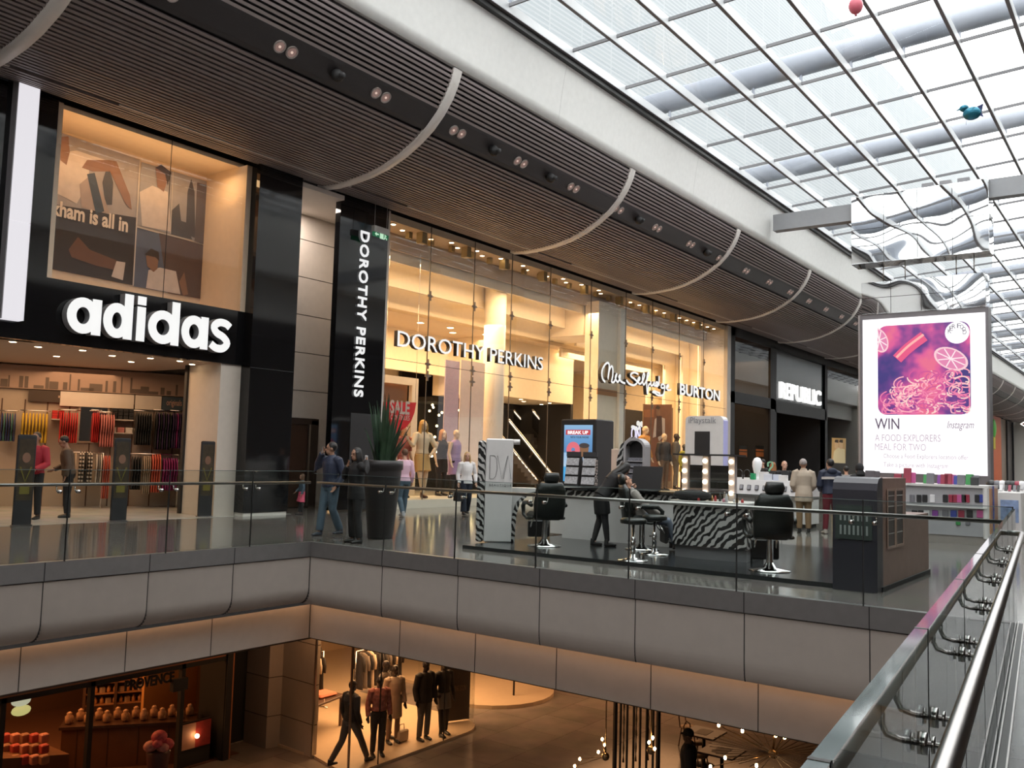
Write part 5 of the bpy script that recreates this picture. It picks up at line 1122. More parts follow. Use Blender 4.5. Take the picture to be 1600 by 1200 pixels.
# dark shop front: window dressing
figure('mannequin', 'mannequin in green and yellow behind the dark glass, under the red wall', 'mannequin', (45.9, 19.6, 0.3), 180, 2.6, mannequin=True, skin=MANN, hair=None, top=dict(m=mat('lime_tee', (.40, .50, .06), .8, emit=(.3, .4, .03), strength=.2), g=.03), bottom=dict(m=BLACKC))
for i, (px, lab) in enumerate(((1160, 'orange and black promotional card left in the dark shop window'), (1189, 'orange and black promotional card right in the dark shop window'))):
    a, c = ony(px-6-3*i, 696, 18.9), ony(px+7-3*i, 715, 18.9); t = thing('promotional_card', lab, 'card', (0, 0, 0), 0, 'orange cards in the dark window'); b = MB().use(mat('card_black', (.02, .02, .02), .6)); b.box(a.x, c.x, 18.88, 18.9, c.z, a.z); b.build('card', None, t)
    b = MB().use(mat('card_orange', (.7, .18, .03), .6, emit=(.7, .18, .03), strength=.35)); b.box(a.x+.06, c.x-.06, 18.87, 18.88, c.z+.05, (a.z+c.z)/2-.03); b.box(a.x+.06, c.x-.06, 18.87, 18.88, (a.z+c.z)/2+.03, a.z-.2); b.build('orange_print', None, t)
y = 20.5; t = thing('poster', 'glowing yellow-tinted poster of two men in the tall right-hand window', 'poster', (0, 0, 0)); b = MB(); PRe = lambda n, c: mat('lit_'+n, c, .6, emit=c, strength=.6)
flat(b, PRe('gold', (.55, .33, .12)), [(1300, 684), (1322, 685), (1321, 724), (1299, 723)], y); flat(b, PRe('yell', (.75, .60, .34)), [(1303, 705), (1309, 699), (1320, 702), (1321, 724), (1301, 723)], y-.01)
for x_ in (1307, 1314): flat(b, PRe('face', (.65, .42, .22)), [(x_-3, 690), (x_+3, 690), (x_+3, 699), (x_, 702), (x_-3, 699)], y-.02); flat(b, PRe('hair', (.05, .03, .02)), [(x_-3, 691), (x_-2, 687), (x_+3, 687), (x_+3, 692)], y-.03)
b.build('picture', None, t); a, c = ony(1299, 683, y+.05), ony(1322, 725, y+.05); MB().use(M_dark).box(a.x, c.x, y+.02, y+.08, .1, a.z).build('backing_board', None, t)
for x0, x1, lab in ((1205, 1212, 'low'),):
    pass
# far end: orange shop panel and eye shaped sign
a, c = ony(1547, 632, FY-.1), ony(1564, 745, FY-.1); o = MB().use(mat('orange_panel', (.55, .10, .02), .5)).box(a.x, c.x, FY-.2, FY-.02, .1, 8.6).build('orange_shop_panel'); tag(o, 'tall orange shop front panel at the far end right of the big screen', 'shop panel')
p = ony(1588, 655, FY-.3); t = thing('shop_sign', 'small glowing eye-shaped sign at the far right shop front', 'sign', (p.x-9, FY-3.2, 8.0), math.radians(-58)); t.scale = (.42, .42, .6); E_ = circ(0, 0, 3.6, 24, 1.5); E_ = [(x_, z_*(1-abs(x_)/4.6)) for x_, z_ in E_]; E2 = [(x_*.85, z_*.72) for x_, z_ in E_]
MB().use(emis('eye_white', (1, .95, .9), 1.5)).ring(E_, E2, -.1, 0).build('rim', None, t); MB().use(mat('eye_dark_in', (.2, .05, .05), .5)).prism(E2, -.05, 0).build('panel', None, t)
text('lettering', 'JUST', (-2.0, -.12, -.45), M_litwhite, size=1, depth=.05, width=4.0, height=.9, bold=.03).parent = t
p = ony(1546, 672, FY-.5); t = thing('hanging_ornament', 'yellow and green hanging ornament beside the orange panel', 'ornament', (p.x+2.5, FY-.6, 4.2)); MB().use(mat('orn_yellow', (.6, .5, .04), .5)).rbox(-.7, .7, -.1, .1, 0, 1.6, .1).build('yellow_block', None, t); MB().use(mat('orn_green', (.12, .5, .08), .5)).ell((0, 0, 2.6), .8, .3, 1.2).build('green_leaf', None, t)
MB().use(M_steel).tube([(0, 0, 3.5), (0, 0, 4.6)], .02, 5).build('cord', None, t)
# ================================================================== BRIDGE KIOSKS
ZEB = zebra_mat(); M_kwhite = mat('kiosk_white', (.70, .685, .68), .35); M_plat = mat('platform_black', (.022, .024, .026), .16, spec=.5)
LEATH = mat('black_leather', (.012, .015, .014), .32, bump=.2, bscale=60)
PZ = .06
o = MB().use(M_plat).box(12.2, 17.4, 3.6, 9.95, 0, PZ).build('kiosk_platform'); tag(o, 'low glossy black platform under the whole beauty kiosk', 'platform')
def at(px, py, z=PZ): p = onz(px, py, z); return p
# white panel with zebra edges
p0, p1 = at(755, 847), at(795, 848); d = (p1-p0); d.z = 0; d.normalize(); rz = math.atan2(d.y, d.x)
t = thing('branded_panel', 'tall white panel with zebra-striped edges and thin DVA BEAUTIQUE lettering', 'panel', (p0.x, p0.y, PZ), rz)
W = .50; H = 1.87
b = MB().use(M_kwhite); b.rbox(0, W, .02, .16, 0, H, .02); b.build('white_board', None, t)
b = MB().use(ZEB); b.rbox(-.14, .0, -.01, .20, 0, H-.04, .03); b.build('zebra_edge', None, t)
MB().use(M_kwhite).tube([(W-.02, .10, H-.05), (W+.12, .10, H-.05)], .05, 12).build('top_roll', None, t)
m = mat('print_thin_grey', (.10, .10, .11), .5); b = MB().use(m); yz = (.014, .02)
zt, zl_ = 1.56, 1.14
for pl in ([(.08, zt), (.08, zl_)], [(.08, zt), (.16, zt), (.20, zt-.06), (.215, 1.32), (.19, 1.19), (.15, zl_), (.08, zl_)], [(.215, zt), (.305, zl_), (.40, zt)], [(.33, zl_), (.41, zt), (.47, zl_)]): stroke(b, pl, .008, *yz)
b.build('logo', None, t)
text('lettering', 'BEAUTIQUE', (.08, .013, 1.0), m, size=.1, depth=.004, width=.40, height=.05, spacing=1.4).parent = t
t = thing('curved_counter', 'low white curved counter with zebra edge beside the tall white panel', 'counter', (p0.x, p0.y, PZ), rz)
prof = [(0.02, 0), (.50, 0), (.52, .25), (.53, .5), (.58, .72), (.72, .86), (.95, .93), (.95, .98), (.42, .98), (.22, .80), (.05, .78)]
MB().use(M_kwhite).prism(prof, .22, .62).build('counter_body', None, t)
edge = [(.52, 0), (.53, .25), (.545, .5), (.60, .70), (.74, .84), (.96, .91)]; b = MB().use(ZEB)
for (x0, z0), (x1, z1) in zip(edge, edge[1:]): b.prism([(x0-.03, z0), (x0+.05, z0), (x1+.05, z1), (x1-.03, z1)], .18, .66)
b.build('zebra_edge', None, t)
# working counter behind, with zebra trim
t = thing('work_counter', 'long white work counter with black top and zebra trim behind the salon chairs', 'counter', (15.0, 8.4, PZ))
MB().use(M_kwhite).box(-.1, .5, -1.3, 1.25, 0, .80).build('cabinet', None, t); MB().use(ZEB).box(-.13, .53, -1.32, 1.27, .80, .93).build('zebra_trim', None, t)
MB().use(M_black).box(-.18, .56, -1.36, 1.3, .93, .97).build('worktop', None, t)
for y in (-.25, -.1): MB().use(M_chrome).ell((-.11, y, .60), .018, .018, .018, 8, 6).build('knob', None, t)
WT = PZ+.97
def leaflet_stand(label, y, x=15.1):
    t = thing('leaflet_stand', label, 'display stand', (x, y, WT)); MB().use(M_dark).prism([(-.12, 0), (.14, 0), (.04, .62), (-.02, .62)], -.17, .17, 'y').build('stand_body', None, t)
    for k in range(3):
        z = .06+k*.19; MB().use(mat('leaflet', (.42, .42, .44), .5, var=.7, scale=25)).prism([(-.14+k*.025, z), (-.12+k*.025, z), (-.085+k*.025, z+.15), (-.105+k*.025, z+.15)], -.15, .15, 'y').build('leaflet_tier', None, t)
    MB().use(mat('header_dark', (.05, .05, .055), .5)).box(-.04, -.01, -.17, .17, .62, .72).build('header', None, t)
leaflet_stand('black leaflet stand just right of the tall white panel', 10.0, 15.85); leaflet_stand('second black leaflet stand to the right, taller', 9.60, 15.85)
MB().use(M_kwhite).box(15.6, 16.2, 9.1, 10.4, PZ, WT).build('side_counter'); tag(bpy.data.objects['side_counter'], 'white side counter carrying the black leaflet stands', 'counter')
t = thing('tower_display', 'tall black zig-zag display tower with white vertical lettering', 'display stand', (15.3, 9.12, WT)); MB().use(M_dark).prism([(-.11, 0), (.11, 0), (.07, .62), (-.07, .62)], -.03, .03, 'x').build('tower_body', None, t)
text('lettering', 'ESSENCE', (-.035, .03, .56), mat('print_white'), rot=(0, PI/2, PI), size=.1, depth=.004, width=.5, height=.06).parent = t
for o in t.children[1:]: o.rotation_euler = (PI/2, PI/2, -PI/2)
t = thing('info_panel', 'slim pale beige information panel between the tower and the digital screen', 'panel', (17.0, 9.55, PZ)); MB().use(mat('info_pale', (.66, .50, .40), .5)).rbox(-.03, .03, -.22, .22, .0, 1.78, .01).build('panel_board', None, t); MB().use(mat('speckle_edge', (.3, .3, .3), .5, var=.8, scale=60)).box(-.035, .035, -.26, -.22, 0, 1.78).build('speckled_edge', None, t)  # board's own colour is pale beige
# salon chairs
def salon_chair(label, loc, rz):
    t = thing('salon_chair', label, 'chair', loc, math.radians(rz), 'black salon chairs')
    b = MB().use(LEATH); b.rbox(-.27, .27, -.25, .28, .46, .60, .05); b.build('seat', None, t)
    b = MB().use(LEATH); b.smooth = True; b.loft([(V((0, -.25, .50)), .27, .09), (V((0, -.28, .75)), .29, .10), (V((0, -.33, 1.0)), .27, .09), (V((0, -.37, 1.12)), .20, .06)], V((1, 0, 0)), 16); b.build('backrest', None, t)
    MB().use(LEATH).loft([(V((0, -.36, 1.12)), .12, .05), (V((0, -.38, 1.2)), .15, .06), (V((0, -.39, 1.29)), .12, .05)], V((1, 0, 0)), 12).build('headrest', None, t)
    for s in (-1, 1):
        b = MB().use(LEATH); b.tube([(s*.31, -.22, .72), (s*.33, -.05, .76), (s*.33, .20, .75), (s*.33, .28, .68), (s*.32, .26, .52), (s*.30, .10, .47), (s*.29, -.2, .5)], [.035, .04, .04, .04, .03, .025, .025], 10); b.build('armrest', None, t)
    MB().use(M_chrome).lathe([(.05, .12), (.05, .46), (.12, .46)], seg=16).build('column', None, t)
    b = MB().use(M_chrome); b.lathe([(.30, 0), (.30, .015), (.10, .045), (.05, .12)], seg=28); b.build('base', None, t)
    b = MB().use(M_dark); b.rbox(-.2, .2, .36, .42, .12, .42, .02); b.build('leg_pad', None, t)
    b = MB().use(M_chrome); b.tube([(-.15, .25, .46), (-.17, .48, .16), (.17, .48, .16), (.15, .25, .46)], .014, 8); b.build('footrest', None, t)
    return t
p = at(842, 852); salon_chair('black padded salon chair nearest the tall white panel, seen from behind', (13.25, 8.95, PZ), -40)
salon_chair('black padded salon chair nearest the dark glass cabinet, seen from behind', (12.9, 4.75, PZ), -60)
salon_chair('black salon chair where the client sits leaning back', (14.15, 7.5, PZ), -140)
figure('person', 'client in grey leaning back on a salon chair, partly hidden by the beautician', 'person', (14.15, 7.5, PZ-.33), -140, 1.68, fem=True, lean=-28,
       pose=dict(knR=(.11, .46, .86), knL=(-.11, .46, .86), anR=(.12, .60, .45), anL=(-.12, .60, .45), elR=(.26, .10, 1.05), haR=(.12, .30, .98), elL=(-.26, .10, 1.05), haL=(-.12, .30, .98)),
       top=dict(m=mat('grey_cape', (.30, .27, .25), .8), g=.035), bottom=dict(m=mat('pale_denim', (.16, .19, .25), .8), g=.015), shoes=(.05, .04, .04), hair=('short', HAIRBR))
# bar stool
def bar_stool(label, loc):
    t = thing('bar_stool', label, 'stool', loc, 0, 'chrome stools of the beauty kiosk')
    MB().use(M_chrome).lathe([(.24, 0), (.235, .012), (.12, .03), (.045, .05), (.04, .10)], seg=28).build('base', None, t); MB().use(M_chrome).lathe([(.038, .08), (.038, .36), (.022, .37), (.022, .56)], seg=16).build('column', None, t)
    MB().use(LEATH).lathe([(.06, .55), (.20, .57), (.21, .62), (.18, .65), (0.001, .655)], seg=24).build('seat', None, t)
    MB().use(M_chrome).tube([(.02, 0, .30), (.14, .03, .28), (.20, .10, .28), (.14, .17, .28)], .01, 6).build('footrest', None, t)
bar_stool('chrome bar stool with wide round foot at the front of the beauty kiosk', (12.45, 6.75, PZ)); bar_stool('second chrome bar stool behind the front one', (13.55, 6.95, PZ))
# zebra arch stand with products
ax = 15.6; a, c = onx(979, 690, ax), onx(1012, 690, ax); ym, hw = (a.y+c.y)/2-.0, (a.y-c.y)/2
t = thing('arched_stand', 'tall arched product stand with grey frame and zebra side', 'display stand', (ax, ym, PZ))
outl = lambda r, zt: [(-r, 0)]+[(r*math.cos(PI-PI*i/12), zt-r*.75+r*.75*math.sin(PI*i/12)) for i in range(13)]+[(r, 0)]
MB().use(mat('stand_grey', (.40, .38, .39), .4)).ring(outl(hw, 1.98), outl(hw-.045, 1.93), -.12, .12, 'x').build('arch_frame', None, t); MB().use(ZEB).ring([(hw+.0, 0), (hw+.16, .1), (hw+.16, 1.55), (hw+.07, 1.85), (hw*.4, 2.0), (hw, 1.75)], [(hw+.01, .05), (hw+.02, .12), (hw+.03, 1.5), (hw+.02, 1.8), (hw*.5, 1.95), (hw+.01, 1.7)], -.10, .14, 'x').build('zebra_side', None, t)
MB().use(M_dark).prism(outl(hw-.04, 1.94), .05, .10, 'x').build('back_board', None, t)
for k in range(8):
    MB().use(mat('rack_bar', (.45, .43, .45), .4)).box(-.10, .05, -hw+.05, hw-.05, .75+k*.11, .765+k*.11).build('shelf', None, t)
    MB().use(mat('rack_items', (.20, .20, .23), .4, var=.9, scale=40)).box(-.07, .02, -hw+.07, hw-.07, .765+k*.11, .83+k*.11).build('product_row', None, t)
# vanity unit with bulb mirrors
vx = 14.15; Yv = lambda px: onx(px, 750, vx).y
yL, yM, yR = Yv(1072), Yv(1104), Yv(1145); zv0, zv1 = .98, onx(1105, 712, vx).z
t = thing('vanity_mirror', 'vanity mirror unit with three columns of glowing round bulbs and a dark top bar', 'mirror', (vx, yM, 0)); t.location = (0, 0, 0)
MB().use(M_dark).box(vx-.25, vx+.25, yR-.13, yL+.13, zv1, zv1+.025).build('top_bar', None, t)
BULB = MB().use(emis('vanity_bulb', (1, .78, .52), 9)).ell((0, 0, 0), .038, .038, .038, 12, 8).mesh('bulb'); PST = mat('post_pale', (.36, .32, .31), .4)
for j, y in enumerate((yL, yM, yR)):
    po = MB().use(PST).rbox(vx-.05, vx+.05, y-.055, y+.055, zv0, zv1, .01).build('post', None, t)
    for k in range(4): o = link('bulb', BULB, po); o.location = (vx-.075, y, zv0+.13+k*(zv1-zv0-.22)/3)
for ya, yb in ((yL, yM), (yM, yR)): MB().use(mat('mirror_silver', (.75, .72, .7), .03, 1)).box(vx-.01, vx+.01, yb+.07, ya-.07, zv0+.02, zv1-.16).build('mirror_glass', None, t)
# zebra counter below the vanity: gently curved front
yz0, yz1 = 6.62, 5.36; t = thing('zebra_counter', 'curved counter with zebra striped front below the bulb mirrors', 'counter', (13.6, 6.0, PZ))
arcf = [(-.12+.10*(2*i/12-1)**2, (yz0-yz1)/2*(2*i/12-1)) for i in range(13)]
MB().use(ZEB).prism(arcf+[(.30, .63), (.30, -.63)], .20, .84, 'z').build('zebra_front', None, t); MB().use(mat('plinth_grey', (.20, .20, .21), .4)).prism([(x+.05, y*.97) for x, y in arcf]+[(.28, .58), (.28, -.58)], 0, .20, 'z').build('plinth', None, t)
MB().use(M_kwhite).prism([(x-.05, y*1.06) for x, y in arcf]+[(.85, .68), (.85, -.68)], .84, .92, 'z').build('worktop', None, t); MB().use(M_dark).box(.30, .8, -.6, .6, 0, .84).build('rear_cabinet', None, t)
ct = PZ+.92; rnd = random.Random(9)
for i in range(16):
    x, y = 13.55+rnd.uniform(0, .35), 5.5+i*.068+rnd.uniform(-.015, .015); hh = rnd.uniform(.05, .15); m = rnd.choice((mat('cosm_red', (.4, .03, .03), .3), mat('cosm_black', (.02, .02, .02), .3), mat('cosm_gold', (.5, .3, .12), .3, .6), mat('cosm_clear', (.5, .5, .52), .2), mat('cosm_pink', (.5, .2, .25), .3)))
    o = MB().use(m).lathe([(.022, 0), (.022, hh*.65), (.012, hh*.72), (.012, hh)], seg=10).build('cosmetic_bottle'); o.location = (x, y, ct); tag(o, 'small cosmetic bottle among those on the white top of the zebra counter', 'bottle', 'cosmetics on the zebra counter')
o = MB().use(BLACKC).ell((0, 0, .05), .20, .34, .10).build('black_cloth_bag'); o.location = (13.75, 6.95, PZ+.92); tag(o, 'crumpled black bag lying at the left end of the zebra counter', 'bag')
bpy.data.objects['black_cloth_bag'].location = (13.7, 6.35, ct+.03)
p = at(1095, 700); t = thing('laptop', 'open black laptop on the work counter before the digital screen', 'laptop', (15.15, 8.05, WT), 0); MB().use(M_dark).rbox(-.16, .16, -.28, .28, 0, .025, .006).build('keyboard_base', None, t)
MB().use(M_dark).cbox((.2, 0, .24), .02, .62, .46, M=Matrix.Rotation(.2, 3, 'Y')).build('screen', None, t)
# free-standing digital screen
tx = 21.0; a, c = onx(877, 655, tx), onx(935, 757, tx); a2 = onx(932, 660, tx)
t = thing('digital_screen', 'free-standing black digital advert screen with a pink doughnut and a cup', 'screen', (tx, (a.y+a2.y)/2, 0)); hw = (a.y-a2.y)/2
MB().use(M_dark).rbox(0, .95, -hw, hw, 0, a.z, .03).build('housing', None, t)
zb_, zt_ = onx(885, 752, tx).z, onx(890, 664, tx).z; iw = hw*.80
m = mat('screen_picture', (.02, .02, .02), .3, emit=(.10, .32, .62), strength=1); N, L, p_ = nodes_of(m); tc = N.new('ShaderNodeTexCoord'); sx = N.new('ShaderNodeSeparateXYZ'); cr = N.new('ShaderNodeValToRGB'); mr = N.new('ShaderNodeMapRange'); mr.inputs[1].default_value = zb_; mr.inputs[2].default_value = zt_
L.new(tc.outputs['Object'], sx.inputs[0]); L.new(sx.outputs['Z'], mr.inputs[0]); L.new(mr.outputs[0], cr.inputs[0]); el = cr.color_ramp.elements; el[0].position = 0; el[0].color = (.05, .35, .75, 1); el[1].position = 1; el[1].color = (.28, .48, .72, 1)
for ps, cc in ((.25, (.07, .42, .80, 1)), (.27, (.45, .62, .80, 1)), (.5, (.36, .55, .78, 1)), (.52, (.10, .25, .50, 1)), (.75, (.14, .33, .60, 1))): e = el.new(ps); e.color = cc
L.new(cr.outputs[0], p_.inputs['Emission Color']); sc_ = MB().use(m).box(-.01, 0, -iw, iw, zb_, zt_).build('display', None, t)
hz = zt_-zb_; E = lambda n, c, s=1: emis('scr_'+n, c, s)
b = MB().use(E('red', (.55, .05, .06))); b.box(-.014, -.01, -iw*.86, iw*.88, zt_-hz*.175, zt_-hz*.085); b.build('headline_bar', None, sc_)
o = text('lettering', 'BREAK UP', (-.016, iw*.74, zt_-hz*.163), E('wht', (1, .95, .95), 1.1), rot=ROT_X, size=.2, depth=.003, width=iw*1.45, height=hz*.06, bold=.008); o.parent = sc_
o = text('lettering', 'WITH YOUR PHONE', (-.016, iw*.55, zt_-hz*.235), E('blk', (.03, .05, .08)), rot=ROT_X, size=.2, depth=.003, width=iw*1.3, height=hz*.035, bold=.004); o.parent = sc_
b = MB().use(E('pink', (.75, .16, .20))); cy, cz, r = iw*.33, zb_+hz*.56, iw*.48; b.ring(circ(cy, cz, r, 24), circ(cy, cz, r*.28, 24), -.014, -.01, 'x'); b.use(E('pinkd', (.45, .05, .08))); b.prism(circ(cy-.02, cz-r*.25, r*.25, 12, r*.14), -.018, -.014, 'x')
for s in (.3, -.3): b.prism([(cy+r*s-.02, cz-r*.9), (cy+r*s+.02, cz-r*.9), (cy+r*s+.02, cz-r*1.25), (cy+r*s-.02, cz-r*1.25)], -.016, -.012, 'x')
b.build('doughnut', None, sc_)
b = MB().use(E('brown', (.24, .12, .06))); cy = -iw*.45; b.prism([(cy-iw*.25, cz-r*.9), (cy+iw*.25, cz-r*.9), (cy+iw*.32, cz+r*.35), (cy-iw*.32, cz+r*.35)], -.014, -.01, 'x'); b.use(E('lid', (.05, .04, .04))); b.prism(circ(cy, cz+r*.55, iw*.36, 16, r*.32), -.016, -.012, 'x')
for s in (.12, -.12): b.prism(rect(cy+s-.012, cy+s+.012, cz-r*1.3, cz-r*.9), -.014, -.01, 'x')
b.build('cup', None, sc_)
b = MB().use(E('wht', (1, .95, .95), 1.1)); stroke(b, [(iw*.5, zb_+hz*.13), (iw*.3, zb_+hz*.10), (iw*.2, zb_+hz*.16)], .02, -.014, -.01, 'x'); stroke(b, [(iw*.2, zb_+hz*.16), (0, zb_+hz*.09), (-iw*.3, zb_+hz*.12)], .03, -.014, -.01, 'x'); b.build('logo', None, sc_)
MB().use(M_dark).box(-.10, 1.05, -hw-.1, hw+.1, 0, .04).build('foot_plate', None, t)
# phone kiosk: tall white sign
kx = 23.9; a, c = onx(1071, 650, kx), onx(1129, 775, kx)
t = thing('kiosk_sign', 'tall white rounded kiosk sign reading iPlaystalk with a black screen', 'sign', (kx, (a.y+c.y)/2, 0)); hw = (a.y-c.y)/2
MB().use(M_kwhite).prism(rrect(-hw, hw, 0, a.z, .14), 0, .35, 'x').build('sign_body', None, t); MB().use(mat('sign_rim_lilac', (.45, .45, .8), .4)).prism(rrect(-hw-.02, -hw+.03, .1, a.z-.12, .02), .02, .30, 'x').build('lilac_rim', None, t)
s0 = onx(1086, 674, kx); s1 = onx(1109, 712, kx); ym = (a.y+c.y)/2; MB().use(M_dark).box(-.02, 0, s1.y-ym, s0.y-ym, s1.z, s0.z).build('black_screen', None, t)
q0, q1 = onx(1076, 664, kx), onx(1119, 664, kx); o = text('lettering', 'iPlaystalk', (-.012, q0.y-ym, q0.z), mat('print_grey_mid', (.28, .28, .30), .5), rot=ROT_X, size=.3, depth=.004, width=q0.y-q1.y, height=.22); o.parent = t
# phone kiosk: counter
cx = 22.9; Yc = lambda px: onx(px, 770, cx).y; yA, yB = Yc(1138), Yc(1262)
t = thing('kiosk_counter', 'long white phone kiosk counter with slanted glass front panel', 'counter', (cx, yB, 0))
ln = yA-yB; MB().use(M_kwhite).box(.1, .9, 0, ln, .1, .72).build('cabinet', None, t)
MB().use(mat('counter_slope', (.66, .65, .66), .3)).prism([(.0, .80), (.12, 1.18), (.95, 1.18), (.95, .80)], 0, ln, 'y').build('display_top', None, t); MB().use(M_steel).box(-.03, .95, 0, ln, .72, .80).build('shelf_edge', None, t); MB().use(M_dark).box(.15, .85, .05, ln-.05, 0, .1).build('plinth', None, t)
for k in (1, 2): MB().use(mat('gap_grey', (.2, .2, .22), .5)).box(.095, .1, ln*k/3-.01, ln*k/3+.01, .1, .72).build('door_gap', None, t)
PH = MB().use(mat('display_phone', (.03, .03, .035), .3)); PH.rbox(-.012, .012, -.05, .05, -.07, .07, .008); PH.use(mat('phone_face', (.30, .30, .33), .25)).box(-.015, -.012, -.04, .04, -.05, .055); phm = PH.mesh('mounted_phone')
for i in range(9):
    o = link('mounted_phone', phm); o.location = (cx+.03, yA-.35-i*.21-(.12 if i > 3 else 0), .98); o.rotation_euler = (0, .30, 0); tag(o, 'dark phone mounted on the slanted white counter front, in a row of nine', 'phone', 'phones on the slanted white counter')
ctop = 1.18
t = thing('featureless_bust', 'white featureless display head on the phone kiosk counter', 'display head', (cx+.6, onx(1183, 735, cx+.6).y, ctop)); MB().use(mat('head_white', (.85, .85, .87), .35)).loft([(V((0, 0, 0)), .14, .12), (V((0, 0, .04)), .08, .08), (V((0, 0, .16)), .075, .075), (V((-.02, 0, .24)), .09, .10), (V((0, 0, .36)), .125, .135), (V((.01, 0, .48)), .125, .135), (V((.01, 0, .57)), .08, .085), (V((.01, 0, .60)), .02, .02)], V((0, 1, 0)), 18).build('head', None, t)
for i, px in enumerate((1155, 1167)):
    y = onx(px, 735, cx+.45).y; t = thing('headphones', ('left pair of black headphones on a white stand on the kiosk counter', 'right pair of black headphones on a white stand on the kiosk counter')[i], 'headphones', (cx+.45, y, ctop), 0, 'headphones on the kiosk counter')
    b = MB().use(mat('hp_black', (.02, .02, .022), .4)); b.tube([(0, .085*math.cos(an), .16+.10*math.sin(an)) for an in [-.5+(PI+1)*k/12 for k in range(13)]], .012, 8); b.build('headband', None, t)
    for s in (1, -1): MB().use(mat('hp_black')).tube([(0, s*.07, .09), (0, s*.09, .09)], .035, 12).build('ear_cup', None, t)
    MB().use(M_kwhite).box(-.02, .02, -.08, .08, 0, .05).build('stand', None, t)
for i, (px, m, w_, h_, lab) in enumerate(((1177, mat('box_green', (.02, .30, .12), .5), .12, .17, 'green box on the phone kiosk counter'), (1191, M_kwhite, .24, .22, 'white box behind the green one on the kiosk counter'), (1200, mat('box_pale', (.62, .64, .7), .4), .20, .17, 'pale box third from the left on the kiosk counter'), (1212, mat('box_pale2', (.55, .58, .68), .4), .20, .16, 'bluish pale box fourth from the left on the kiosk counter'), (1224, M_kwhite, .22, .15, 'rightmost white box on the kiosk counter'))):
    o = MB().use(m).rbox(-.05, .05, -w_/2, w_/2, 0, h_, .006).build('product_box'); o.location = (cx+.30+.12*(i % 2), onx(px, 740, cx+.3).y, ctop); tag(o, lab, 'box', 'boxes on the kiosk counter')
t = thing('display_card', 'green question-mark shaped card standing on the kiosk counter', 'card', (cx+.5, onx(1203, 730, cx+.5).y, ctop)); b = MB().use(mat('card_green', (.25, .5, .33), .5)); stroke(b, smooth_path([(.05, .36), (.05, .46), (-.05, .48), (-.07, .38), (0, .30), (.02, .24)], 3), .04, -.01, .01, 'x'); b.box(-.01, .01, 0, .05, .10, .18); b.build('mark', None, t); MB().use(M_kwhite).box(-.04, .04, -.02, .06, 0, .10).build('base', None, t)
# dark rounded glass cabinet
t = thing('glass_cabinet', 'tall dark cabinet with rounded top and brown wooden side with glass doors', 'cabinet', (12.1, 3.05, 0))
MB().use(mat('cabinet_dark', (.035, .034, .045), .3)).prism([(0, .0), (0, 1.30), (.03, 1.39), (.10, 1.45), (.20, 1.47), (.28, 1.47), (.28, 0)], .0, .56, 'y').build('front_panel', None, t)
MB().use(mat('cabinet_wood', (.27, .17, .14), .4, var=.2, scale=5)).box(.28, 1.55, 0, .52, 0, 1.46).build('wood_body', None, t); MB().use(mat('cabinet_wood')).box(1.55, 3.0, 0, .52, 0, .92).build('low_wood_body', None, t); MB().use(M_dark).box(.2, 3.02, -.02, .54, 0, .06).build('plinth', None, t)
for x0, x1 in ((.48, .86), (.93, 1.32)):
    d_ = MB().use(mat('showcase_dark', (.05, .035, .035), .3)).box(x0, x1, -.012, 0, .55, 1.30).build('glass_door', None, t)
    MB().use(mat('door_wood_light', (.40, .27, .22), .4)).ring(rect(x0-.02, x1+.02, .53, 1.32), rect(x0+.012, x1-.012, .56, 1.29), -.02, -.010).build('door_frame', None, d_)
    for z in (.72, .90, 1.08, 1.22): MB().use(mat('shelf_glint', (.45, .43, .42), .3)).box(x0+.02, x1-.02, -.016, -.012, z, z+.012).build('shelf_line', None, d_)
b = MB().use(mat('display_dark_green', (.06, .075, .07), .2)); b.box(-.012, 0, .06, .52, .66, 1.10)
b.build('display_window', None, t); b = MB().use(mat('glint_grey', (.30, .33, .32), .3))
for k in range(7): b.box(-.016, -.012, .11+k*.055, .135+k*.055, .90, 1.02); b.box(-.016, -.012, .11+k*.055, .135+k*.055, .72, .84)
b.build('product_rows', None, t)
# accessories kiosk in front of the big screen
ax = 21.5; Ya = lambda px: onx(px, 790, ax).y; yA, yB = Ya(1405), Ya(1546)
t = thing('accessory_kiosk', 'grey-white phone accessory kiosk below the big bright screen', 'counter', (ax, yB, 0)); ln = yA-yB; kt = onx(1480, 757, ax).z
MB().use(mat('kiosk_grey_panel', (.38, .38, .40), .3)).box(0, .08, .10, ln, .18, kt-.05).build('pegboard', None, t); MB().use(M_kwhite).box(-.06, 1.2, 0, ln, kt-.05, kt).build('top_shelf', None, t); MB().use(M_kwhite).rbox(-.06, 1.2, 0, .12, .1, kt, .05).build('end_frame', None, t)
MB().use(mat('kiosk_orange', (.52, .26, .12), .4)).box(0, 1.0, -.02, .0, .25, kt-.06).build('orange_end_panel', None, t); MB().use(mat('kiosk_blue', (.05, .08, .35), .4)).box(.30, .46, -.03, -.02, .2, kt).build('blue_stripe', None, t); MB().use(M_kwhite).box(-.10, .3, .05, ln, .78, .80).build('mid_ledge', None, t)
MB().use(mat('kiosk_base', (.30, .27, .25), .4)).box(.02, 1.1, .06, ln, 0, .30).build('base_cabinet', None, t)
cols = [mat('acc_%s' % n, c, .4) for n, c in (('black', (.02, .02, .022)), ('red', (.30, .03, .06)), ('pink', (.50, .10, .28)), ('grey', (.16, .16, .18)), ('blue', (.04, .06, .30)), ('green', (.05, .28, .08)), ('purple', (.22, .06, .30)), ('white', (.7, .7, .72)))]
words = ('black', 'dark red', 'pink', 'grey', 'blue', 'green', 'purple', 'white')
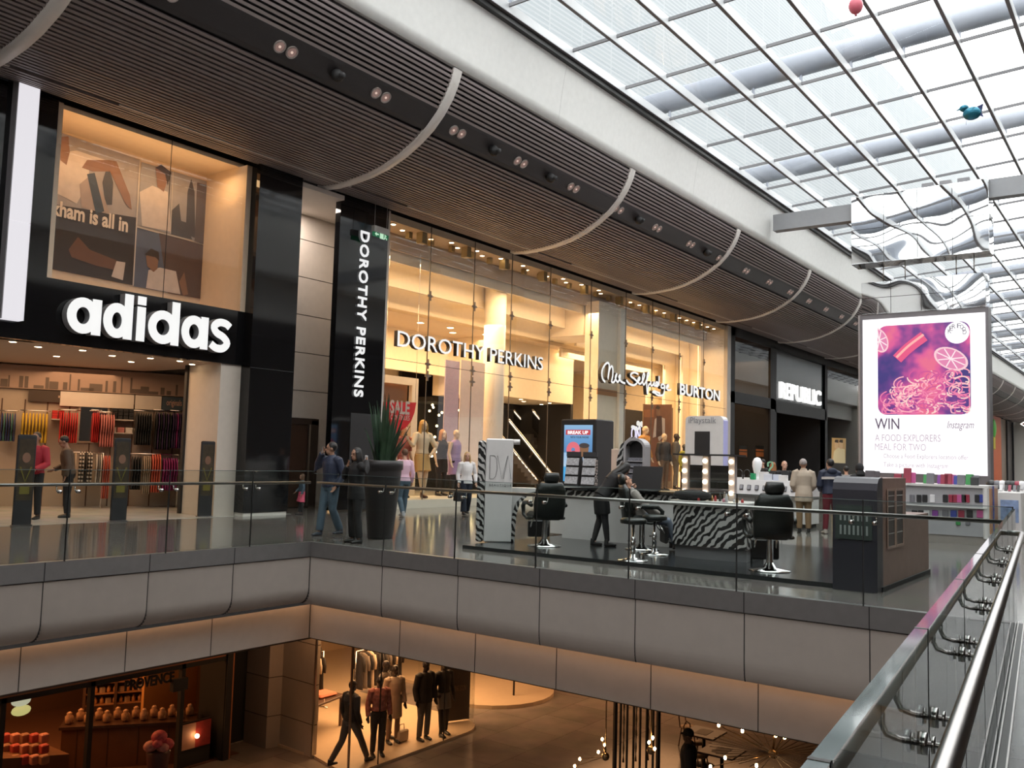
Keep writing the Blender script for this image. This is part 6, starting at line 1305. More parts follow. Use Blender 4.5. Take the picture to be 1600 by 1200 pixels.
def acc(px, py, ci, w_, h_, row, off=-.02):
    p = onx(px, py, ax+off); o = MB().use(cols[ci]).rbox(-.015, .015, -w_/2, w_/2, -h_/2, h_/2, .008).build('phone_case'); o.location = (ax-.018, p.y, p.z); tag(o, '%s phone case hanging on the %s row of the accessory kiosk' % (words[ci], row), 'phone case', '%s cases on the %s row' % (words[ci], row))
for px, ci in ((1425, 3), (1436, 0), (1445, 0), (1457, 7), (1477, 0), (1486, 1), (1492, 1), (1499, 2), (1506, 0), (1511, 1), (1527, 0), (1534, 4)): acc(px, 779, ci, .10, .17, 'upper')
for px, ci in ((1429, 0), (1439, 0), (1448, 7), (1461, 6), (1477, 3), (1490, 4), (1502, 1), (1515, 0), (1531, 2)): acc(px, 803, ci, .12, .16, 'middle')
for px, ci in ((1497, 5), (1512, 3)): acc(px, 816, ci, .09, .12, 'lower')
for px, ci, h_ in ((1404, 1, .2), (1417, 6, .22), (1423, 2, .24), (1419, 1, .34), (1445, 4, .2), (1447, 5, .2), (1455, 3, .24), (1466, 6, .2), (1474, 1, .22), (1484, 2, .22), (1480, 1, .24), (1495, 4, .2), (1503, 3, .22), (1511, 5, .24), (1520, 3, .22), (1524, 0, .18), (1372, 3, .16), (1380, 3, .15)):
    y = onx(px, 755, ax+.2).y; dx = .1+.2*(px % 3); o = MB().use(cols[ci]).rbox(-.02, .02, -.08, .08, 0, h_, .01).build('boxed_case'); o.location = (ax+dx, y, kt); o.rotation_euler = (0, .2, 0); tag(o, '%s upright phone case on top of the accessory kiosk' % words[ci], 'phone case', '%s cases on the kiosk top' % words[ci])
    if px < 1400: o.location = (13.2 if px > 1375 else 13.0, 3.3, 1.46); o.location.x = 12.75+(px-1372)*.03; o.rotation_euler = (0, 0, 0); o.scale = (.8, .8, .6); tag(o, 'grey box on top of the tall dark cabinet, ' + ('left' if px < 1375 else 'right'), 'box', 'boxes on the tall dark cabinet')
t = thing('phone_stand', 'white phone display stand with blue picture right of the accessory kiosk', 'display stand', (23.0, 2.95, 0)); MB().use(M_kwhite).rbox(-.02, .7, -.24, .24, 0, 1.14, .03).build('cabinet', None, t); MB().use(mat('blue_picture', (.25, .34, .55), .4, var=.8, scale=7)).box(-.03, -.02, -.18, .18, .45, .95).build('picture', None, t)
for i in range(5):
    o = MB().use(cols[(0, 3, 1, 0, 7)[i]]).cbox((0, 0, .07), .02, .06, .16, M=Matrix.Rotation(.6, 3, 'Y')).build('tilted_phone'); o.location = (23.05+.1*(i % 2), 2.78+i*.085, 1.145); tag(o, 'small tilted phone on the white stand right of the accessory kiosk', 'phone', 'tilted phones on the white stand')
for i, (px, py, ci) in enumerate(((1549, 757, 0), (1558, 748, 3), (1566, 752, 7), (1575, 757, 0), (1582, 748, 0), (1590, 750, 1), (1596, 755, 7))):
    p = onx(px, py, 26); o = MB().use(cols[ci]).ell((0, 0, .12), .10, .13, .12, 10, 7).build('headphone_display'); o.location = (26, p.y, 1.12); tag(o, '%s rounded headphone on the far white counter behind the phone stand' % words[ci], 'headphones', '%s headphones on the far counter' % words[ci])
o = MB().use(M_kwhite).box(25.6, 26.6, 1.5, 4.2, 0, 1.12).build('far_counter'); tag(o, 'far white counter with headphones behind the phone stand at right', 'counter')
# ================================================================== BIG SCREEN, MIRROR BOXES, CEILING FITTINGS
SX = 36.0
a, c = onx(1348, 497, SX), onx(1540, 740, SX); a2 = onx(1541, 491, SX)
yl, yr = a.y, onx(1541, 600, SX).y; zt_, zb_ = onx(1445, 494, SX).z, 1.40
t = thing('led_screen', 'huge glowing white advertising screen with a pink food picture', 'screen', (0, 0, 0))
MB().use(mat('screen_frame', (.15, .14, .15), .4)).box(SX+.02, SX+.7, yr-.10, yl+.16, 0, zt_+.2).build('housing', None, t)
MB().use(mat('screen_side', (.30, .27, .27), .35)).box(SX-.02, SX+.72, yl+.10, yl+.17, .0, zt_+.2).build('side_frame', None, t)
face = MB().use(emis('led_white', (1, .97, 1), 1.25)).box(SX-.02, SX+.02, yr, yl, zb_, zt_).build('screen_face', None, t)
LY = lambda px: onx(px, 600, SX).y
LZ_ = lambda py: onx(1440, py, SX).z
py0, py1, pz0, pz1 = LY(1517), LY(1372), LZ_(648), LZ_(506)
m = mat('led_picture', (.02, .02, .02), .4, emit=(.8, .2, .4), strength=1.0); N, L, p_ = nodes_of(m)
tc = N.new('ShaderNodeTexCoord'); nz = N.new('ShaderNodeTexNoise'); nz.inputs['Scale'].default_value = .75; nz.inputs['Detail'].default_value = 3; cr = N.new('ShaderNodeValToRGB'); L.new(tc.outputs['Object'], nz.inputs['Vector']); L.new(nz.outputs['Fac'], cr.inputs[0]); el = cr.color_ramp.elements
el[0].position = .36; el[0].color = (.035, .02, .19, 1); el[1].position = .66; el[1].color = (.80, .14, .26, 1)
for ps, cc in ((.46, (.14, .03, .24, 1)), (.52, (.42, .05, .28, 1)), (.58, (.72, .09, .30, 1))): e = el.new(ps); e.color = cc
L.new(cr.outputs[0], p_.inputs['Emission Color'])
pic = MB().use(m).prism(rrect(py0, py1, pz0, pz1, .32, 5), SX-.026, SX-.02, 'x').build('picture', None, t)
EP = lambda n, c, s=1.0: emis('led_'+n, c, s)
# strands, slices and chilli in the picture
rnd = random.Random(21); b = MB(); W_, H_ = py1-py0, pz1-pz0
for i in range(170):
    u, v = rnd.uniform(.12, .98), rnd.uniform(.03, .44)
    if u < .45: v *= .8
    cy, cz = py1-u*W_, pz0+v*H_; r = rnd.uniform(.12, .42); a0 = rnd.uniform(0, 6.3); sp = rnd.uniform(1.2, 3.6); b.use(EP(*rnd.choice((('st1', (1, .42, .50)), ('st2', (.85, .20, .38)), ('st3', (1, .66, .60)), ('st4', (.62, .08, .30))))))
    P = []
    for k in range(9): an = a0+sp*k/8; P.append((min(max(cy+r*math.cos(an), py0+.04), py1-.04), min(max(cz+r*.7*math.sin(an), pz0+.05), pz1-.05)))
    stroke(b, P, .045, SX-.030-.0003*i, SX-.029-.0003*i, 'x')
b.build('noodle_strands', None, pic)
def slice_(cu, cv, r, rot, n):
    b = MB(); cy, cz = py1-cu*W_, pz0+cv*H_; cl = lambda P: [(min(max(y, py0), py1), min(max(z, pz0), pz1)) for y, z in P]
    E_ = lambda rr: [(cy+rr*math.cos(x)*math.cos(rot)-rr*.62*math.sin(x)*math.sin(rot), cz+rr*math.cos(x)*math.sin(rot)+rr*.62*math.sin(x)*math.cos(rot)) for x in [2*PI*k/24 for k in range(24)]]
    b.use(EP('sl1', (.95, .60, .66))); b.prism(cl(E_(r)), SX-.058, SX-.056, 'x'); b.use(EP('sl2', (.75, .22, .42))); b.prism(cl(E_(r*.86)), SX-.060, SX-.058, 'x'); b.use(EP('sl3', (1, .80, .84)))
    for k in range(0, 24, 3): q_ = cl([(cy, cz), E_(r*.84)[k]]); stroke(b, q_, .04, SX-.063, SX-.061, 'x')
    b.build(n, None, pic)
slice_(.80, .60, .62, .5, 'citrus_slice'); slice_(.02, .84, .5, 1.2, 'citrus_slice')
b = MB().use(EP('ch1', (.80, .08, .22))); P = smooth_path([(py1-.22*W_, pz0+.62*H_), (py1-.35*W_, pz0+.74*H_), (py1-.52*W_, pz0+.86*H_)], 4); stroke(b, P, .40, SX-.056, SX-.054, 'x'); b.use(EP('ch2', (1, .45, .42))); stroke(b, [(y+.02, z+.06) for y, z in P], .09, SX-.058, SX-.0565, 'x'); b.build('chilli', None, pic)
cy, cz, r = LY(1497), LZ_(523), LY(1478)-LY(1497); bd = MB().use(EP('badge', (1, .98, 1), 1.2)).prism(circ(cy, cz, r, 28), SX-.070, SX-.064, 'x').build('badge', None, pic)
for ch, dg in (('K', 165), ('E', 140), ('R', 115), ('F', 75), ('O', 50), ('O', 25), ('D', 0)):
    an = math.radians(dg); o = text('lettering', ch, (SX-.073, cy-r*.62*math.cos(an)+.06, cz+r*.62*math.sin(an)-.08), EP('ink', (.12, .10, .14)), rot=ROT_X, size=.3, depth=.003, height=.17, width=.12); o.parent = bd
    o.rotation_euler = (Matrix.Rotation(-(PI/2-an), 3, V((-1, 0, 0))).inverted()@Matrix.Rotation(0, 3, 'X')@Vector((0, 0, 0))) if False else ROT_X
def led_text(txt, px0, py, px1, h, col, bold=0.0, shear=0.0, n='lettering'):
    m_ = EP('txt%d' % int(col[0]*1000), col); o = text(n, txt, (SX-.026, LY(px0), LZ_(py)), m_, rot=ROT_X, size=.5, depth=.004, width=LY(px0)-LY(px1), height=h, bold=bold, shear=shear); o.parent = t
led_text('WIN', 1367, 671, 1405, .42, (.10, .07, .12), .004)
led_text('Instagram', 1479, 673, 1521, .36, (.24, .18, .24), .0, .35)
led_text('A FOOD EXPLORERS', 1367, 690, 1469, .26, (.52, .42, .50)); led_text('MEAL FOR TWO', 1367, 704.5, 1446, .26, (.55, .45, .53))
led_text('Choose a Food Explorers location offer', 1380, 719, 1512, .22, (.48, .40, .46)); led_text('Take a picture with Instagram', 1380, 733, 1480, .22, (.50, .42, .48))
# mirror-clad boxes
MIR = mat('mirror_panel', (.86, .87, .88), .02, 1, var=0); N, L, p_ = nodes_of(MIR); tc = N.new('ShaderNodeTexCoord'); nz = N.new('ShaderNodeTexNoise'); nz.inputs['Scale'].default_value = .55; nz.inputs['Detail'].default_value = 0; bp = N.new('ShaderNodeBump'); bp.inputs['Strength'].default_value = 1; bp.inputs['Distance'].default_value = .05; L.new(tc.outputs['Object'], nz.inputs['Vector']); L.new(nz.outputs['Fac'], bp.inputs['Height']); L.new(bp.outputs[0], p_.inputs['Normal'])
def mirror_box(label, ya, yb, z0, z1, dep, n, x=SX):
    t = thing('mirror_box', label, 'mirror box', (x, (ya+yb)/2, z0)); w_ = (ya-yb)/n; hw = (ya-yb)/2
    MB().use(M_dark).box(.03, dep-.03, -hw+.03, hw-.03, .03, z1-z0-.03).build('core', None, t)
    for i in range(n):
        for k in range(2):
            h = (z1-z0)/2; MB().use(MIR).rbox(0, .03, -hw+i*w_+.008, -hw+(i+1)*w_-.008, k*h+.004, (k+1)*h-.004, .006).build('mirror_panel', None, t)
    MB().use(MIR).box(.03, dep, -hw, -hw+.03, 0, z1-z0).build('end_panel', None, t); MB().use(MIR).box(.03, dep, hw-.03, hw, 0, z1-z0).build('end_panel', None, t)
    MB().use(MIR).box(0, dep, -hw, hw, -.02, .0).build('bottom_panel', None, t)
    return t
mt = mirror_box('large mirror-clad box hanging from the roof beam above the bright screen', onx(1330, 350, SX).y, onx(1545, 330, SX).y, onx(1440, 402, SX).z, onx(1440, 293, SX).z, 1.0, 4)
m2 = mirror_box('low mirror-clad box directly on top of the bright screen', onx(1346, 465, SX).y, onx(1540, 460, SX).y, zt_+.22, onx(1440, 434, SX).z, .9, 4)
b = MB().use(M_steel)
zA = onx(1440, 434, SX).z; zB = onx(1440, 402, SX).z
for y in (8.9, 8.1, 6.3, 5.7): b.tube([(SX+.45, y, zA-.02), (SX+.45, y, zB+.02)], .02, 6)
o = b.build('suspension_rods'); o.name = 'suspension_rod'; tag(o, 'thin rods between the two mirror-clad boxes above the bright screen', 'rod')
ym = onx(1330, 350, SX).y; ym2 = onx(1545, 330, SX).y; b = MB().use(mat('beam_grey', (.30, .31, .33), .45)); b.box(SX+.3, SX+.75, ym-.1, 13.28, 11.42, 12.10); b.box(SX+.3, SX+.75, -4, ym2+.1, 11.6, 12.30); struct(b.build('beam_cross'))
for i in range(3):
    y = 7.2-.62*i; o = MB().use(mat('clip_grey', (.28, .28, .3), .5)).box(SX+.05, SX+.3, y-.2, y+.2, onx(1440, 293, SX).z, onx(1440, 293, SX).z+.16).build('box_clip'); o.parent = mt; o.location = (-mt.location.x, -mt.location.y, -mt.location.z)
# twin downlights and small cameras in the dark band
yb_, zb2, tx_, tz_ = A[38]
nx_, nz_ = (-abs(tz_), -abs(tx_)); ang = math.atan2(abs(tz_), abs(tx_))
RM = Matrix.Rotation(-ang, 4, 'X')
dlp = thing('twin_downlight', 'pair of round pinkish downlights in the dark band of the curved ceiling', 'ceiling light', (11.35, yb_, zb2), 0, 'twin downlights in the dark ceiling band')
LG = emis('dl_glass', (.45, .28, .24), .45)
for s in (-1, 1):
    r_ = MB().use(mat('dl_rim', (.42, .36, .34), .35)).ring(circ(s*.155, 0, .135, 20), circ(s*.155, 0, .105, 20), -.03, .02, 'z').build('trim_ring', None, dlp)
    MB().use(LG).prism(circ(s*.155, 0, .105, 20), -.008, .02, 'z').build('lamp_glass', None, dlp); MB().use(emis('dl_core', (1, .72, .6), .7)).ell((s*.155, 0, -.02), .03, .03, .02, 10, 6).build('lamp_core', None, dlp)
dlp.rotation_euler = (-ang, 0, 0)
for i in range(-5, 20):
    if i == 0: continue
    c = copy_tree(dlp); c.location = (11.35+2.73*i, yb_, zb2)
for i, x in enumerate((18.25, 20.95, 26.3, 31.8, 12.7)):
    o = MB().use(M_dark).ell((0, 0, -.10), .14, .14, .15, 12, 8).tube([(0, 0, -.02), (.0, -.1, -.26)], .07, 10).build('ceiling_spotlight'); o.location = (x, yb_, zb2); o.rotation_euler = (-ang, 0, 0); tag(o, 'small black spotlight fixed in the dark band between the twin downlights', 'spotlight', 'spotlights in the dark ceiling band')
# balloons under the roof glass
t = thing('balloon', 'blue-green fish-shaped foil balloon floating under the skylight', 'balloon', (30.4, 4.75, 12.75)); FB = mat('foil_blue', (.02, .16, .24), .2, .5, var=.6, scale=4)
MB().use(FB).ell((0, 0, 0), .28, .34, .26, 18, 12).build('balloon_body', None, t); MB().use(FB).ell((0, .28, .26), .15, .18, .14).tube([(0, .42, .26), (0, .56, .22)], [.05, .015], 8).build('balloon_head', None, t); MB().use(mat('foil_dark', (.02, .03, .10), .25, .4)).prism([(.18, .12), (-.40, .30), (-.34, -.02), (-.40, -.22)], -.03, .03, 'x').build('balloon_fin', None, t)
MB().use(M_dark).tube([(0, .2, -.22), (.02, .22, -.42)], .006, 5).build('string', None, t); t.scale = (.8, .8, .8)
t = thing('balloon', 'pink balloon at the top edge of the skylight', 'balloon', (21.7, 5.9, 12.78)); MB().use(mat('balloon_pink', (.75, .16, .22), .3)).ell((0, 0, 0), .17, .17, .21).tube([(0, 0, -.2), (0, 0, -.25)], [.02, .035], 8).build('balloon_body', None, t)
# ================================================================== LOWER LEVEL CONTENTS
L0 = LZ+.06
lp = lambda px, py, z=L0: (lambda p: (p.x, p.y, z))(onz(px, py, z))
MK = mat('mannequin_black', (.03, .022, .02), .3); DKG = mat('dark_grey_trousers', (.10, .085, .075), .8); OFFW = mat('off_white_coat', (.55, .44, .34), .8); DRK = mat('black_suit', (.018, .014, .014), .75); PRINT = mat('rose_print', (.42, .14, .11), .7, var=.9, scale=14)
kw = dict(mannequin=True, skin=MK, hair=None)
figure('mannequin', 'striding dark mannequin in black jacket and grey trousers at the lower window corner', 'mannequin', lp(545, 1195), -95, 1.84, top=dict(m=DRK, g=.028), bottom=dict(m=DKG, g=.012), pose=dict(knR=(.09, .22, .52), anR=(.09, .42, .09), knL=(-.09, -.14, .50), anL=(-.09, -.42, .14)), **kw)
figure('mannequin', 'mannequin in rose printed blouse and black trousers in the lower window', 'mannequin', lp(589, 1181), 150, 1.80, fem=True, top=dict(m=PRINT, g=.03, z=.98), bottom=dict(m=DRK), **kw)
figure('mannequin', 'mannequin in long off-white coat in the lower window', 'mannequin', lp(613, 1161), 160, 1.84, fem=True, top=dict(m=OFFW, g=.03, z=.58, flare=.01), bottom=dict(m=mat('nude_tights', (.22, .14, .10), .6), g=.006), **kw)
figure('mannequin', 'male mannequin in black suit jacket and grey trousers in the lower window', 'mannequin', lp(661, 1156), 170, 1.90, top=dict(m=DRK, g=.035, z=.84), bottom=dict(m=DKG), **kw)
figure('mannequin', 'mannequin in dark top and short grey skirt right of the suited one', 'mannequin', lp(691, 1148), 165, 1.84, fem=True, top=dict(m=DRK, g=.025, z=.98), bottom=dict(kind='skirt', m=mat('grey_skirt', (.20, .17, .15), .8), z=.62, flare=.185, tights=DRK), pose=dict(knR=(.1, .06, .5), anR=(.12, .12, .09)), **kw)
figure('mannequin', 'mannequin with brown trousers half hidden behind the rose blouse', 'mannequin', lp(598, 1150), 200, 1.82, top=dict(m=mat('taupe_jacket', (.13, .10, .08), .8), g=.03), bottom=dict(m=DKG), pose=dict(knR=(.1, .1, .5), anR=(.12, .22, .09)), **kw)
t = thing('handbag', 'cream handbag standing on the floor of the lower shop window', 'bag', lp(627, 1158)); MB().use(mat('bag_cream', (.60, .48, .35), .5)).rbox(-.17, .17, -.09, .09, 0, .28, .03).build('bag_body', None, t); MB().use(mat('bag_cream')).tube([(-.09, 0, .27), (-.07, 0, .40), (.07, 0, .40), (.09, 0, .27)], .012, 6).build('handle', None, t)
# dark hanging panel, tables, racks
p = lp(722, 1134); t = thing('window_panel', 'dark hanging panel with faint lettering inside the curved end of the lower window', 'panel', (p[0]+.1, p[1]+.35, L0), math.radians(-25)); MB().use(mat('panel_dark', (.035, .022, .016), .5, var=.3, scale=20)).box(-.42, .42, -.03, .03, .05, 3.4).build('board', None, t); text('lettering', 'AW COMING SOON', (-.3, -.035, .8), mat('print_dim', (.16, .10, .06), .6), size=.2, depth=.004, width=.6, height=.14).parent = t
p = lp(512, 1108); t = thing('display_table', 'dark wooden table with folded clothes inside the lower shop', 'table', (15.75, 17.5, L0), .2); MB().use(M_wood).rbox(-.75, .75, -.45, .45, .72, .78, .01).build('table_top', None, t)
for sx in (-1, 1):
    for sy in (-1, 1): MB().use(M_wood).box(sx*.66-.035, sx*.66+.035, sy*.38-.035, sy*.38+.035, 0, .72).build('leg', None, t)
for i, (x, c_, lab) in enumerate(((15.4, 'olive_fold', 'olive folded garment on the dark table'), (16.05, 'coral_fold', 'coral garment draped on the dark table'))):
    o = MB().use(mat(c_, (.30, .24, .12) if i == 0 else (.60, .20, .12), .8)).rbox(-.28, .28, -.25, .25, 0, .09, .04).build('folded_garment'); o.location = (x, 17.5, L0+.78); tag(o, lab, 'clothes')
for j, (x, y, lab) in enumerate(((16.4, 18.9, 'garment rack of dark clothes behind the table in the lower shop'), (18.75, 18.2, 'garment rack of black clothes behind the mannequins in the lower shop'), (17.2, 20.0, 'rear garment rack at the left of the lower shop'))):
    t = thing('garment_rack', lab, 'clothes rack', (x, y, L0)); MB().use(M_chrome).tube([(-.9, 0, 1.5), (.9, 0, 1.5)], .014, 8).build('rail_bar', None, t)
    for s in (-.9, .9): MB().use(M_chrome).tube([(s, 0, 0), (s, 0, 1.5)], .016, 8).build('upright', None, t); MB().use(M_chrome).tube([(s, -.25, .02), (s, .25, .02)], .016, 8).build('foot', None, t)
    for i in range(12): garment((DRK, DRK, mat('grey_drab', (.16, .13, .11), .8), DRK, OFFW, DRK)[(i+j) % 6], 'dark garment on the %s' % ('rack behind the table in the lower shop', 'rack behind the lower mannequins', 'rear left rack of the lower shop')[j], 'garments of lower rack ' + 'abc'[j], (x-.78+i*.14, y, L0+1.43), rnd.uniform(-.15, .15), .95)
t = thing('cloth_rail', 'dark clothes hanging on the round pale plinth right of the lower window', 'clothes rack', (22.4, 15.6, LZ+.1)); MB().use(M_dark).tube([(-.7, 0, 0), (-.7, 0, 1.5), (.7, 0, 1.5), (.7, 0, 0)], .03, 8).build('frame', None, t); MB().use(DRK).loft([(V((-.6, 0, 1.0)), .35, .2), (V((.6, 0, 1.0)), .35, .2)], V((0, 0, 1)), 10).build('clothes', None, t)
# soap shop: shelf unit, counter with jars, posters
sxp = 13.1
t = thing('shelf_unit', 'tall dark shelf unit with arched top full of small products', 'shelf', (12.3, 20.0, LZ+.02), math.radians(-30)); w2 = 1.0
MB().use(M_lwood).box(-w2, w2, .30, .34, .9, 2.15).build('back_board', None, t)
for k, x in enumerate((-w2, -w2/3, w2/3, w2)): MB().use(mat('shelf_post', (.09, .045, .025), .5)).box(x-.03, x+.03, -.04, .34, 0, 2.15).build('post', None, t)
MB().use(M_lwood).prism([(-w2-.05, 2.15), (w2+.05, 2.15), (w2*.6, 2.40), (0, 2.48), (-w2*.6, 2.40)], 0, .34).build('arched_top', None, t)
jar = MB().use(mat('product_amber', (.45, .20, .07), .3)).lathe([(.04, 0), (.045, .02), (.045, .10), (.025, .12), (.025, .15)], seg=8).mesh('product_jar'); jar2 = MB().use(mat('product_pale', (.50, .36, .24), .4)).box(-.05, .05, -.04, .04, 0, .12).mesh('product_box')
t_M = Matrix.Translation((12.3, 20.0, LZ+.02))@Matrix.Rotation(math.radians(-30), 4, 'Z')
for k in range(5):
    z = .95+k*.25; MB().use(mat('shelf_board', (.30, .14, .06), .4)).box(-w2, w2, 0, .3, z-.02, z).build('shelf_board', None, t)
    for i in range(14):
        o = link('product_jar' if (i+k) % 3 else 'product_box', jar if (i+k) % 3 else jar2); o.location = t_M@V((-w2+.1+i*.138, .12, z)); tag(o, 'small amber or cream product on the dark shelf unit of the lower soap shop', 'product', 'products on the soap shop shelves')
t = thing('shop_counter', 'long wooden counter with panelled front in the lower soap shop', 'counter', (11.75, 18.75, LZ+.02), math.radians(-38)); MB().use(M_lwood).box(-1.5, 1.2, -.3, .35, 0, .86).build('counter_body', None, t); MB().use(mat('counter_top_dark', (.05, .025, .015), .3)).box(-1.55, 1.25, -.36, .4, .86, .92).build('worktop', None, t)
for i in range(4): MB().use(mat('panel_line', (.06, .03, .02), .5)).box(-1.2+i*.62, -1.18+i*.62, -.306, -.3, .05, .84).build('panel_joint', None, t)
cM = Matrix.Translation((11.75, 18.75, LZ+.02))@Matrix.Rotation(math.radians(-38), 4, 'Z'); GLJ = mat('jar_glassy', (.42, .24, .14), .15, var=.8, scale=20)
jm = MB().use(GLJ).lathe([(.05, 0), (.085, .03), (.09, .16), (.05, .20), (.06, .23), (.02, .26)], seg=12).mesh('wrapped_jar')
for i in range(14): o = link('wrapped_jar', jm); o.location = cM@V((-1.4+i*.19, -.1+.22*(i % 2), .92)); tag(o, 'clear wrapped gift jar on the long counter of the lower soap shop', 'jar', 'wrapped jars on the counter')
t = thing('flower_arrangement', 'pink and red wrapped bouquet standing before the soap shop counter', 'bouquet', (11.15, 17.0, LZ)); MB().use(mat('vase_dark', (.08, .03, .03), .4)).lathe([(.16, 0), (.2, .4), (.24, .75), (.18, .8)], seg=16).build('vase', None, t)
for i, (x, y, z, r) in enumerate(((0, 0, 1.05, .16), (-.16, .05, .88, .14), (.17, -.02, .86, .15), (.02, -.12, .84, .12), (-.1, -.1, .95, .10), (.1, .1, 1.0, .10))): MB().use(mat('bloom_%d' % (i % 2), ((.55, .10, .14), (.62, .28, .28))[i % 2], .6, var=.5, scale=20)).ell((x, y, z), r, r, r*.8, 12, 8).build('bloom', None, t)
for i in range(15):
    px = 8+i % 5*15; py = 1160+i//5*17; p = onz(px, py, LZ+.85-.12*(i//5)); o = MB().use(mat('gift_%d' % (i % 3), ((.45, .07, .06), (.55, .22, .16), (.30, .14, .08))[i % 3], .5, var=.3, scale=12)).rbox(-.08, .08, -.07, .07, 0, .18, .02).build('gift_box'); o.location = p; tag(o, ('red gift box', 'salmon gift box', 'brown gift box')[i % 3]+' on the display at the lower left corner', 'gift box', ('red', 'salmon', 'brown')[i % 3]+' gift boxes at the lower left')
pa_ = onz(40, 1185, LZ+.6); o = MB().use(M_lwood).prism([(-.7, LZ+.02), (.7, LZ+.02), (.7, LZ+.60), (0, LZ+.72), (-.7, LZ+.85)], -.5, .5, 'y').build('gift_display'); o.location = (pa_.x, pa_.y+.1, 0); tag(o, 'stepped wooden display carrying gift boxes at the lower left corner', 'display stand')
t = thing('shop_sign', 'black serif-like capital letters reading PROVENCE above the soap shop window', 'sign', (0, 0, 0)); a, c = ony(195, 1074, 17.4), ony(272, 1060, 17.4); MB().use(mat('sign_glow', (.40, .16, .06), .5, emit=(.5, .16, .04), strength=.25)).prism([(a.x-.3, -3.06), (13.0, -3.06), (13.0, -2.60), (a.x, -2.85)], 17.43, 17.47).build('arched_board', None, t)
o = text('lettering', 'PROVENCE', (a.x, 17.40, -3.40), mat('letter_black', (.012, .008, .008), .5), size=.3, depth=.03, width=c.x-a.x, height=.22, bold=.01); o.parent = t
a, c = ony(281, 1135, 17.62), ony(325, 1205, 17.62); t = thing('poster', 'poster with pink flower picture beside the soap shop post, under a small lamp', 'poster', (0, 0, 0)); MB().use(mat('poster_rose', (.42, .22, .17), .5, var=.4, scale=3)).box(a.x, a.x+(c.x-a.x)*.5, 17.60, 17.64, LZ+.4, a.z).build('pale_half', None, t); MB().use(mat('poster_red', (.28, .03, .03), .5, var=.6, scale=6)).box(a.x+(c.x-a.x)*.5, c.x, 17.60, 17.64, LZ+.4, a.z).build('red_half', None, t)
MB().use(M_dark).box(a.x-.03, c.x+.03, 17.64, 17.68, LZ, a.z+.03).build('frame', None, t)
for i, (px, py, y) in enumerate(((308, 1150, 17.5), (341, 1148, 17.7), (342, 1168, 17.7), (341, 1188, 17.7))):
    p = ony(px, py, y); o = MB().use(emis('lamp_soap', (1, .55, .22), 18 if i == 0 else 9)).ell((0, 0, 0), *([.05]*3 if i == 0 else [.03]*3), 10, 7).build('wall_lamp'); o.location = p; tag(o, ('bright round lamp in front of the flower poster', 'small lamp at the orange door post, uppermost', 'small lamp at the orange door post, middle', 'small lamp at the orange door post, lowest')[i], 'lamp')
a, c = ony(268, 1062, 17.38), ony(290, 1076, 17.38); o = MB().use(M_dark).box(a.x, c.x, 17.30, 17.42, c.z, a.z).build('speaker_box'); tag(o, 'small dark box fixed on the soap shop post', 'speaker')
for i, (px, py) in enumerate(((33, 1095), (33, 1110))): p = ony(px, py, 21); o = MB().use(emis('cooler_%d' % i, (.6, .55, .2) if i else (.5, .5, .35), .8)).ell((0, 0, 0), .22, .1, .12, 12, 8).build('lit_display'); o.location = p; tag(o, ('pale glowing oval display at the back of the soap shop', 'yellow glowing oval display at the back of the soap shop')[i], 'display light')
# right part: bead partition, chandeliers, tables, silhouette
t = thing('screen_partition', 'black open grid partition with bead strings on the lower floor', 'partition', (18.3, 9.75, LZ), math.radians(-36)); GW = .56
b = MB().use(M_dark); b.ring([(-GW, 0), (GW, 0), (GW, 3.3), (-GW, 3.3)], [(-GW+.06, .06), (GW-.06, .06), (GW-.06, 3.24), (-GW+.06, 3.24)], -.05, .05); b.build('frame', None, t)
for i in range(6): MB().use(M_dark).box(-GW+.16+i*.16-.015, -GW+.16+i*.16+.015, -.03, .03, .06, 3.24).build('bar', None, t)
for i in range(3): MB().use(mat('bead_gold', (.45, .33, .20), .3, .5, var=.9, scale=30)).tube([(-GW+.24+i*.30, 0, 3.2-k*.15) for k in range(20)], [.012+.014*(k % 2) for k in range(20)], 6).build('bead_string', None, t)
CH = emis('chandelier_bulb', (1, .60, .26), 60)
def chandelier(label, c, r, bulbs, spokes=0):
    t = thing('chandelier', label, 'chandelier', c); MB().use(mat('brass_dark', (.25, .15, .07), .35, .8)).ell((0, 0, 0), .07, .07, .07).tube([(0, 0, 0), (0, 0, -1.85-c[2])], .012, 6).build('stem', None, t)
    for bx, by, bz in bulbs:
        MB().use(mat('brass_dark')).tube([(0, 0, 0), (bx, by, bz)], .006, 5).build('arm', None, t); MB().use(CH).ell((bx, by, bz), .022, .022, .03, 8, 6).build('bulb', None, t)
    for i in range(spokes): an = 2*PI*i/spokes; MB().use(mat('brass_thin', (.10, .055, .03), .5)).tube([(0, 0, 0), (r*math.cos(an), r*math.sin(an), .05)], .005, 4).build('spoke', None, t)
def cb(c, pts, x): return [tuple(onx(px, py, x)-V(c)) for px, py in pts]
c1 = tuple(onx(946, 1182, 14.0)); chandelier('small chandelier cluster of five bulbs left of the bead partition', c1, .3, cb(c1, [(941, 1155), (945, 1164), (935, 1175), (906, 1186), (898, 1197)], 14.0))
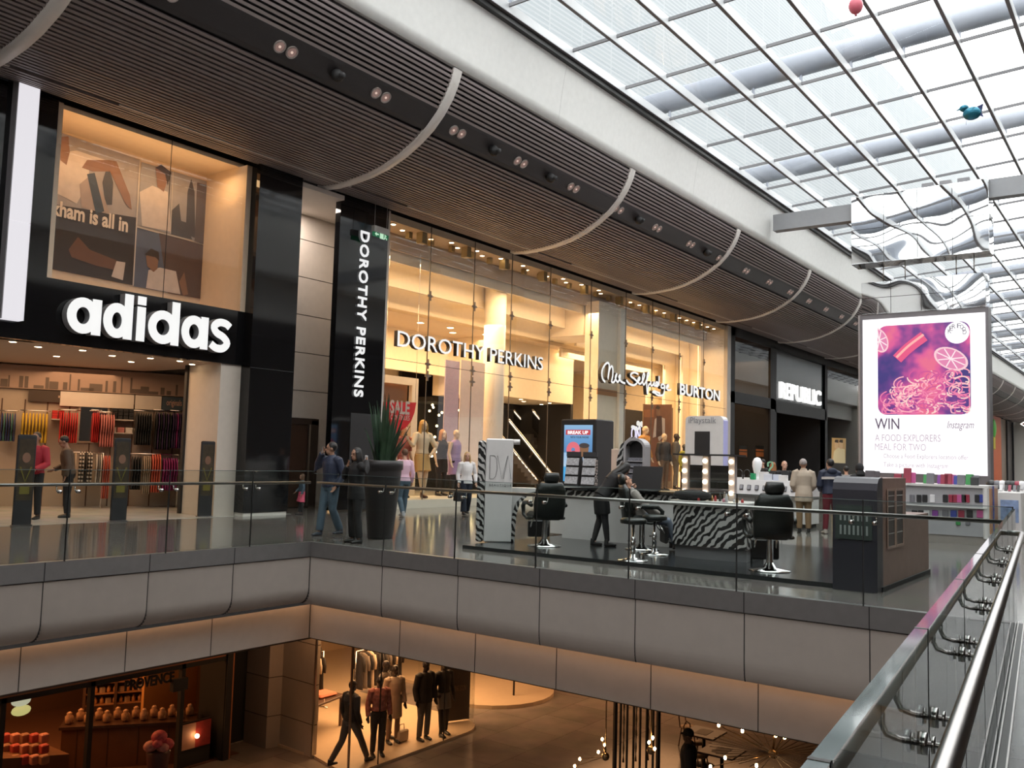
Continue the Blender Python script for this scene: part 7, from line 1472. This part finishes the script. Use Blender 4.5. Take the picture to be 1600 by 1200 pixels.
c2 = tuple(onx(1017, 1172, 13.6)); chandelier('small chandelier cluster of three bulbs before the bead partition', c2, .3, cb(c2, [(1020, 1153), (1014, 1160), (1023, 1170)], 13.6))
c3 = tuple(onx(1208, 1178, 13.0)); chandelier('wide wheel-shaped chandelier with many thin spokes and bright bulbs', c3, .9, cb(c3, [(1123, 1133), (1160, 1142), (1212, 1149), (1133, 1184), (1182, 1196), (1110, 1198), (1226, 1152)], 13.0), 36)
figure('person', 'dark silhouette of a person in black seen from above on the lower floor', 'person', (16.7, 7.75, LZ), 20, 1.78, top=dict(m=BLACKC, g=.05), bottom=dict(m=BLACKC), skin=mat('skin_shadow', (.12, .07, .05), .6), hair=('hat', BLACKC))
for i, (px, py) in enumerate(((1100, 1143), (1128, 1172), (1085, 1160), (1092, 1180), (1076, 1136))):
    p = onz(px, py, LZ+.75)
    if i < 2:
        t = thing('cafe_table', ('square cafe table with white paper further back on the lower floor', 'square cafe table with white paper nearer on the lower floor')[i], 'table', (p.x, p.y, LZ)); MB().use(M_wood).box(-.4, .4, -.4, .4, .70, .74).build('table_top', None, t); MB().use(M_dark).lathe([(.25, 0), (.04, .04), (.04, .70)], seg=12).build('pedestal', None, t)
        o = MB().use(mat('paper', (.45, .40, .36), .7)).box(-.22, .22, -.15, .15, 0, .006).build('paper_menu'); o.location = (p.x, p.y, LZ+.74); tag(o, ('white paper on the further cafe table', 'white paper on the nearer cafe table')[i], 'paper')
    else:
        p = onz(px, py, LZ+.45); t = thing('cafe_chair', ('round-seated pale cafe chair left of the nearer table', 'round-seated pale cafe chair in front of the nearer table', 'pale cafe chair at the further table')[i-2], 'chair', (p.x, p.y, LZ)); MB().use(mat('seat_tan', (.42, .27, .15), .5)).lathe([(.2, .43), (.21, .46), (.001, .47)], seg=16).build('seat', None, t)
        for sx in (-1, 1):
            for sy in (-1, 1): MB().use(M_lwood).tube([(sx*.13, sy*.13, .43), (sx*.18, sy*.18, 0)], .014, 6).build('leg', None, t)
        MB().use(M_lwood).tube([(-.17, .15, .45), (-.17, .2, .8), (0, .22, .9), (.17, .2, .8), (.17, .15, .45)], .015, 6).build('backrest', None, t)
